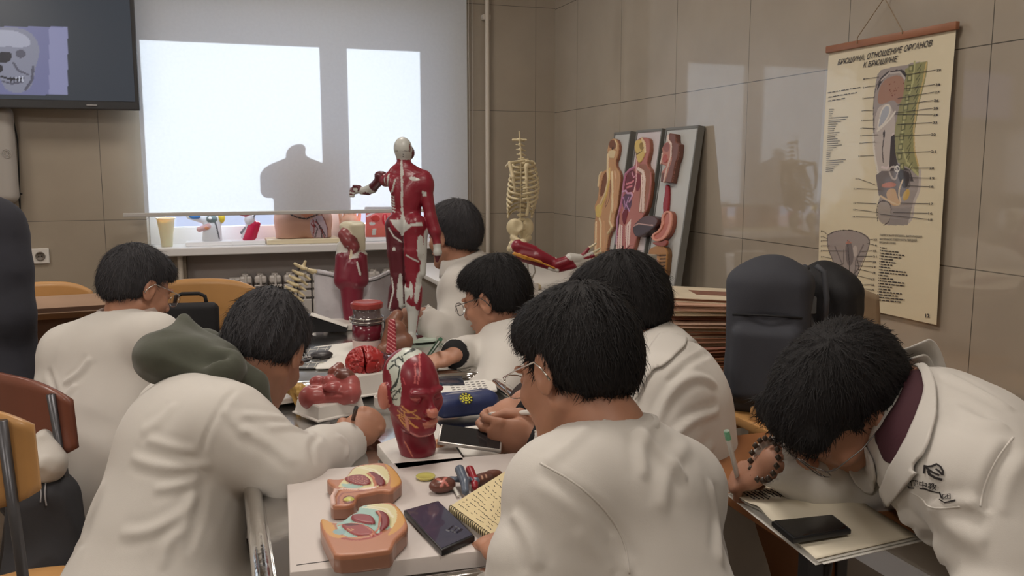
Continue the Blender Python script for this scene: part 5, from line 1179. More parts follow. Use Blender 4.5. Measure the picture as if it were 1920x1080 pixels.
# pale box on the side table in front of the boards
qa = at(1205, 480, 3.88); g = MB(); g.box((qa[0] + .01, qa[1] + .05, (qa[2] + .801) / 2), (.13, .10, qa[2] - .801), rot=.5, bevel=.003)
tag(g.build('box', mat('pale grey box', srgb(196, 194, 184), .5)), 'pale grey box standing in front of the middle relief board', 'box')
# ------------------------------------------------------------------ the big muscle figure
d0 = 2.93; Zm = lambda a, b, q=0: at(640 + a / 2.5714, 240 + b / 2.5714, d0 + q)
t = thing('muscle_figure', 'tall red and white muscle man figure standing on the far table, back turned', 'anatomical model', onz(783, 640, TZ))
mr = srgb(132, 34, 50); md = srgb(88, 28, 40); wt = srgb(196, 198, 194)
s = SDF(.0030, .008); s.k = .008
s.ell(Zm(296, 96), (.030, .036, .036), col=wt); s.ell(Zm(300, 125, .01), (.026, .034, .030), col=wt); s.cap(Zm(300, 140, .01), Zm(302, 200, .01), .021, .027, col=mr); s.ell(Zm(335, 120, .02), (.012, .022, .02), col=md)
s.cap(Zm(270, 215, .01), Zm(395, 245, .01), .026, .030, col=mr); s.cap(Zm(285, 190, .01), Zm(240, 235, .01), .018, .02, col=mr); s.cap(Zm(320, 190, .01), Zm(380, 235, .01), .020, .022, col=mr)
s.ecap(Zm(318, 260, .01), Zm(315, 350, .01), .062, .042, .050, .038, _R, k=.012, col=mr); s.ecap(Zm(315, 350, .01), Zm(312, 440, .01), .048, .038, .050, .036, _R, k=.012, col=mr)
s.ell(Zm(372, 280, -.018), (.030, .018, .035), col=mr); s.ell(Zm(265, 280, -.015), (.026, .018, .035), col=mr); s.ell(Zm(345, 330, -.02), (.026, .012, .045), col=mr); s.ell(Zm(290, 330, -.02), (.022, .012, .045), col=mr)
s.ell(Zm(355, 470, -.01), (.036, .038, .042), col=mr); s.ell(Zm(268, 470, -.005), (.032, .036, .042), col=mr)
# right arm hanging
s.ell(Zm(402, 275), (.032, .030, .040), col=mr); s.cap(Zm(405, 290), Zm(425, 400), .024, .019, col=mr); s.cap(Zm(422, 380), Zm(432, 430), .017, .016, col=wt); s.cap(Zm(430, 430), Zm(452, 500), .021, .020, col=mr); s.cap(Zm(452, 500), Zm(462, 560), .018, .012, col=mr)
s.cap(Zm(462, 560), Zm(464, 600), .012, .014, col=wt); s.cap(Zm(465, 600), Zm(462, 640), .012, .006, col=md)
# left arm lifted forward
s.cap(Zm(240, 250), Zm(215, 255, .03), .022, .020, col=mr); s.ell(Zm(185, 228, .05), (.018, .018, .014), col=md); s.cap(Zm(200, 235, .04), Zm(150, 290, .09), .018, .015, col=md); s.cap(Zm(150, 290, .09), Zm(100, 305, .12), .017, .012, col=wt); s.cap(Zm(130, 310, .10), Zm(95, 300, .12), .010, .010, col=md)
s.ell(Zm(72, 302, .13), (.013, .013, .012), col=wt)
for k in range(4): s.chain([Zm(66, 290 + 8 * k, .13), Zm(48, 294 + 9 * k, .125), Zm(46, 304 + 8 * k, .11), Zm(58, 308 + 7 * k, .11)], .0048, k=.002, col=wt if k % 2 else md)
s.cap(Zm(88, 282, .12), Zm(60, 280, .12), .005, col=md)
# legs
s.cap(Zm(262, 470), Zm(268, 600), .036, .032, col=md); s.cap(Zm(268, 600), Zm(270, 720), .032, .022, col=md); s.cap(Zm(278, 560, -.01), Zm(290, 700, -.01), .020, .016, col=md)
s.cap(Zm(350, 480), Zm(350, 600), .040, .036, col=mr); s.cap(Zm(350, 600), Zm(350, 730), .034, .022, col=mr); s.cap(Zm(385, 500, .0), Zm(385, 700, 0), .022, .016, col=wt); s.cap(Zm(330, 600, -.014), Zm(330, 720, -.008), .018, .014, col=mr)
s.cap(Zm(275, 720), Zm(262, 860), .024, .022, col=md); s.cap(Zm(258, 780), Zm(248, 860), .020, .018, col=md); s.cap(Zm(290, 770, -.005), Zm(285, 850, -.005), .015, .014, col=wt); s.cap(Zm(262, 865), Zm(268, 1010), .016, .013, col=wt)
s.cap(Zm(350, 720), Zm(348, 830), .024, .028, col=mr); s.cap(Zm(330, 790, -.008), Zm(335, 860, -.005), .018, .016, col=wt); s.cap(Zm(365, 780, -.005), Zm(362, 860, -.005), .018, .015, col=mr); s.cap(Zm(348, 850), Zm(340, 1000), .022, .012, col=wt); s.cap(Zm(362, 870), Zm(350, 980), .012, .008, col=mr)
s.cap(Zm(335, 1010, -.01), Zm(345, 1022, -.01), .014, .014, col=wt); s.cap(Zm(340, 1015), Zm(395, 1012, .05), .013, .009, col=md); s.cap(Zm(268, 1000, .05), Zm(285, 1005, .10), .013, .009, col=md)
Mz = frame_matrix(at(752, 400, d0), x=_R, y=(0, 0, 1))
LZ = lambda pts: LP(Mz, [(640 + a / 2.5714, 240 + b / 2.5714) for a, b in pts])
def figpaint(v, C):
    Mi = np.array(Mz.inverted()); q = v @ Mi[:3, :3].T + Mi[:3, 3]; X = q[:, :2] * (d0 / (d0 - q[:, 2:3] * 1.0)) * 1.0; bk = q[:, 2] > -.012
    lay = [('p', LZ([(240, 440), (290, 440), (300, 375), (312, 440), (330, 460), (395, 450), (400, 470), (350, 470), (310, 500), (302, 530), (290, 500), (262, 470)]), wt), ('l', LZ([(288, 160), (290, 210), (296, 260), (297, 400)]), wt, .0035), ('p', LZ([(283, 185), (297, 190), (303, 225), (288, 240)]), wt),
           ('l', LZ([(303, 520), (308, 700), (312, 840)]), srgb(70, 24, 32), .003), ('p', chaikin(LZ([(322, 240), (350, 230), (392, 250), (350, 255)])), wt), ('p', LZ([(390, 300), (412, 308), (415, 328), (396, 330)]), wt), ('p', chaikin(LZ([(372, 520), (402, 510), (402, 640), (375, 630)])), wt), ('p', chaikin(LZ([(375, 690), (400, 690), (385, 830), (368, 850), (362, 800)])), wt), ('p', chaikin(LZ([(335, 740), (350, 735), (360, 800), (345, 830)])), wt),
           ('l', LZ([(236, 480), (262, 520), (296, 545)]), wt, .0025), ('l', LZ([(322, 610), (380, 640)]), wt, .0025), ('l', LZ([(252, 720), (262, 780), (240, 870)]), wt, .003), ('p', chaikin(LZ([(288, 690), (305, 700), (302, 800), (288, 840), (275, 800)])), wt), ('e', (LZ([(262, 580)])[0], np.array((.006, .006))), wt),
           ('l', LZ([(248, 112), (345, 112)]), srgb(140, 140, 138), .0012), ('p', LZ([(325, 70), (345, 90), (348, 150), (330, 150)]), srgb(120, 60, 62)), ('e', (LZ([(298, 128)])[0], np.array((.002, .002))), (.03, .03, .03)), ('e', (LZ([(298, 140)])[0], np.array((.002, .002))), (.03, .03, .03)),
           ('l', LZ([(262, 250), (250, 300), (232, 320)]), wt, .0025), ('l', LZ([(204, 240), (210, 300)]), wt, .003), ('l', LZ([(228, 225), (218, 300)]), wt, .003), ('l', LZ([(430, 520), (445, 600)]), wt, .0025), ('l', LZ([(270, 860), (262, 980)]), md, .002)]
    for k in range(6): lay.append(('l', LZ([(232 - 2 * k + 4 * k, 325 + 14 * k), (254 + 1.5 * k, 332 + 14 * k)]), wt, .0026))
    c = C[bk]; C[bk] = paint_layers(X[bk], c, lay); m = (~bk) & (C[:, 0] > .4) & (v[:, 2] < 1.3); return C
def striate(v, N): return (np.abs((v[:, 2] * 140 + v @ _R * 60 + fbm(v * 30, 2) * 3) % 1 - .5) - .25) * .0010
link_mesh('body', s.mesh(colfn=figpaint, disp=striate), M_paint_gloss, t)
g = MB(); bo = onz(775, 640, TZ + .004); g.prism(chaikin([(-.11, -.06), (.10, -.08), (.12, .08), (-.09, .10)], 2), 0, .008, Matrix.Translation((bo[0], bo[1] + .04, TZ + .004))); g.build('base', mat('pale green white base', srgb(196, 214, 200), .3), t, auto=True)

# ------------------------------------------------------------------ head muscle model in the middle
hc = onz(772, 835, TZ + .03); d0 = 1.66; Hc = at(772, 730, 1.66)
t = thing('head_muscle_model', 'life-like red muscle head model with exposed white skull side on a white plate', 'anatomical model', (hc[0], hc[1], TZ))
pl = [onz(*q, TZ + .03)[:2] for q in ((707, 832), (820, 790), (872, 862), (745, 880))]
g = MB(); g.prism(pl, TZ + .004, TZ + .03, bevel=.003); g.build('base_plate', M_white, t, auto=True)
HMh = head_frame(Hc, D(.62, -.16, -.78), D(-.02, 1, -.02)); s = SDF(.0022, .007); add_head(s, HMh, sc=.655)
s.P = [(a, b, c, d, e, (mr if d == 'u' else None), g_) for (a, b, c, d, e, f, g_) in s.P]
lo_ = onz(783, 850, TZ + .03); s.cap(hp(HMh, 0, -.005, -.05), (lo_[0], lo_[1], TZ + .045), .036, .036, k=.01, col=mr); s.box((lo_[0], lo_[1], TZ + .01), (.06, .06, .02), op='s', k=.002)
Rh = R3(HMh); nosec = srgb(190, 120, 104)
s.ell(hp(HMh, 0, .073, -.019), (.010, .012, .010), Rh, k=.004, col=nosec); s.ell(hp(HMh, -.004, .062, -.043), (.016, .009, .006), Rh, k=.003, col=nosec); s.ell(hp(HMh, -.004, .062, -.038), (.015, .008, .003), Rh, k=.002, col=nosec)
s.ell(hp(HMh, -.053, -.012, -.008), (.010, .016, .027), Rh, k=.003, col=nosec); s.ell(hp(HMh, -.062, -.006, -.006), (.006, .009, .014), Rh, op='s', k=.003); s.ell(hp(HMh, .053, -.012, -.008), (.010, .016, .027), Rh, k=.003, col=nosec)
Mh = frame_matrix(Hc, x=_R, y=(0, 0, 1)); U5 = lambda pts: LP(Mh, [(690 + a / 4.3217, 630 + b / 4.3217) for a, b in pts])
def headpaint(v, C):
    Mi = np.array(Mh.inverted()); q = v @ Mi[:3, :3].T + Mi[:3, 3]; X = q[:, :2] * (d0 / (d0 - q[:, 2:3])); fr = q[:, 2] > -.03
    gw = srgb(196, 202, 192); ink = srgb(44, 54, 50); ner = srgb(206, 150, 90)
    lay = [('p', chaikin(U5([(150, 250), (170, 190), (260, 110), (380, 80), (500, 95), (470, 130), (370, 130), (290, 190), (280, 270), (300, 360), (290, 430), (290, 520), (215, 530), (205, 420), (215, 340), (190, 260)])), gw),
           ('l', U5([(185, 240), (225, 200), (275, 210), (270, 280), (250, 350), (200, 400)]), ink, .0014), ('l', U5([(200, 190), (260, 150), (300, 170), (285, 140)]), ink, .0012), ('l', U5([(230, 165), (240, 200)]), ink, .0012), ('l', U5([(300, 130), (340, 110), (430, 100), (440, 120)]), ink, .0012), ('l', U5([(270, 290), (220, 370), (205, 400)]), ink, .0013), ('l', U5([(290, 370), (230, 440), (215, 480), (260, 465)]), ink, .0012), ('l', U5([(285, 400), (240, 395), (210, 420)]), ink, .0012),
           ('p', chaikin(U5([(155, 250), (185, 250), (210, 340), (205, 390), (170, 395), (150, 330)])), mr), ('p', chaikin(U5([(360, 440), (470, 430), (440, 455), (380, 455)])), srgb(176, 96, 96)), ('l', U5([(400, 180), (410, 250), (405, 320)]), srgb(206, 110, 110), .0013), ('l', U5([(425, 130), (445, 220), (430, 325)]), srgb(206, 110, 110), .0013), ('l', U5([(310, 290), (325, 330)]), srgb(190, 80, 90), .0012)]
    for a in ([(290, 540), (350, 560), (420, 540)], [(260, 560), (330, 600), (440, 610)], [(270, 590), (350, 620), (380, 660), (430, 690)], [(340, 540), (390, 560), (445, 610)], [(270, 620), (300, 660), (330, 700)], [(260, 600), (300, 620), (340, 660)], [(320, 560), (330, 640), (340, 710)], [(300, 510), (370, 550)], [(340, 640), (420, 690)], [(290, 640), (350, 700)]): lay.append(('l', U5(a), ner, .0014))
    lay.append(('l', U5([(335, 600), (345, 715)]), srgb(206, 140, 120), .003)); lay.append(('l', U5([(365, 735), (430, 765), (550, 765)]), srgb(206, 130, 130), .002)); lay.append(('l', U5([(300, 840), (330, 900), (365, 970)]), srgb(206, 120, 100), .0012)); lay.append(('l', U5([(300, 760), (380, 790)]), srgb(90, 20, 30), .0012))
    keep = np.abs(C - np.array(nosec)).sum(1) < .01; c = C[fr].copy(); o = paint_layers(X[fr], c.copy(), lay); C2 = C.copy(); C2[fr] = o; C2[keep] = C[keep]; return C2
link_mesh('head', s.mesh(colfn=headpaint), M_paint_gloss, t)

# ------------------------------------------------------------------ brain, pink organ model, loose pieces
def tapered_base(name, c, w, d, h, rz, parent, m=M_white, flange=.008):
    g = MB(); Mx = Matrix.Translation((c[0], c[1], TZ + .004)) @ Matrix.Rotation(rz, 4, 'Z'); P = lambda s_, z: [Vector((sx * w / 2 * s_, sy * d / 2 * s_, z)) for sx, sy in ((-1, -1), (1, -1), (1, 1), (-1, 1))]
    lv = [P(1.0, 0), P(1.0, .003), P(.93, .005), P(.86, h - .003), P(.83, h)]; rings = [[g.bm.verts.new(Mx @ p) for p in l] for l in lv]
    for A, B in zip(rings, rings[1:]):
        for i in range(4): g.bm.faces.new((A[i], A[(i + 1) % 4], B[(i + 1) % 4], B[i]))
    g.bm.faces.new(rings[-1]); g.bm.faces.new(list(reversed(rings[0]))); return g.build(name, m, parent)
bc = onz(697, 738, TZ); t = thing('brain_model', 'red brain model on a white tapered base', 'anatomical model', (bc[0], bc[1], TZ))
tapered_base('base', (bc[0], bc[1] + .03), .16, .13, .055, .25, t)
c = at(685, 680, np.dot(np.array([bc[0], bc[1] + .03, TZ + .1]) - _C, _F)); s = SDF(.0018, .004); rd = srgb(166, 44, 44)
s.ell(c, (.052, .056, .045), col=rd); s.ell(c + V(.028, .01, -.006), (.040, .045, .034), col=srgb(104, 66, 76)); s.ell(c + V(.045, -.02, -.03), (.02, .02, .014), col=srgb(206, 170, 120)); s.box(c + V(-.008, -.03, .03), (.0016, .05, .045), op='s', k=.003); s.box(c - V(0, 0, .06), (.08, .08, .022), op='s', k=.002)
def gyri(v, N):
    q = (v - c) * 85; w_ = q + 1.6 * np.stack([fbm(q * .5, 2, 1), fbm(q * .5, 2, 2), fbm(q * .5, 2, 3)], 1); n = fbm(w_ * .8, 2, 9); return (np.minimum(np.abs(n - .5) * 10, 1) - 1) * .0055
link_mesh('brain', s.mesh(disp=gyri), M_paint_gloss, t)
oc_ = onz(622, 782, TZ); t = thing('organ_model', 'pink folded stomach-like organ model on a white base before the brain', 'anatomical model', (oc_[0], oc_[1], TZ))
tapered_base('base', (oc_[0] + .0, oc_[1] + .03), .135, .115, .034, .42, t)
d1 = np.dot(np.array([oc_[0], oc_[1] + .03, TZ + .07]) - _C, _F); O = lambda a, b, q=0: at(500 + a / 5.14, 620 + b / 5.14, d1 + q); pk = srgb(176, 92, 90)
s = SDF(.0022, .006); s.ell(O(450, 640, -.02), (.034, .032, .028), col=pk); s.cap(O(450, 650, -.015), O(800, 600, -.015), .026, .027, k=.012, col=pk); s.ell(O(800, 560, 0), (.026, .030, .034), col=pk); s.cap(O(600, 500, -.005), O(800, 500), .018, .020, k=.008, col=pk); s.ell(O(500, 490, .01), (.022, .018, .014), col=srgb(160, 76, 76)); s.cap(O(660, 410, .015), O(700, 350, .03), .018, .012, col=srgb(140, 80, 70)); s.ell(O(750, 430, .0), (.024, .020, .014), col=srgb(112, 66, 56)); s.ell(O(740, 445, .005), (.024, .02, .018), col=srgb(120, 72, 60)); s.ell(O(630, 560, -.03), (.022, .016, .014), col=srgb(172, 84, 84))
s.chain([O(520, 550, -.036), O(570, 595, -.040), O(640, 608, -.042), O(720, 622, -.042)], .0022, op='s', k=.005); s.chain([O(420, 560, -.03), O(520, 510, -.03)], .002, op='s', k=.006)
link_mesh('organ', s.mesh(disp=lambda v, N: (fbm(v * 60, 2) - .5) * .003), M_paint_gloss, t)
# tangle of yellowed bones and tendons near the hood man
fc = onz(546, 742, TZ); s = SDF(.0022, .004); t = thing('foot_bone_model', 'yellowish tangled foot bone model at the left rim of the table', 'anatomical model', (fc[0], fc[1], TZ)); d1 = 2.16; Fb = lambda a, b, q=0: at(500 + a / 5.14, 620 + b / 5.14, d1 + q)
rg = random.Random(5)
for k in range(22):
    a, b = rg.uniform(60, 380), rg.uniform(380, 640); b = 350 + (a * .45) + rg.uniform(-10, 150); a2 = a + rg.uniform(20, 130); b2 = b + rg.uniform(-10, 110); q = rg.uniform(-.02, .03); s.chain([Fb(a, b, q), Fb((a + a2) / 2, (b + b2) / 2 - 14, q), Fb(a2, b2, q)], rg.uniform(.003, .0065))
s.chain([Fb(270, 500), Fb(250, 600), Fb(290, 700)], .006); s.chain([Fb(150, 350), Fb(110, 430), Fb(60, 480)], .009); s.chain([Fb(100, 440, -.01), Fb(200, 500, -.01), Fb(300, 560, -.01)], .007)
link_mesh('bones', s.mesh(), mat('yellowed bone', srgb(190, 152, 84), .45, noise=(40, .12)), t)
fz0 = onz(548, 752, TZ); MB().box((fz0[0], fz0[1] + .03, TZ + .010), (.13, .12, .012), rot=.3, bevel=.002).build('base', M_white, t)

# jar with red lid
jc = onz(690, 664, TZ); jr = .047; t = thing('specimen_jar', 'clear jar with red lid and dark red specimen on the far table', 'jar', (jc[0], jc[1], TZ))
z0 = TZ + .004
g = MB(); g.lathe([(jr, 0), (jr, .045)], (jc[0], jc[1], z0), 32); g.build('paper_band', mat('pinkish paper', srgb(206, 184, 180), .7), t, auto=True)
g = MB(); g.lathe([(jr - .004, .045), (jr, .048), (jr, .092), (jr - .006, .094)], (jc[0], jc[1], z0), 32); g.build('specimen', mat('dark red specimen', srgb(104, 26, 44), .2, coat=.4), t, smooth=True)
g = MB(); g.lathe([(jr, .094), (jr + .002, .10), (jr + .002, .112), (jr - .003, .116), (jr - .003, .140), (jr - .001, .145)], (jc[0], jc[1], z0), 32); g.build('glass_neck', mat('smoked glass', srgb(96, 84, 86), .08, coat=.6), t, smooth=True)
g = MB()
for zz in (.103, .114): g.tube([(jc[0] + (jr + .004) * math.cos(a), jc[1] + (jr + .004) * math.sin(a), z0 + zz) for a in np.linspace(0, 2 * math.pi, 32)[:-1]], .0018, 6, closed=True)
g.tube([(jc[0] - jr - .005, jc[1], z0 + .10), (jc[0] - jr - .008, jc[1] - .005, z0 + .118)], .003, 6); g.build('wire_clasp', M_wire, t, smooth=True)
g = MB(); g.lathe([(jr + .001, .143), (jr + .003, .147), (jr + .003, .158), (jr - .004, .163), (jr - .010, .160), (.002, .160)], (jc[0], jc[1], z0), 32); g.build('lid', mat('red lid', srgb(150, 56, 52), .35), t, auto=True)
# cardboard sleeve and striped fibre model
fc = onz(728, 672, TZ); dF = np.dot(fc - _C, _F); t = thing('tendon_model', 'brown curved tissue model with a red striped bundle beside the jar', 'anatomical model', (fc[0], fc[1], TZ))
s = SDF(.0028, .01); Bz = lambda px, py, q=0: at(px, py, dF + q); bw = srgb(134, 92, 74)
s.ecap(Bz(738, 640, .03), Bz(742, 618, .03), .038, .03, .034, .026, _R, col=bw); s.cap(Bz(720, 655, .0), Bz(758, 640, .03), .022, .028, col=bw); s.cap(Bz(735, 605, .05), Bz(745, 592, .06), .022, .02, col=bw); s.box(V(fc[0], fc[1], TZ - .046), (.2, .2, .05), op='s')
link_mesh('tissue', s.mesh(), M_paint, t)
s = SDF(.0022, .003); rs_ = srgb(150, 44, 56)
for k in range(4): s.cap(Bz(727 + 4.5 * k, 660, -.02), Bz(731 + 2.6 * k, 601, -.015), .0055, .0045, col=rs_)
def stp(v, C): m = np.abs((v[:, 2] * 90 + (v @ _R) * 60) % 1 - .5) < .13; C[m] = srgb(216, 150, 150); return C
link_mesh('fibre_bundle', s.mesh(colfn=stp), M_paint, t)
# marker standing upright
mk = onz(676, 606, TZ); mk = at(676, 592, 3.02); g = MB(); g.tube([V(mk[0], mk[1], TZ + .004), V(mk[0] + .003, mk[1], mk[2] + .055)], .006, 10)
tag(g.build('marker_pen', M_black, auto=True), 'black marker pen standing upright behind the red lidded jar', 'pen')

def slab(name, label, cat, pts, z, h, m, bevel=.0015, group=None):
    P = [onz(*q, z + h)[:2] for q in pts]; g = MB(); g.prism(P, z, z + h, bevel=bevel); return tag(g.build(name, m, auto=True), label, cat, group)
T0 = TZ + .0045
M_paper = mat('white paper', srgb(226, 224, 218), .7)
M_paperw = mat('warm paper', srgb(222, 214, 194), .7)
M_ink = mat('dark ink', srgb(58, 54, 56), .7)
# black stand with white top
p = onz(610, 622, TZ); t = thing('tablet_stand', 'black wedge stand with a white sheet on top beside the grey bag', 'stand', (p[0], p[1], TZ)); u_ = V(1, -.2, 0) / 1.02; e = V(.2, 1, 0) / 1.02
Mx = frame_matrix(p, x=u_, y=e); g = MB(); g.prism([(-.085, .002), (.075, .002), (.080, .012), (-.05, .058), (-.06, .058), (-.088, .012)], -.035, .035, frame_matrix(p + V(0, 0, .003), x=u_, z=-e)); g.build('stand_body', M_black, t)
g = MB(); g.box((.015, .0, 0), (.135, .062, .002), M=frame_matrix(p + V(0, 0, .0475), x=u_ * .94 - V(0, 0, .34), y=e)); g.build('sheet', M_paper, t)
# papers on the far table
slab('paper_sheet', 'large white paper sheet on the table left of the jar', 'paper', [(548, 690), (590, 650), (668, 640), (662, 690)], T0, .0012, M_paper, 0)
slab('paper_sheet', 'white sheet under the key pouch near the brain', 'paper', [(592, 690), (632, 664), (652, 668), (650, 688)], T0 + .0014, .004, M_paper, .0005)
o = slab('printed_sheet', 'dark printed sheet with white table lines left of the key pouch', 'paper', [(538, 690), (558, 655), (622, 648), (612, 662), (590, 690)], T0 + .0014, .001, mat('print grey', srgb(112, 114, 116), .5), 0)
g = MB()
for a in np.linspace(.08, .92, 6):
    A = onz(538 + (558 - 538) * a, 690 - 35 * a, T0 + .003); B = onz(592 + 26 * a, 690 - 40 * a, T0 + .003); g.tube([A, B], .0011, 4)
for a in np.linspace(.1, .9, 4): A = onz(542 + 52 * a, 689, T0 + .003); B = onz(560 + 60 * a, 655 - 6 * a, T0 + .003); g.tube([A, B], .0011, 4)
g.build('ruled_lines', M_paper, o)
kp = onz(600, 668, T0 + .01); t = thing('key_pouch', 'dark oval key pouch with a metal ring and keys on the papers', 'key holder', kp)
s = SDF(.0025, .006); s.ell(kp + V(.006, .01, .002), (.034, .030, .012)); s.ell(kp + V(-.06, -.03, -.004), (.028, .016, .006)); s.cap(kp + V(-.02, 0, 0), kp + V(-.05, -.02, -.003), .004); link_mesh('pouch', s.mesh(), mat('black leather', srgb(44, 40, 42), .4), t)
g = MB(); g.tube([kp + V(-.034 + .012 * math.cos(a), -.006 + .012 * math.sin(a), 0) for a in np.linspace(0, 6.28, 16)[:-1]], .0014, 6, closed=True); g.tube([kp + V(-.13, -.012, -.004), kp + V(-.03, .006, -.002)], .004, 6); g.box(kp + V(-.03, -.045, -.006), (.05, .012, .003), rot=.6); g.box(kp + V(0, -.05, -.006), (.03, .018, .003), rot=-.3)
g.build('key', M_wire, t)
# things right of the head model
slab('paper_sheet', 'white sheet under the hand with the green pen', 'paper', [(812, 706), (838, 668), (900, 664), (905, 706)], T0, .0012, M_paper, 0)
slab('phone', 'dark phone lying above the blue pencil case', 'phone', [(812, 722), (818, 706), (866, 704), (872, 721)], T0 + .0014, .008, mat('slate glass', srgb(52, 58, 72), .15), .0015)
nb = slab('notebook', 'thin notebook with pencil notes beside the dark phone', 'notebook', [(812, 744), (836, 716), (926, 710), (932, 730)], T0 + .0014, .006, M_paper, .0008)
g = MB()
for k in range(4):
    for j in range(7): A = onz(842 + 10 * j + 2 * k, 719 + 4 * k - j * .6, T0 + .0085); B = onz(848 + 10 * j + 2 * k, 718.5 + 4 * k - j * .6, T0 + .0085); g.tube([A, B], .0007, 4)
g.build('pencil_notes', M_ink, nb)
# blue pencil case with badge
a0 = onz(822, 762, TZ + .03); a1 = onz(905, 752, TZ + .03); t = thing('pencil_case', 'dark blue pencil case with a round yellow flower badge', 'pencil case', ((a0 + a1) / 2) * V(1, 1, 0) + V(0, 0, TZ))
ax = unit((a1 - a0) * V(1, 1, 0)); cc_ = (a0 + a1) / 2 + ax * .01; s = SDF(.0028, .01); R_ = np.stack([ax, np.cross(V(0, 0, 1), ax), V(0, 0, 1)], 1)
s.box(V(cc_[0], cc_[1], TZ + .030), (.078, .036, .026), R_, r=.022); link_mesh('case_body', s.mesh(disp=lambda v, N: (fbm(v * 26, 2) - .5) * .006), mat('blue nylon', srgb(38, 50, 94), .5, bump=(400, .3, .0008)), t)
g = MB(); fr_ = V(cc_[0], cc_[1], TZ + .051) ; g.tube([fr_ - ax * .07, fr_ - ax * .03 + V(0, 0, .005), fr_ + ax * .03 + V(0, 0, .005), fr_ + ax * .07], .0025, 6); g.build('zipper', mat('zipper pale', srgb(160, 160, 170), .4), t)
bd = onz(873, 749, TZ + .054); Mb = frame_matrix(bd, x=ax, y=np.cross(V(0, 0, 1), ax) * .8 + V(0, 0, .6)); Mb = Mb @ Matrix.Translation((0, 0, .002))
g = MB(); g.lathe([(.017, 0), (.017, .0015), (.016, .002), (.0005, .002)], n=28, M=Mb); bdg = g.build('badge', mat('badge black', srgb(24, 26, 30), .5), t, auto=True)
g = MB(); yl = mat('badge yellow', srgb(206, 200, 50), .5)
for k in range(10): a = k * math.tau / 10; g.box((.0128 * math.cos(a), .0128 * math.sin(a), .0024), (.0042, .0036, .001), rot=a, M=Mb)
g.lathe([(.0085, .002), (.0085, .003), (.0062, .003), (.0062, .002)], n=20, M=Mb, cap=False); g.lathe([(.0036, .002), (.0036, .0032), (.0003, .0032)], n=14, M=Mb); g.build('badge_pattern', yl, bdg)
# white round dish behind the head plate, white cup base
for (px, py, r, h, lab) in ((783, 812, .045, .036, 'white round dish behind the head muscle model'), (722, 768, .024, .026, 'small white round cap between the brain base and head model')):
    q = onz(px, py, TZ); g = MB(); g.lathe([(r * .92, 0), (r, .004), (r, h), (r - .003, h), (r - .004, .006), (.001, .005)], (q[0], q[1] + r * .6, T0), 32); tag(g.build('dish', M_white, auto=True), lab, 'dish')
slab('phone', 'black phone lying flat before the pink organ base', 'phone', [(574, 808), (590, 796), (618, 790), (628, 806)], T0, .008, mat('black glass', srgb(40, 40, 42), .08), .001)
slab('paper_sheet', 'white sheet under the phone held in both hands', 'paper', [(836, 806), (905, 796), (950, 860), (872, 858)], T0, .0012, M_paper, 0)
# small brain slice peeking over the white board
q = onz(812, 868, TZ); s = SDF(.0018, .003); s.ell((q[0], q[1] + .02, TZ + .026), (.036, .022, .016), col=srgb(206, 150, 110)); qc = np.array((q[0], q[1] + .02, TZ + .026))
tag(link_mesh('brain_slice', s.mesh(disp=lambda v, N: (np.minimum(np.abs(fbm(v * 110, 2, 5) - .5) * 9, 1) - 1) * .004), M_paint_gloss), 'small orange brown brain slice behind the white board', 'anatomical model')
q = onz(845, 870, TZ)
# ------------------------------------------------------------------ white board with pelvis models in front
BZ = .80; A_ = onz(543, 1073, BZ); B_ = onz(924, 1030, BZ); C_ = onz(541, 888, BZ); xa = unit(B_ - A_); MBd = frame_matrix(A_, x=xa, y=np.cross(V(0, 0, 1), xa))
t = thing('white_board', 'white rectangular board on the near table carrying pelvis and kidney models', 'board', (A_[0], A_[1], BZ - .026))
g = MB(); g.box((.235, .207, -.013), (.47, .414, .026), bevel=.003, M=MBd); g.build('board_slab', mat('matt white board', srgb(208, 200, 196), .5), t, auto=True)
g = MB(); L_ = LP(MBd, [(556, 1060), (640, 1049)]); g.tube([MBd @ Vector((*L_[0], .0004)), MBd @ Vector((*L_[1], .0004))], .0006, 4); g.build('scored_line', M_ink, t)
P2 = lambda M, pts: LP(M, [(480 + a / 3.692, 840 + b / 3.692) for a, b in pts])
BS = BZ + .0008
fl_ = srgb(182, 124, 96); pale = srgb(214, 206, 160); aqua = srgb(158, 190, 182); organ = srgb(134, 58, 60); ora = srgb(206, 156, 90); rim = srgb(196, 130, 110)
Mt = frame_matrix((0, 0, BS + .024), x=(1, 0, 0), y=(0, 1, 0)); M0 = frame_matrix((0, 0, BS), x=(1, 0, 0), y=(0, 1, 0)); L2 = lambda pts: P2(Mt, pts)
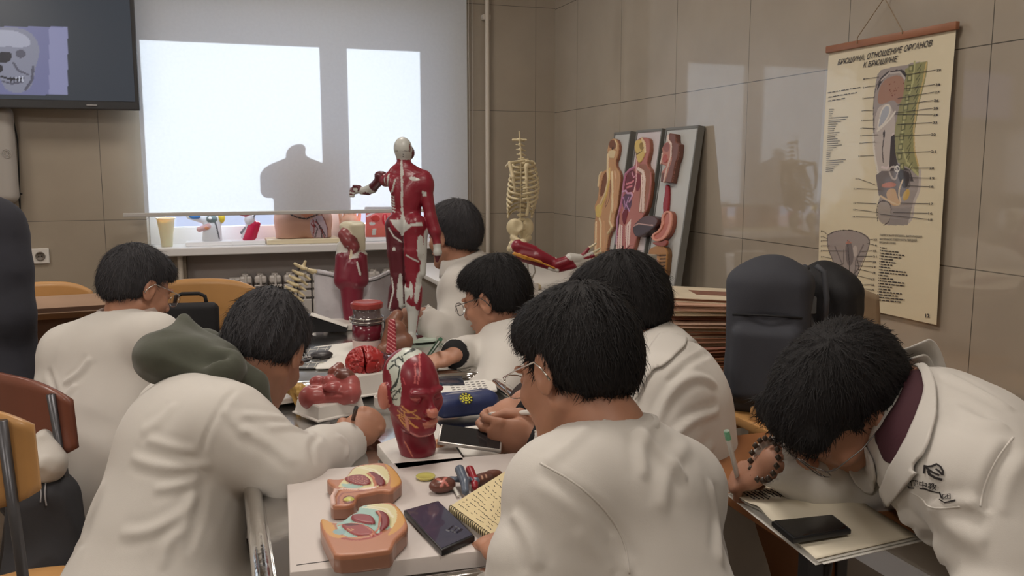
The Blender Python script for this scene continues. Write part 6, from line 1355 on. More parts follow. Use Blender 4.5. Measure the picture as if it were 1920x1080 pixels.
male = relief('pelvis_model', M0, chaikin(L2([(487, 207), (560, 218), (620, 205), (672, 125), (760, 108), (880, 97), (935, 120), (975, 160), (1003, 205), (1012, 235), (975, 265), (940, 300), (860, 290), (800, 305), (700, 322), (690, 380), (640, 395), (585, 400), (520, 400), (512, 350), (530, 290), (545, 265), (500, 235)]), 1), .024, [
    ('p', chaikin(L2([(600, 225), (640, 190), (690, 125), (870, 110), (920, 170), (925, 230), (880, 270), (700, 280), (640, 270), (560, 275)])), pale), ('p', chaikin(L2([(885, 100), (940, 130), (1003, 205), (1005, 240), (960, 270), (925, 280), (935, 220), (915, 150)])), ora), ('p', chaikin(L2([(580, 245), (660, 250), (760, 262), (700, 280), (610, 275)])), aqua),
    ('p', chaikin(L2([(612, 215), (680, 195), (750, 195), (790, 225), (800, 260), (730, 270), (660, 255), (620, 235)])), organ, (.004,)), ('p', chaikin(L2([(765, 185), (800, 170), (860, 195), (900, 240), (890, 270), (830, 270), (810, 220)])), srgb(116, 42, 46), (.004,)), ('l', L2([(770, 180), (810, 215), (830, 270)]), rim, .0018, (.002,)), ('l', L2([(545, 290), (560, 300), (600, 285), (720, 290), (830, 275)]), srgb(222, 200, 190), .0022, (.002,)), ('l', L2([(535, 390), (530, 340), (555, 300)]), srgb(222, 190, 180), .004, (.002,)), ('l', L2([(570, 390), (572, 340), (600, 312), (700, 302), (800, 288)]), srgb(150, 90, 80), .002),
    ('p', chaikin(L2([(600, 340), (640, 325), (685, 335), (680, 375), (640, 390), (600, 380)])), srgb(120, 60, 56)), ('e', (L2([(643, 357)])[0], np.array((.0085, .0085))), srgb(196, 196, 110), (.004,)), ('l', L2([(690, 130), (780, 150), (860, 200)]), srgb(226, 222, 196), .002), ('l', L2([(720, 125), (820, 150), (900, 220)]), srgb(226, 222, 196), .0018)]
    + [('e', (L2([(640 + 16 * i, 212 + 12 * j + (i % 2) * 5)])[0], np.array((.0012, .0012))), srgb(206, 150, 130)) for i in range(9) for j in range(4)], M_paint_gloss, None, base=fl_, side=srgb(150, 108, 90), res=.0016, r=.003)
tag(male, 'rear pelvis cross section model with yellow round testis on the white board', 'anatomical model')
Mt = frame_matrix((0, 0, BS + .028), x=(1, 0, 0), y=(0, 1, 0)); L2 = lambda pts: P2(Mt, pts)
fem = relief('pelvis_model', M0, chaikin(L2([(440, 490), (475, 485), (540, 520), (600, 505), (660, 455), (706, 440), (708, 398), (850, 378), (950, 372), (1010, 430), (1040, 490), (1055, 545), (1000, 600), (960, 640), (940, 700), (880, 710), (700, 735), (545, 745), (520, 700), (490, 640), (450, 560)]), 1), .028, [
    ('p', chaikin(L2([(540, 520), (640, 470), (706, 445), (715, 400), (850, 382), (950, 430), (960, 520), (900, 580), (700, 620), (600, 610)])), aqua), ('p', chaikin(L2([(740, 400), (850, 380), (950, 390), (985, 460), (960, 550), (920, 560), (930, 480), (850, 430)])), pale), ('p', chaikin(L2([(955, 375), (1010, 430), (1040, 500), (1000, 560), (900, 620), (940, 560), (985, 480)])), ora), ('p', chaikin(L2([(445, 490), (475, 487), (540, 525), (560, 600), (640, 610), (560, 630), (480, 590)])), ora), ('p', chaikin(L2([(530, 560), (620, 565), (620, 600), (540, 600)])), srgb(140, 172, 176)),
    ('p', chaikin(L2([(655, 480), (720, 470), (800, 480), (830, 520), (820, 545), (700, 530), (660, 510)])), srgb(140, 60, 66), (.005,)), ('p', chaikin(L2([(580, 540), (640, 530), (720, 535), (800, 560), (830, 600), (700, 620), (640, 590)])), srgb(150, 66, 66), (.003,)), ('p', chaikin(L2([(590, 535), (700, 535), (720, 545), (640, 556)])), srgb(86, 26, 34)), ('p', chaikin(L2([(820, 450), (860, 440), (920, 470), (930, 540), (890, 580), (850, 590), (870, 520), (850, 480)])), srgb(124, 46, 50), (.004,)),
    ('l', L2([(570, 540), (660, 525), (740, 540), (830, 600)]), rim, .0016, (.002,)), ('l', L2([(600, 625), (700, 640), (800, 620), (860, 590)]), srgb(160, 70, 66), .003), ('l', L2([(830, 440), (860, 480), (850, 560), (800, 610)]), rim, .0016, (.002,)), ('l', L2([(740, 410), (830, 420), (900, 450)]), srgb(226, 222, 196), .002), ('l', L2([(780, 400), (900, 420), (950, 480)]), srgb(226, 222, 196), .002),
    ('p', L2([(500, 640), (900, 640), (960, 640), (940, 700), (700, 735), (545, 745)]), fl_)] + [('e', (L2([(635 + 9 * i, 572 + 7 * (i % 3))])[0], np.array((.0014, .0014))), srgb(214, 170, 120)) for i in range(5)], M_paint_gloss, None, base=fl_, side=srgb(150, 108, 90), res=.0016, r=.003)
tag(fem, 'front pelvis cross section model with pale blue lining on the white board', 'anatomical model')
# clear yellow egg dish, kidney with vessels
q = onz(798, 897, BS); g = MB(); g.lathe([(.014, 0), (.0165, .002), (.0175, .005), (.0165, .0055), (.012, .004), (.001, .0035)], (q[0], q[1], BS), 28)
tag(g.build('yellow_dish', mat('translucent yellow', srgb(196, 190, 110), .15, coat=.5, sub=.2), smooth=True), 'small translucent yellow oval dish next to the kidney model', 'dish')
t = thing('kidney_model', 'brown kidney model with blue and red vessel stubs on the white board', 'anatomical model', onz(830, 925, BS)); kz = lambda a, b, z=0: onz(480 + a / 3.692, 840 + b / 3.692, BS + z)
s = SDF(.0017, .004); kb = srgb(104, 64, 54); bl = srgb(86, 96, 112); rd2 = srgb(140, 28, 40)
s.ell(kz(1290, 255, .012), (.024, .017, .013), R3(frame_matrix((0, 0, 0), x=(.95, .2, 0), z=(0, 0, 1))), col=kb); s.ell(kz(1560, 215, .010), (.028, .012, .010), R3(frame_matrix((0, 0, 0), x=(.9, .5, 0), z=(0, 0, 1))), col=srgb(96, 60, 54)); s.ell(kz(1640, 185, .010), (.018, .010, .009), col=kb)
s.cap(kz(1410, 150, .03), kz(1445, 235, .018), .0085, .0075, col=bl); s.cap(kz(1445, 235, .018), kz(1450, 300, .010), .0075, .0065, col=bl); s.cap(kz(1350, 215, .014), kz(1530, 225, .016), .005, col=bl); s.cap(kz(1480, 150, .026), kz(1510, 220, .016), .0075, .0065, col=rd2); s.cap(kz(1510, 220, .014), kz(1515, 270, .010), .006, col=rd2); s.cap(kz(1370, 270, .006), kz(1400, 330, .004), .003, col=WHT)
s.box(V(*kz(1450, 240)[:2], BS - .01), (.12, .12, .01), op='s', k=.001)
Mk = frame_matrix((0, 0, BS + .022), x=(1, 0, 0), y=(0, 1, 0)); 
def kp_(v, C):
    X = v[:, :2]; m = v[:, 2] > BS + .014; c = C[m]; lay = [('l', P2(Mk, [(1240, 215), (1290, 235), (1320, 210)]), srgb(196, 120, 110), .0022), ('l', P2(Mk, [(1270, 250), (1300, 230), (1360, 240)]), srgb(196, 120, 110), .002), ('l', P2(Mk, [(1560, 180), (1600, 210), (1640, 180)]), srgb(190, 150, 130), .0018), ('l', P2(Mk, [(1590, 170), (1620, 200)]), srgb(190, 150, 130), .0014)]; k = c[:, 0] < srgb(110, 0, 0)[0]
    o = paint_layers(X[m], c.copy(), lay); C[m] = o; return C
link_mesh('kidney', s.mesh(colfn=kp_), M_paint_gloss, t)
# big phone
q = [onz(*p_, BS + .010) for p_ in ((757, 956), (822, 938), (890, 1004), (828, 1032))]; cph = sum(q) / 4; xx = unit((q[1] - q[0]) + (q[2] - q[3])); M = frame_matrix(V(cph[0], cph[1], BS), x=xx, y=np.cross(V(0, 0, 1), xx)); w, h = np.linalg.norm(q[1] - q[0]), np.linalg.norm(q[3] - q[0])
t = thing('phone', 'black phone with bright striped reflection lying on the white board', 'phone', (cph[0], cph[1], BS))
lc = [(M.inverted() @ Vector(p_)).xy for p_ in q]; g = MB(); g.prism(chaikin(lc, 1) if 0 else lc, 0, .010, M, bevel=.002); g.build('case', M_black, t, auto=True)
ctr = sum((Vector(l) for l in lc), Vector((0, 0))) / 4; gi = [ctr + (Vector(l) - ctr) * .94 for l in lc]; g = MB(); g.prism(gi, .0085, .0106, M); me_screen = mat('phone glass', srgb(66, 66, 84), .04, coat=.5); g.build('screen', me_screen, t)
g = MB()
for (u0, v0, u1, v1, w_) in ((.55, .62, .75, .58, .0016), (.60, .70, .82, .64, .0012), (.70, .74, .88, .72, .002), (.62, .66, .66, .74, .0014), (.80, .60, .84, .70, .0012), (.50, .60, .56, .66, .0012)):
    f_ = lambda u, v: (gi[0] * (1 - u) + gi[1] * u) * (1 - v) + (gi[3] * (1 - u) + gi[2] * u) * v
    a, b = f_(u0, v0 + .1), f_(u1, v1 + .1); g.tube([M @ Vector((*a, .0106)), M @ Vector((*b, .0106))], w_, 4)
g.build('screen_picture', mat('screen picture dark', srgb(48, 46, 60), .3), t)
# spiral notebook
Mn = frame_matrix((0, 0, BS + .014), x=(1, 0, 0), y=(0, 1, 0)); nq = [onz(*p_, BS + .014)[:2] for p_ in ((841, 950), (946, 884), (1010, 955), (915, 1004))]
t = thing('spiral_notebook', 'cream spiral notebook with handwriting under the foreground arm', 'notebook', (nq[0][0], nq[0][1], BS)); g = MB(); g.prism(nq, BS + .006, BS + .014, bevel=.0008); g.build('pages', mat('cream paper', srgb(216, 200, 158), .7), t)
g = MB()
for k in range(20):
    a = (k + .5) / 20; c0 = V(*(nq[0] * (1 - a) + nq[3] * a), BS + .011); inn = unit(V(*(nq[1] - nq[0]), 0)); g.tube([c0 + inn * (.003 + .0045 * math.cos(b)) + V(0, 0, .0055 * math.sin(b)) for b in np.linspace(0, math.tau, 10)[:-1]], .0007, 5, closed=True)
g.build('spiral_binding', mat('spiral wire dark', srgb(70, 64, 56), .35, .7), t)
g = MB(); rg = random.Random(3); f_ = lambda u, v: (nq[0] * (1 - u) + nq[3] * u) * (1 - v) + (nq[1] * (1 - u) + nq[2] * u) * v
for row in range(12):
    v = .12 + row * .065; u = .08
    while u < .9:
        l = rg.uniform(.02, .05)
        if rg.random() < .72: a, b = f_(u, v + rg.uniform(-.01, .01)), f_(u + l, v + rg.uniform(-.012, .012)); g.tube([V(*a, BS + .0143), V(*((a + b) / 2 + rg.uniform(-.0006, .0006)), BS + .0144), V(*b, BS + .0143)], .00055, 4)
        u += l + .022
g.build('handwriting', M_ink, t)

# phone and pens held by the people
ph = at(868, 818, 1.70); hL = J6['wrL']; g = MB(); mm = frame_matrix(at(882, 822, 1.735), x=D(1, -.14, .0), y=D(.1, .25, 1)); g.box((0, 0, 0), (.125, .066, .008), bevel=.002, M=mm)
t = thing('phone', 'pale edged phone held in the hand near the blue pencil case', 'phone', at(882, 822, 1.735)); g.build('case', mat('pale silver', srgb(186, 182, 178), .3, .4), t, auto=True); g = MB(); g.box((0, 0, .0045), (.118, .060, .001), M=mm); g.build('screen', MATS['black glass'], t)
def pen(a, b, r, m, label, cap=None, capm=None):
    a, b = np.array(a), np.array(b); t = thing('pen', label, 'pen', a); MB().tube([a, a + (b - a) * .12, a + (b - a) * .13, b], [r * .3, r * .9, r, r], 10).build('barrel', m, t, smooth=False, auto=True)
    if capm: MB().tube([b - (b - a) * .14, b], [r * 1.15, r * 1.05], 10).build('pen_cap', capm, t, auto=True)
M_penw = mat('pen white', srgb(222, 220, 214), .3)
pen(at(908, 778, 1.80), at(1010, 772, 1.72), .005, M_penw, 'white pen held in the upper hand of the man with the phone')
pen(onz(1388, 915, .790), at(1362, 808, 1.50), .0045, M_penw, 'white pen with green tip held upright over the open notebook', capm=mat('mint green', srgb(120, 186, 150), .4))
pen(onz(800, 672, TZ + .01), at(826, 636, 2.42), .006, mat('green pen', srgb(30, 90, 60), .35), 'dark green pen in the hand behind the head model')
pen(onz(655, 812, TZ + .01), at(668, 764, 1.78), .0045, M_black, 'black pen in the hand of the hooded man')
# ------------------------------------------------------------------ hanging wall chart
_pl = paint_layers
def paint_layers(x, C, layers):
    for L in layers:
        kind, pts = L[0], L[1]
        if kind == 'e': lo = pts[0] - pts[1]; hi = pts[0] + pts[1]
        else:
            A = np.array(pts); pad = L[3] if kind == 'l' else 0; lo = A.min(0) - pad; hi = A.max(0) + pad
        m = ((x >= lo) & (x <= hi)).all(1)
        if m.any(): C[m] = _pl(x[m], C[m], [L])
    return C
MP = frame_matrix((2.062, 2.4, 1.3), x=(0, -1, 0), y=(0, 0, 1))
PA = lambda pts: LP(MP, [(1520 + a / 3.373, 20 + b / 3.373) for a, b in pts]); PB = lambda pts: LP(MP, [(1520 + a / 3.373, 320 + b / 3.373) for a, b in pts])
c4 = LP(MP, [(1545, 104), (1786, 51), (1763, 609), (1540, 582)]); x0, x1 = (c4[0][0] + c4[3][0]) / 2, (c4[1][0] + c4[2][0]) / 2; y1, y0 = (c4[0][1] + c4[1][1]) / 2, c4[2][1] - .003
t = thing('wall_chart', 'large hanging anatomy wall chart with Cyrillic title and wooden top rail', 'poster', (2.06, 2.4, 1.3 + y0))
nu, nv = 290, 440
gx, gy = np.meshgrid(np.linspace(x0, x1, nu + 1), np.linspace(y0, y1, nv + 1), indexing='ij'); XY = np.stack([gx.ravel(), gy.ravel()], 1)
zz = .006 * np.sin((XY[:, 1] - y0) / (y1 - y0) * math.pi) + .0025 * (fbm(np.c_[XY * 7, XY[:, :1] * 0], 2, 4) - .5)
Mn_ = np.array(MP); Vp = Mn_[:3, 3] + XY[:, :1] * Mn_[:3, 0] + XY[:, 1:] * Mn_[:3, 1] + zz[:, None] * Mn_[:3, 2]
i = (np.arange(nu)[:, None] * (nv + 1) + np.arange(nv)[None]).ravel(); me = raw(Vp, np.stack([i, i + nv + 1, i + nv + 2, i + 1], 1))
gy1 = srgb(120, 112, 112); gy2 = srgb(162, 152, 148); gy3 = srgb(196, 186, 180); dk = srgb(64, 56, 58); grn = srgb(150, 148, 100); grn2 = srgb(106, 108, 70); lv = srgb(168, 128, 108); yl2 = srgb(206, 180, 118); white_ = srgb(226, 220, 210); pkk = srgb(196, 130, 112)
lay = [('p', chaikin(PA([(430, 380), (500, 360), (610, 345), (640, 330), (745, 320), (735, 420), (700, 560), (665, 700), (665, 850), (690, 980), (705, 1080)]) + PB([(700, 100), (660, 200), (640, 260), (640, 340), (500, 345), (445, 330), (430, 220), (460, 120), (430, 20)]) + PA([(420, 980), (405, 800), (400, 620), (410, 480)]), 1), gy2),
       ('p', PA([(600, 370), (690, 325), (745, 322), (730, 440), (690, 600), (668, 760), (665, 860), (690, 980), (700, 1060), (640, 1000), (560, 960), (540, 880), (535, 780), (560, 640), (580, 520), (600, 440)]), grn), ('l', PA([(660, 325), (650, 450), (610, 600), (590, 740), (585, 860), (620, 960), (690, 1040)]), srgb(186, 184, 130), .004), ('l', PA([(735, 330), (715, 450), (680, 600), (660, 740), (665, 880), (690, 980)]), yl2, .003),
       ('p', chaikin(PA([(435, 440), (480, 390), (560, 370), (605, 380), (610, 440), (600, 430), (560, 385), (500, 400), (450, 450), (420, 520)])), dk), ('p', chaikin(PA([(430, 520), (460, 440), (540, 405), (590, 420), (600, 480), (585, 560), (560, 600), (530, 560), (490, 580), (430, 600)])), lv), ('l', PA([(450, 440), (500, 395), (570, 390), (600, 430)]), gy3, .003),
       ('p', chaikin(PA([(410, 620), (500, 580), (530, 640), (545, 700), (530, 900), (520, 1060), (430, 1060), (415, 900)])), gy3), ('p', chaikin(PA([(440, 680), (460, 610), (505, 600), (510, 650), (470, 720), (430, 750)])), srgb(176, 180, 190)), ('l', chaikin(PA([(440, 700), (455, 620), (500, 585), (515, 640), (470, 720), (430, 750)]), 2), white_, .003), ('l', chaikin(PA([(430, 760), (500, 700), (540, 640)]), 2, closed=False), white_, .0035), ('l', PA([(475, 760), (470, 820), (462, 880), (468, 960)]), dk, .002), ('p', PA([(465, 765), (480, 765), (478, 800), (467, 800)]), dk), ('l', chaikin(PA([(530, 780), (525, 900), (505, 1000), (460, 990)]), 2, closed=False), srgb(220, 206, 206), .004),
       ('l', chaikin(PA([(405, 780), (410, 900), (430, 1000), (445, 1070)]), 2, closed=False), white_, .004), ('l', chaikin(PA([(410, 780), (400, 620), (410, 500), (440, 430), (500, 380)]), 2, closed=False), dk, .0012),
       ('p', PA([(515, 800), (540, 780), (545, 900), (560, 970), (640, 1010), (660, 1080), (500, 1080), (505, 1000)]), dk), ('p', PB([(460, 0), (640, 0), (640, 100), (560, 190), (520, 190), (440, 160), (420, 30)]), gy1), ('p', chaikin(PB([(540, 0), (630, 0), (640, 60), (600, 130), (570, 60)])), srgb(56, 48, 50)), ('l', chaikin(PA([(500, 1000), (520, 1060), (550, 1070), (560, 1010), (540, 980)]), 2), gy3, .003), ('l', chaikin(PA([(540, 990), (560, 980), (575, 1000), (560, 1020), (540, 1010)]), 2), white_, .0022),
       ('p', chaikin(PB([(450, 90), (500, 70), (555, 80), (540, 105), (470, 110)])), pkk), ('p', chaikin(PB([(480, 130), (540, 100), (560, 180), (580, 210), (540, 230), (500, 200)])), srgb(206, 170, 130)), ('l', chaikin(PB([(450, 160), (500, 190), (560, 220), (580, 200), (560, 140), (590, 60)]), 2, closed=False), srgb(220, 196, 160), .003), ('p', chaikin(PB([(590, 150), (620, 110), (640, 130), (625, 180), (595, 195)])), srgb(206, 170, 90)),
       ('p', chaikin(PB([(435, 200), (500, 190), (515, 260), (505, 330), (460, 340), (430, 300)])), srgb(166, 156, 148)), ('l', chaikin(PB([(432, 320), (425, 250), (440, 190), (500, 195), (520, 230), (510, 320), (470, 345)]), 2, closed=False), dk, .0016), ('l', chaikin(PB([(700, 0), (700, 120), (660, 200), (650, 300), (620, 330)]), 2, closed=False), gy3, .005), ('p', PB([(520, 240), (650, 230), (620, 345), (500, 345)]), srgb(150, 142, 140)),
       ('p', chaikin(PB([(110, 400), (180, 375), (300, 378), (385, 420), (380, 480), (330, 580), (290, 680), (270, 770), (190, 760), (180, 660), (140, 560), (110, 480)])), gy2), ('l', chaikin(PB([(110, 410), (180, 375), (300, 378), (385, 430), (370, 500), (330, 600), (290, 680), (270, 760)]), 2, closed=False), dk, .0014), ('l', chaikin(PB([(112, 410), (112, 490), (150, 580), (185, 690), (195, 760)]), 2, closed=False), dk, .0014),
       ('p', chaikin(PB([(225, 450), (260, 440), (280, 520), (270, 600), (230, 600)])), gy1), ('p', chaikin(PB([(190, 640), (270, 650), (260, 760), (200, 750)])), gy1), ('l', PB([(240, 440), (250, 600), (240, 740)]), dk, .0018), ('l', PB([(160, 480), (200, 580), (215, 700)]), gy1, .003), ('l', PB([(340, 470), (290, 570), (280, 700)]), gy1, .003), ('l', PB([(215, 500), (210, 590), (180, 600)]), dk, .0014), ('l', PB([(300, 560), (310, 620), (270, 660)]), dk, .0014), ('l', PB([(250, 440), (230, 460), (262, 455)]), pkk, .0018), ('p', chaikin(PB([(270, 480), (300, 470), (300, 540), (280, 550)])), gy3)]
for k in range(11):
    a = 325 + k * 0; yq = 345 + 62 * k; xq = 640 - 7.5 * k if k < 9 else 575 + 14 * (k - 9); lay.append(('p', PA([(xq - 16, yq), (xq + 14, yq - 4), (xq + 12, yq + 40), (xq - 18, yq + 42)]), grn2)); lay.append(('p', PA([(xq - 11, yq + 8), (xq + 6, yq + 6), (xq + 4, yq + 32), (xq - 12, yq + 34)]), srgb(176, 170, 120)))
    lay.append(('l', PA([(xq + 40, yq + 30), (xq + 62, yq - 4)]), grn2, .0022)); lay.append(('l', PA([(xq + 48, yq + 50), (xq + 60, yq + 20)]), srgb(90, 90, 60), .0014))
rg = random.Random(8)
for k in range(16): a, b = rg.uniform(500, 590), rg.uniform(440, 540); lay.append(('e', (PA([(a, b)])[0], np.array((.0018, .0018))), srgb(120, 60, 50)))
pc = np.array(srgb(226, 215, 186))
def postpaint(v):
    C = np.tile(pc, (len(v), 1)) * (1 + .05 * (fbm(v * 5, 2, 3)[:, None] - .5)); return paint_layers(XY, C, lay)
paint(me, postpaint)
mp = mat('laminated chart paper', (1, 1, 1), .4, attr=True, coat=.35); 
bsdf = mp.node_tree.nodes['Principled BSDF']; bsdf.inputs['Coat Roughness'].default_value = .05
nn = mp.node_tree.nodes.new('ShaderNodeTexNoise'); nn.inputs['Scale'].default_value = 6; bpn = mp.node_tree.nodes.new('ShaderNodeBump'); bpn.inputs['Strength'].default_value = .5; bpn.inputs['Distance'].default_value = .01; tcn = mp.node_tree.nodes.new('ShaderNodeTexCoord')
mp.node_tree.links.new(tcn.outputs['Object'], nn.inputs['Vector']); mp.node_tree.links.new(nn.outputs['Fac'], bpn.inputs['Height']); mp.node_tree.links.new(bpn.outputs[0], bsdf.inputs['Coat Normal'])
sheet = link_mesh('chart_sheet', me, mp, t)
# printed lines and writing just on the paper
def zpl(p): return .0066 * math.sin(max(0, min(1, (p[1] - y0) / (y1 - y0))) * math.pi) + .0022
def W3(p, e=0): return MP @ Vector((p[0], p[1], zpl(p) + e))
g = MB()
def fl(pts, w):
    for a, b in zip(pts[:-1], pts[1:]):
        d = np.array(b) - a; n_ = np.array((-d[1], d[0])) / (np.linalg.norm(d) + 1e-9) * w; vs = [g.bm.verts.new(W3(q)) for q in (a - n_, b - n_, b + n_, a + n_)]; g.bm.faces.new(vs)
RN = [('29', (798, 375), (600, 408)), ('28', (795, 467), (600, 495)), ('27', (792, 515), (560, 555)), ('26', (787, 568), (560, 598)), ('25', (785, 617), (545, 648)), ('24', (783, 658), (545, 655)), ('23', (780, 707), (560, 720)), ('22', (772, 783), (540, 795)), ('21', (772, 890), (550, 900)), ('20', (762, 995), (650, 995)), ('19', (765, 1058), (640, 1055))]
RB = [('18', (763, 100), (600, 95)), ('17', (760, 208), (580, 205)), ('16', (755, 268), (535, 265)), ('15', (755, 307), (450, 275))]
LA = [('1', (352, 432), (440, 420)), ('2', (350, 485), (415, 475)), ('3', (347, 555), (410, 548)), ('4', (343, 633), (405, 630)), ('5', (340, 693), (410, 690)), ('6', (338, 742), (420, 745)), ('7', (337, 790), (440, 785)), ('8', (333, 838), (420, 830)), ('9', (325, 920), (415, 915)), ('10', (315, 1062), (420, 1100))]
LB = [('11', (305, 113), (440, 118)), ('12', (302, 204), (430, 208)), ('13', (300, 245), (440, 265)), ('14', (297, 290), (425, 295))]
RC = [('23', (405, 433), (380, 436)), ('8', (415, 470), (370, 460)), ('22', (402, 505), (330, 510)), ('21', (402, 540), (300, 540)), ('20', (397, 575), (300, 570)), ('19', (395, 607), (290, 600)), ('18', (393, 642), (300, 620)), ('17', (388, 685), (290, 660)), ('16', (385, 720), (270, 725)), ('15', (383, 752), (270, 735)), ('14', (380, 790), (275, 775)), ('13', (378, 828), (270, 808))]
LC = [('1', (88, 380), (112, 400)), ('2', (84, 415), (115, 430)), ('3', (84, 442), (120, 440)), ('4', (84, 474), (130, 474)), ('5', (84, 505), (250, 508)), ('6', (84, 542), (140, 555)), ('7', (84, 572), (170, 585))]
for grp, F in ((RN, PA), (RB, PB), (LA, PA), (LB, PB), (RC, PB), (LC, PB)):
    for n_, a, b in grp: fl(F([a, b]), .0008)
for k in range(30):
    b = 625 + 13.5 * k; l = [30, 25, 25, 20, 125, 110, 80, 60, 50, 45, 40, 75, 60, 50, 65, 80, 70, 95, 60, 40][k % 20]; fl(PA([(125 - .6 * k, b), (125 - .6 * k + l, b - l * .06)]), .0009)
for j, (a, b, l) in enumerate([(115, 520, 195), (120, 548, 185), (118, 572, 98)]):
    x = a
    while x < a + l: w_ = rg.uniform(8, 26); fl(PA([(x, b - (x - a) * .17), (x + w_, b - (x - a + w_) * .17)]), .0013); x += w_ + 6
for k in range(20):
    b = 485 + 17.5 * k; l = [40, 115, 155, 135, 85, 100, 75, 60, 160, 170, 50, 80, 150, 150, 70, 60, 135, 110, 150, 130][k]; x = 450 - 1.3 * k
    fl(PB([(x, b), (x + 5, b)]), .0016); x += 9; e = 450 + l
    while x < e: w_ = rg.uniform(10, 30); fl(PB([(x, b + (x - 440) * .10), (min(x + w_, e), b + (min(x + w_, e) - 440) * .10)]), .0018); x += w_ + 5
g.build('printed_lines', M_ink, sheet, fix=False)
def fit_text(txt, F, a, b, cap, shear=.0, bold=.0):
    p, q = F([a])[0], F([b])[0]; me = text_mesh(txt, 1, Matrix.Identity(4), depth=0, shear=shear, bold=bold); n = len(me.vertices); co = np.zeros(n * 3, np.float32); me.vertices.foreach_get('co', co); co = co.reshape(-1, 3); mn, mx = co.min(0), co.max(0)
    d = q - p; L = np.linalg.norm(d); ux = d / L; uy = np.array((-ux[1], ux[0])); ch = cap
    k = (co[:, 0] - mn[0]) / (mx[0] - mn[0]) * L; h = (co[:, 1] - 0) / .72 * ch; P = p + k[:, None] * ux + h[:, None] * uy
    out = np.array([W3(pp, .0003) for pp in P], np.float32); me.vertices.foreach_set('co', out.ravel()); return me
tx = [fit_text('БРЮШИНА. ОТНОШЕНИЕ ОРГАНОВ', PA, (174, 345), (775, 222), .0175, .35, .012), fit_text('К БРЮШИНЕ', PA, (336, 362), (556, 320), .0175, .35, .012), fit_text('12', PB, (730, 928), (757, 928), .0115, 0, .03),
      fit_text('ПАРИЕТАЛЬНАЯ БРЮШИНА, ВЫСТИЛАЮЩАЯ', PB, (450, 412), (716, 424), .0062, 0, .02), fit_text('ВНУТРЕННЮЮ ПОВЕРХНОСТЬ ПЕРЕДНЕЙ', PB, (448, 438), (684, 447), .0062, 0, .02), fit_text('БРЮШНОЙ СТЕНКИ', PB, (446, 458), (548, 465), .0062, 0, .02)]
for grp, F, ww, cp in ((RN, PA, 30, .0068), (RB, PB, 26, .0062), (RC, PB, 22, .0058), (LA, PA, -1, .005), (LB, PB, -1, .005), (LC, PB, -1, .005)):
    for n_, a, b in grp:
        if ww > 0: tx.append(fit_text(n_, F, (a[0] + 3, a[1] + 8), (a[0] + 3 + ww * (.5 if len(n_) == 1 else 1), a[1] + 8), cp, 0, .03))
        else: tx.append(fit_text(n_, F, (a[0] - 4 - 7 * len(n_), a[1] + 6), (a[0] - 4, a[1] + 6), cp, 0, .02))
link_mesh('chart_lettering', join_meshes(tx), M_ink, sheet, smooth=False)
b4 = LP(MP, [(1545, 92), (1791, 37), (1791, 50), (1545, 107)]); yb = (b4[0][1] + b4[1][1]) / 2; yb2 = (b4[2][1] + b4[3][1]) / 2
g = MB(); g.box(((x0 + x1) / 2 + .002, (yb + yb2) / 2, .004), (x1 - x0 + .014, abs(yb - yb2), .016), bevel=.003, M=MP); g.build('top_rail', mat('varnished wood rail', srgb(148, 98, 70), .45, noise=(14, .1)), t, auto=True)
g = MB(); q = LP(MP, [(1613, 82), (1664, -4), (1698, 64)]); g.tube([MP @ Vector((*q[0], .014)), MP @ Vector((*q[0] + np.array((.002, .02)), .014)), MP @ Vector((*q[1], .012)), MP @ Vector((*q[2] + np.array((0, .01)), .014)), MP @ Vector((*q[2], .014))], .0016, 6); g.build('hanging_cord', mat('cord tan', srgb(150, 130, 106), .8), t)
g = MB(); g.tube([MP @ Vector((*q[1], -.016)), MP @ Vector((*q[1], .016))], .003, 8); tag(g.build('nail', M_wire), 'small metal nail holding the cord of the wall chart', 'nail')
# clear sleeve: a thin transparent edge standing proud of the paper
def film_mat():
    m = bpy.data.materials.new('clear film'); m.use_nodes = True; nt = m.node_tree; nt.nodes.clear(); N = nt.nodes.new; o = N('ShaderNodeOutputMaterial'); a = N('ShaderNodeBsdfTransparent'); b = N('ShaderNodeBsdfGlossy'); b.inputs['Roughness'].default_value = .08; fz = N('ShaderNodeFresnel'); fz.inputs[0].default_value = 1.4; mx = N('ShaderNodeMixShader')
    tc = N('ShaderNodeTexCoord'); n = N('ShaderNodeTexNoise'); n.inputs['Scale'].default_value = 5; bp = N('ShaderNodeBump'); bp.inputs['Strength'].default_value = .6; bp.inputs['Distance'].default_value = .012
    nt.links.new(tc.outputs['Object'], n.inputs['Vector']); nt.links.new(n.outputs['Fac'], bp.inputs['Height']); nt.links.new(bp.outputs[0], b.inputs['Normal']); fz = N('ShaderNodeLayerWeight'); fz.inputs[0].default_value = .12; nt.links.new(bp.outputs[0], fz.inputs['Normal'])
    mm = N('ShaderNodeMath'); mm.operation = 'MULTIPLY'; mm.inputs[1].default_value = .5; nt.links.new(fz.outputs['Facing'], mm.inputs[0]); nt.links.new(mm.outputs[0], mx.inputs[0]); nt.links.new(a.outputs[0], mx.inputs[1]); nt.links.new(b.outputs[0], mx.inputs[2]); nt.links.new(mx.outputs[0], o.inputs[0]); return m
g = MB(); g.sheet(lambda u, v: MP @ Vector((x0 - .008 + (x1 - x0 + .022) * u, y0 - .012 + (y1 - y0) * v, zpl((0, y0 + (y1 - y0) * v)) + .004 + .003 * math.sin(7 * u + 3 * v) * math.sin(5 * v))), 40, 60); g.build('clear_sleeve', film_mat(), t, smooth=True)

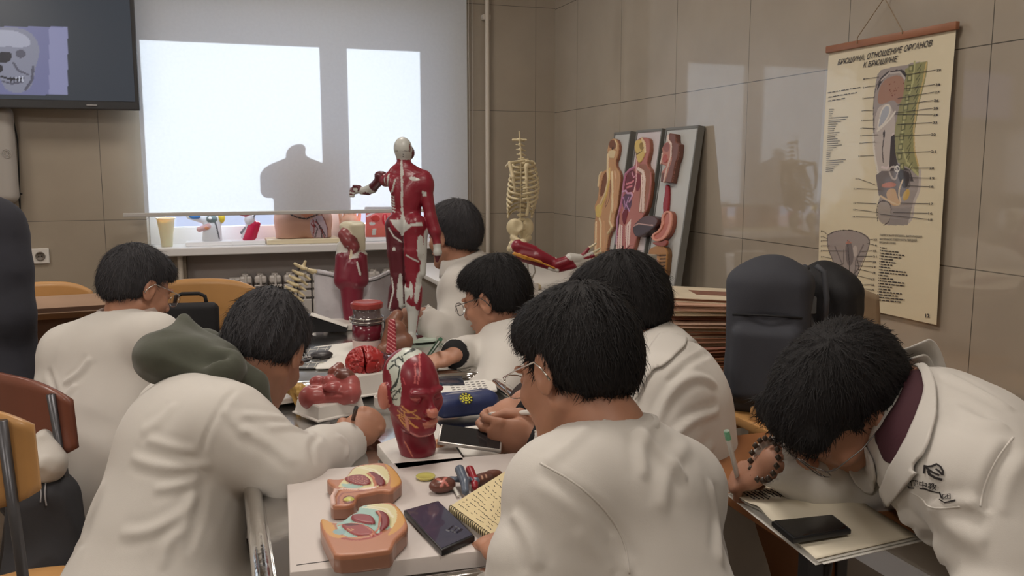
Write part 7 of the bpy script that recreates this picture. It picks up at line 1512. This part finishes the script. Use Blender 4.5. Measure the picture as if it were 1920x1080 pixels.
# ------------------------------------------------------------------ stack of folded charts
rg = random.Random(12); sx, sy = 1.50, 2.42; z = .7205; N_ = 15; cols = [srgb(206, 186, 156), srgb(190, 150, 128), srgb(214, 200, 176), srgb(150, 104, 80), srgb(200, 170, 150), srgb(176, 128, 112)]
ords = ['topmost', 'second', 'third', 'fourth', 'fifth', 'sixth', 'seventh', 'eighth', 'ninth', 'tenth', 'eleventh', 'twelfth', 'thirteenth', 'fourteenth', 'fifteenth']
for k in range(N_):
    h = rg.uniform(.012, .019); w = rg.uniform(.40, .46); d_ = rg.uniform(.26, .32); rz = math.radians(rg.uniform(-7, 7) - 12); ox, oy = rg.uniform(-.02, .02), rg.uniform(-.02, .02); tilt = .0 if k < 7 else (k - 6) * .007
    M = Matrix.Translation((sx + ox, sy + oy, z)) @ Matrix.Rotation(rz, 4, 'Z') @ Matrix.Rotation(tilt, 4, 'Y'); n = N_ - 1 - k; c_ = cols[k % len(cols)]
    t = thing('chart_folder', ('topmost folded paper chart of the stack' if n == 0 else 'folded paper chart, %s from the top of the stack' % ords[n]) + ' by the right wall', 'folded chart', (sx, sy, z), 'stack of folded charts')
    g = MB(); m1 = mat('chart cover %d' % (k % 6), c_, .55, noise=(12, .12))
    g.prism([(-w / 2, -d_ / 2), (w / 2 - .05, -d_ / 2), (w / 2, -d_ / 2 + .07), (w / 2, d_ / 2), (-w / 2, d_ / 2)], 0, h * .22, M); g.prism([(-w / 2, -d_ / 2), (w / 2 - .05, -d_ / 2), (w / 2, -d_ / 2 + .07), (w / 2, d_ / 2), (-w / 2, d_ / 2)], h * .80, h, M); g.build('cover', m1, t)
    g = MB()
    for j in range(3): e = .004 + .004 * rg.random(); g.prism([(-w / 2 + e, -d_ / 2 + e), (w / 2 - .05 - e, -d_ / 2 + e), (w / 2 - e, -d_ / 2 + .07), (w / 2 - e, d_ / 2 - e), (-w / 2 + e, d_ / 2 - e)], h * (.24 + .19 * j), h * (.37 + .19 * j), M)
    g.build('folded_leaves', mat('chart leaves %d' % (k % 3), (srgb(222, 204, 176), srgb(196, 156, 130), srgb(170, 120, 96))[k % 3], .7), t)
    if n == 0:
        g = MB(); g.box((.05, 0, h + .0004), (.22, .10, .0006), M=M); g.build('printed_picture', mat('brown print', srgb(128, 84, 66), .5, noise=(40, .3)), t)
    z += h + .0004
print('stack top', z)
# ------------------------------------------------------------------ backpacks and paper bag
M_bp = mat('charcoal backpack cloth', srgb(58, 60, 68), .8, noise=(10, .08), bump=(500, .35, .001)); M_bp2 = mat('black backpack cloth', srgb(24, 24, 28), .75, bump=(300, .4, .001))
def rz3(a, tilt=0): return np.array((Matrix.Rotation(a, 4, 'Z') @ Matrix.Rotation(tilt, 4, 'X')))[:3, :3]
c = at(1440, 612, 2.30); bz = .7205; R_ = rz3(math.radians(-38), math.radians(-2)); t = thing('backpack', 'tall charcoal grey backpack standing on the wood desk', 'backpack', (c[0], c[1], bz))
H_ = at(1420, 484, 2.30)[2] - bz
s = SDF(.005, .03); cb = V(c[0], c[1], bz + H_ / 2 + .001); s.box(cb - V(0, 0, .02), (.105, .075, H_ / 2 - .01), R_, r=.038); s.ell(cb + V(-.0, 0, H_ / 2 - .075), (.100, .072, .085), R_, k=.03); s.box(cb + R_ @ V(0, -.068, -.07), (.085, .03, .10), R_, r=.028, k=.012)
s.chain([cb + R_ @ V(-.09, -.078, .055), cb + R_ @ V(.09, -.078, .055)], .0035, op='s', k=.006)
link_mesh('backpack_body', s.mesh(disp=lambda v, N: (fbm(v * 9, 2, 3) - .5) * .014), M_bp, t)
g = MB(); g.tube([cb + R_ @ V(-.085, -.072, .055), cb + R_ @ V(0, -.084, .058), cb + R_ @ V(.085, -.072, .055)], .0032, 6); g.tube([cb + R_ @ V(.085 * math.cos(a), -.058, .06 + .085 * math.sin(a)) for a in np.linspace(.15, math.pi - .15, 14)], .0028, 6); g.build('zipper', M_bp2, t, smooth=True)
g = MB(); g.tube([cb + R_ @ V(-.03, .05, H_ / 2 - .012), cb + R_ @ V(-.02, .05, H_ / 2 - .006), cb + R_ @ V(.02, .05, H_ / 2 - .006), cb + R_ @ V(.03, .05, H_ / 2 - .012)], .007, 8); g.build('carry_handle', M_bp2, t, smooth=True)
c = at(1545, 590, 2.42); R_ = rz3(math.radians(-62)); t = thing('backpack', 'black backpack with grey strap buckle behind the bowed man', 'backpack', (c[0], c[1], bz)); H_ = at(1535, 492, 2.42)[2] - bz
s = SDF(.005, .03); cb = V(c[0], c[1], bz + H_ / 2 + .001); s.box(cb - V(0, 0, .02), (.10, .065, H_ / 2 - .02), R_, r=.045); s.ell(cb + V(0, 0, H_ / 2 - .07), (.085, .06, .07), R_, k=.03)
link_mesh('backpack_body', s.mesh(disp=lambda v, N: (fbm(v * 14, 2, 5) - .5) * .02), M_bp2, t)
e = lambda px, py, q=0: at(px, py, 2.30 + q); g = MB(); g.tube([e(1512, 500), e(1498, 520, -.01), e(1503, 560, -.02), e(1518, 600, -.01), e(1520, 640)], .010, 8); g.tube([e(1530, 498), e(1545, 510, -.01), e(1550, 560, -.01), e(1545, 620)], .008, 8); sb = g.build('shoulder_strap', mat('strap grey', srgb(66, 68, 74), .7), t, smooth=True)
g = MB(); q = e(1518, 572, -.035); g.box(q, (.034, .012, .045), rot=math.radians(-20), bevel=.004); g.build('buckle', mat('buckle grey', srgb(104, 108, 112), .35), sb, auto=True)
pb_ = at(1592, 610, 2.52); t = thing('paper_bag', 'beige paper bag standing under the wall chart', 'bag', (pb_[0], pb_[1], bz)); H_ = at(1590, 548, 2.52)[2] - bz
g = MB(); ring0 = [(-.08, -.05), (.08, -.05), (.08, .05), (-.08, .05)]
def bagf(u, v):
    k = u * 4; i = min(int(k), 3); a = k - i; p0, p1 = ring0[i], ring0[(i + 1) % 4]; x, y = p0[0] * (1 - a) + p1[0] * a, p0[1] * (1 - a) + p1[1] * a; j = .006 * math.sin(20 * u + 6 * v); return Vector((pb_[0] + x * (1 - .15 * v) + j, pb_[1] + y * (1 - .3 * v * v) + j, bz + .001 + v * (H_ + .014 * math.sin(14 * u))))
g.sheet(bagf, 32, 14); g.build('bag_body', mat('kraft beige paper', srgb(168, 146, 120), .75, noise=(14, .06), bump=(18, .5, .004)), t, smooth=True, solid=.002)

# ------------------------------------------------------------------ things at the left
cc = at(356, 590, 3.18); t = thing('laptop_bag', 'black laptop bag with arched handle leaning on the chair under the window', 'bag', (cc[0], cc[1], .45))
s = SDF(.005, .02); topz = at(356, 568, 3.18)[2]; R_ = rz3(math.radians(-8), math.radians(-8)); cb = V(cc[0], cc[1], (topz + .452) / 2); hh = (topz - .452) / 2; s.box(cb, (.098, .03, hh), R_, r=.026); s.box(cb + R_ @ V(0, -.026, -.04), (.08, .016, hh * .5), R_, r=.012, k=.01)
link_mesh('bag_body', s.mesh(), M_bp2, t); g = MB(); g.tube([cb + R_ @ V(-.055, 0, hh - .004), cb + R_ @ V(-.05, 0, hh + .022), cb + R_ @ V(-.03, 0, hh + .032), cb + R_ @ V(.03, 0, hh + .032), cb + R_ @ V(.05, 0, hh + .022), cb + R_ @ V(.055, 0, hh - .004)], .007, 8); g.build('handle', M_bp2, t, smooth=True)
cb = at(132, 612, 3.05); dz_ = .7205; t = thing('cardboard_box', 'open brown cardboard box on the desk behind the seated man', 'box', (cb[0], cb[1], dz_)); cb = V(cb[0] - .02, cb[1] + .22, 0)
M_card = mat('cardboard', srgb(170, 140, 116), .8, noise=(10, .06)); M_card2 = mat('cardboard inside', srgb(118, 92, 76), .85)
g = MB(); w, d_, h = .34, .26, at(132, 585, 3.25)[2] - dz_; zc = dz_ + .001 + h / 2; Mb_ = Matrix.Translation((cb[0], cb[1], 0)) @ Matrix.Rotation(.12, 4, 'Z')
for c_, sz in (((0, -d_ / 2, zc), (w, .005, h)), ((0, d_ / 2, zc), (w, .005, h)), ((-w / 2, 0, zc), (.005, d_, h)), ((w / 2, 0, zc), (.005, d_, h)), ((0, 0, dz_ + .004), (w, d_, .005))): g.box(c_, sz, M=Mb_)
g.build('box_walls', M_card2, t); 
for nm, p0, ang in (('flap', (0, -d_ / 2, dz_ + h), 0.35), ('flap', (0, d_ / 2, dz_ + h), math.pi + .5)):
    g = MB(); g.box((0, -.05, 0), (w, .10, .004), M=Mb_ @ Matrix.Translation(p0) @ Matrix.Rotation(0 if ang < 1 else math.pi, 4, 'Z') @ Matrix.Rotation(-.35, 4, 'X')); g.build(nm, M_card, t)
# coat tail and dark jacket by the yellow chair
s = SDF(.006, .03); W_ = lambda px, py, d: at(px, py, d); s.cap(W_(82, 835, 2.12), W_(86, 870, 2.1), .035, .045); s.cap(W_(62, 830, 2.25), W_(66, 872, 2.22), .018, .03); s.cap(W_(92, 850, 2.2), W_(98, 872, 2.18), .02, .028)
link_mesh('coat_tail', s.mesh(disp=lambda v, N: (fbm(v * 22, 2, 3) - .5) * .022), M_coat, t2)
s = SDF(.008, .05); s.cap(W_(70, 950, 2.12), W_(80, 1100, 2.1), .06, .08); s.cap(W_(110, 930, 2.14), W_(115, 1080, 2.12), .045, .06); s.cap(W_(80, 1090, 2.1), V(*W_(80, 1100, 2.1)[:2], .12), .08, .08)
jk = W_(80, 1000, 2.1); t = thing('jacket', 'dark jacket with pale drawstrings hanging beside the yellow chair', 'jacket', (jk[0], jk[1], .05))
jme = s.mesh(disp=lambda v, N: (ridged(v * V(9, 9, 3), 3) - .5) * .03); link_mesh('jacket_body', jme, M_trouser, t); jb = bvh_of(jme)
seam(jb, [(74, 902), (78, 925), (76, 942)], .0018, 'drawstring', mat('drawstring pale', srgb(150, 148, 150), .7), t, off=.003); seam(jb, [(86, 900), (84, 930), (87, 948)], .0018, 'drawstring', MATS['drawstring pale'], t, off=.003)
q = at(462, 950, 2.25); g = MB(); g.box((q[0] + .02, q[1] + .05, .32), (.12, .16, .55), rot=.2, bevel=.01); g.box((q[0] + .02, q[1] + .05, .03), (.13, .17, .05), rot=.2, bevel=.005)
tag(g.build('waste_bin', M_white, auto=True), 'white plastic bin under the table beside the hooded man', 'bin')

# open notebook and phone on the brown desk
DZ = .766; t = thing('open_notebook', 'large open notebook with handwriting under the bowed man', 'notebook', onz(1540, 960, DZ))
cq = [onz(*p_, DZ + .016)[:2] for p_ in ((1362, 912), (1530, 893), (1716, 1000), (1530, 1042))]; sp0, sp1 = (cq[0] * .50 + cq[3] * .50), (cq[1] * .42 + cq[2] * .58)
def leaf(u, v, z0, k): 
    a = cq[0] * (1 - u) + cq[3] * u; b = cq[1] * (1 - u) + cq[2] * u; p = a * (1 - v) + b * v; hb = .007 * math.exp(-((u - .40) / .09) ** 2) + .006 * math.sin(u * math.pi); return Vector((p[0], p[1], z0 + hb * k))
g = MB(); g.sheet(lambda u, v: leaf(u, v, DZ + .011, 1), 40, 10); g.build('page', M_paperw, t, smooth=True, solid=.0008)
g = MB(); g.sheet(lambda u, v: leaf(u * 1.0, v, DZ + .007, .8) + Vector((.003, -.002, 0)), 30, 6); g.sheet(lambda u, v: leaf(.45 + .56 * u, v * 1.03, DZ + .004, .4) + Vector((.010, -.003, 0)), 30, 6); g.sheet(lambda u, v: leaf(u, v, DZ + .0015, 0), 4, 4); g.build('page_block', M_paper, t, smooth=True, solid=.0012)
g = MB()
for k in range(10):
    v = .10 + .042 * k; u = .10 + .004 * (k % 3)
    while u < .235 + .01 * (k % 4):
        l = rg.uniform(.010, .022); A = leaf(u, v + rg.uniform(-.006, .006), DZ + .0122, 1); B = leaf(u + l, v + rg.uniform(-.008, .008), DZ + .0122, 1); C1 = leaf(u + l / 2, v + rg.uniform(-.012, .012), DZ + .0122, 1)
        g.tube([A, C1, B], .0009, 4); u += l + .006
g.build('handwriting', M_ink, t)
q = [onz(*p_, DZ + .030) for p_ in ((1447, 975), (1562, 963), (1596, 990), (1487, 1008))]; g = MB(); P = [Vector(x_[:2]) for x_ in q]; g.prism(P, DZ + .019, DZ + .029, bevel=.0025)
cph = sum(q) / 4; t = thing('phone', 'black phone with dark screen lying on the open notebook', 'phone', (cph[0], cph[1], DZ + .019)); g.build('case', M_black, t, auto=True)
ctr = sum(P, Vector((0, 0))) / 4; g = MB(); g.prism([ctr + (p_ - ctr) * .93 for p_ in P], DZ + .0285, DZ + .0296); g.build('screen', mat('phone glass dark', srgb(20, 20, 22), .05), t)

# ------------------------------------------------------------------ wristbands, collars, lapels, emblem
def band(t, w, ax, r, hw, m, name):
    ax = unit(ax); g = MB(); w = np.array(w, float); g.tube([w - ax * hw, w - ax * hw * .6, w + ax * hw * .6, w + ax * hw], [r * .96, r, r, r * .96], 24); return g.build(name, m, t, smooth=True)
for a in 'LR':
    u_ = unit(J6['wr' + a] - J6['el' + a]); band(t6, J6['wr' + a] + u_ * .004, u_, .041, .016, M_blackcloth, 'black_cuff')
u_ = unit(J5['wrR'] - J5['elR']); band(t5, J5['wrR'] + u_ * .004, u_, .042, .012, M_blackcloth, 'black_cuff')
u_ = unit(J8['wrR'] - J8['elR']); g = MB(); c_ = J8['wrR'] + u_ * .022; e1 = unit(np.cross(u_, V(0, 0, 1))); e2 = np.cross(u_, e1)
for k in range(16): a = k * math.tau / 16; p = c_ + (e1 * math.cos(a) + e2 * math.sin(a)) * .036; g.lathe([(.001, -.006), (.006, 0), (.001, .006)], p, 8)
g.build('beaded_bracelet', mat('dark beads', srgb(70, 58, 48), .3), t8, smooth=True)
# man with the phone: collar and lapel
M_shade = M_coat
patch(bv6, [(1196, 690), (1250, 600), (1262, 585), (1300, 640), (1250, 690), (1222, 700), (1205, 740), (1190, 760)], 'lapel', M_coat, t6, off=.006, thick=.004)
collar(t6, J6, HM6, M_coat, r0=.064, h=.034, drop=.05, flare=.026, open_=1.0)
collar(t5, J5, HM5, M_coat, r0=.062, h=.03, drop=.04, flare=.02, open_=1.0)
collar(t4, J4, HM4, M_coat, r0=.062, h=.03, drop=.04, flare=.02, open_=1.0)
# bowed man: burgundy shirt, collar leaves and lapels
M_shirt = mat('burgundy shirt', srgb(66, 30, 40), .8, bump=(200, .3, .001))
patch(bv8, [(1700, 690), (1748, 700), (1745, 780), (1700, 850), (1665, 880), (1640, 820), (1650, 800), (1690, 740)], 'shirt_front', M_shirt, t8, off=.003, thick=.002, sm=1)
patch(bv8, [(1705, 672), (1745, 690), (1762, 740), (1762, 790), (1748, 850), (1718, 880), (1735, 888), (1650, 965), (1662, 890), (1700, 840), (1728, 770), (1735, 720)], 'lapel', M_coat, t8, off=.008, thick=.004, sm=1, cuts=5)
patch(bv8, [(1570, 830), (1622, 815), (1655, 880), (1640, 930), (1600, 915), (1580, 880)], 'lapel', M_coat, t8, off=.006, thick=.004, sm=1, cuts=4)
collar(t8, J8, HM8, M_coat, r0=.070, h=.026, drop=.03, flare=.016, open_=1.5)
seam(bv8, [(1706, 922), (1730, 935), (1738, 950), (1760, 954), (1800, 950)], .0014, 'breast_pocket', M_coat, t8)
seam(bv8, [(1900, 820), (1868, 860), (1845, 910), (1838, 950)], .0016, 'sleeve_seam', M_coat, t8)
M_blk = mat('black print', srgb(30, 24, 26), .7)
E9 = lambda pts: [(1680 + a / 9, 840 + b / 9) for a, b in pts]
def stroke(pts, w):
    pts = [np.array(p, float) for p in pts]; L_, R_s = [], []
    for i, p in enumerate(pts):
        a = pts[max(i - 1, 0)]; b = pts[min(i + 1, len(pts) - 1)]; d = unit(b - a); n_ = np.array((-d[1], d[0])) * w / 2; L_.append(tuple(p + n_)); R_s.append(tuple(p - n_))
    return [[L_[i], L_[i + 1], R_s[i + 1], R_s[i]] for i in range(len(pts) - 1)]
em = bmesh.new()
for pts, w in (([(492, 306), (560, 318), (625, 312), (705, 278), (765, 318), (808, 395), (802, 462)], 30), ([(497, 305), (560, 360), (640, 415), (742, 460)], 30), ([(503, 300), (492, 435)], 22), ([(690, 358), (745, 395), (798, 455)], 28), ([(560, 380), (582, 448), (680, 505), (795, 535)], 38), ([(228, 640), (245, 672), (500, 680), (600, 720), (735, 755)], 20), ([(750, 745), (790, 860)], 22), ([(750, 875), (830, 920), (1015, 885)], 18)):
    for qd in stroke(pts, w):
        vs = []
        for p_ in E9(qd):
            h, n_ = hit(bv8, p_[0], p_[1], .0022); vs.append(em.verts.new(h))
        em.faces.new(vs)
bmesh.ops.remove_doubles(em, verts=em.verts, dist=.0004)
eme = bpy.data.meshes.new('emblem'); em.to_mesh(eme); em.free(); eo = link_mesh('emblem', eme, M_blk, t8, smooth=False); md = eo.modifiers.new('thickness', 'SOLIDIFY'); md.thickness = .0008; md.offset = 0
def proj_text(txt, bvh, quad, off):
    me = text_mesh(txt, 1, Matrix.Identity(4), depth=0, bold=.01); n = len(me.vertices); co = np.zeros(n * 3, np.float32); me.vertices.foreach_get('co', co); co = co.reshape(-1, 3); mn, mx = co.min(0), co.max(0); out = []
    for c in co:
        u, v = (c[0] - mn[0]) / (mx[0] - mn[0]), (mx[1] - c[1]) / (mx[1] - mn[1]); q = [np.array(z_, float) for z_ in quad]; p = (q[0] * (1 - u) + q[1] * u) * (1 - v) + (q[3] * (1 - u) + q[2] * u) * v; h, _ = hit(bvh, p[0], p[1], off); out.append(h if h is not None else (0, 0, 0))
    me.vertices.foreach_set('co', np.array(out, np.float32).ravel()); return me
mt = [proj_text('俄中教', bv8, E9([(270, 520), (715, 600), (712, 705), (275, 640)]), .0036), proj_text('团', bv8, E9([(810, 795), (940, 780), (945, 870), (815, 885)]), .0036)]
link_mesh('emblem_lettering', join_meshes(mt), M_blk, t8, smooth=False)
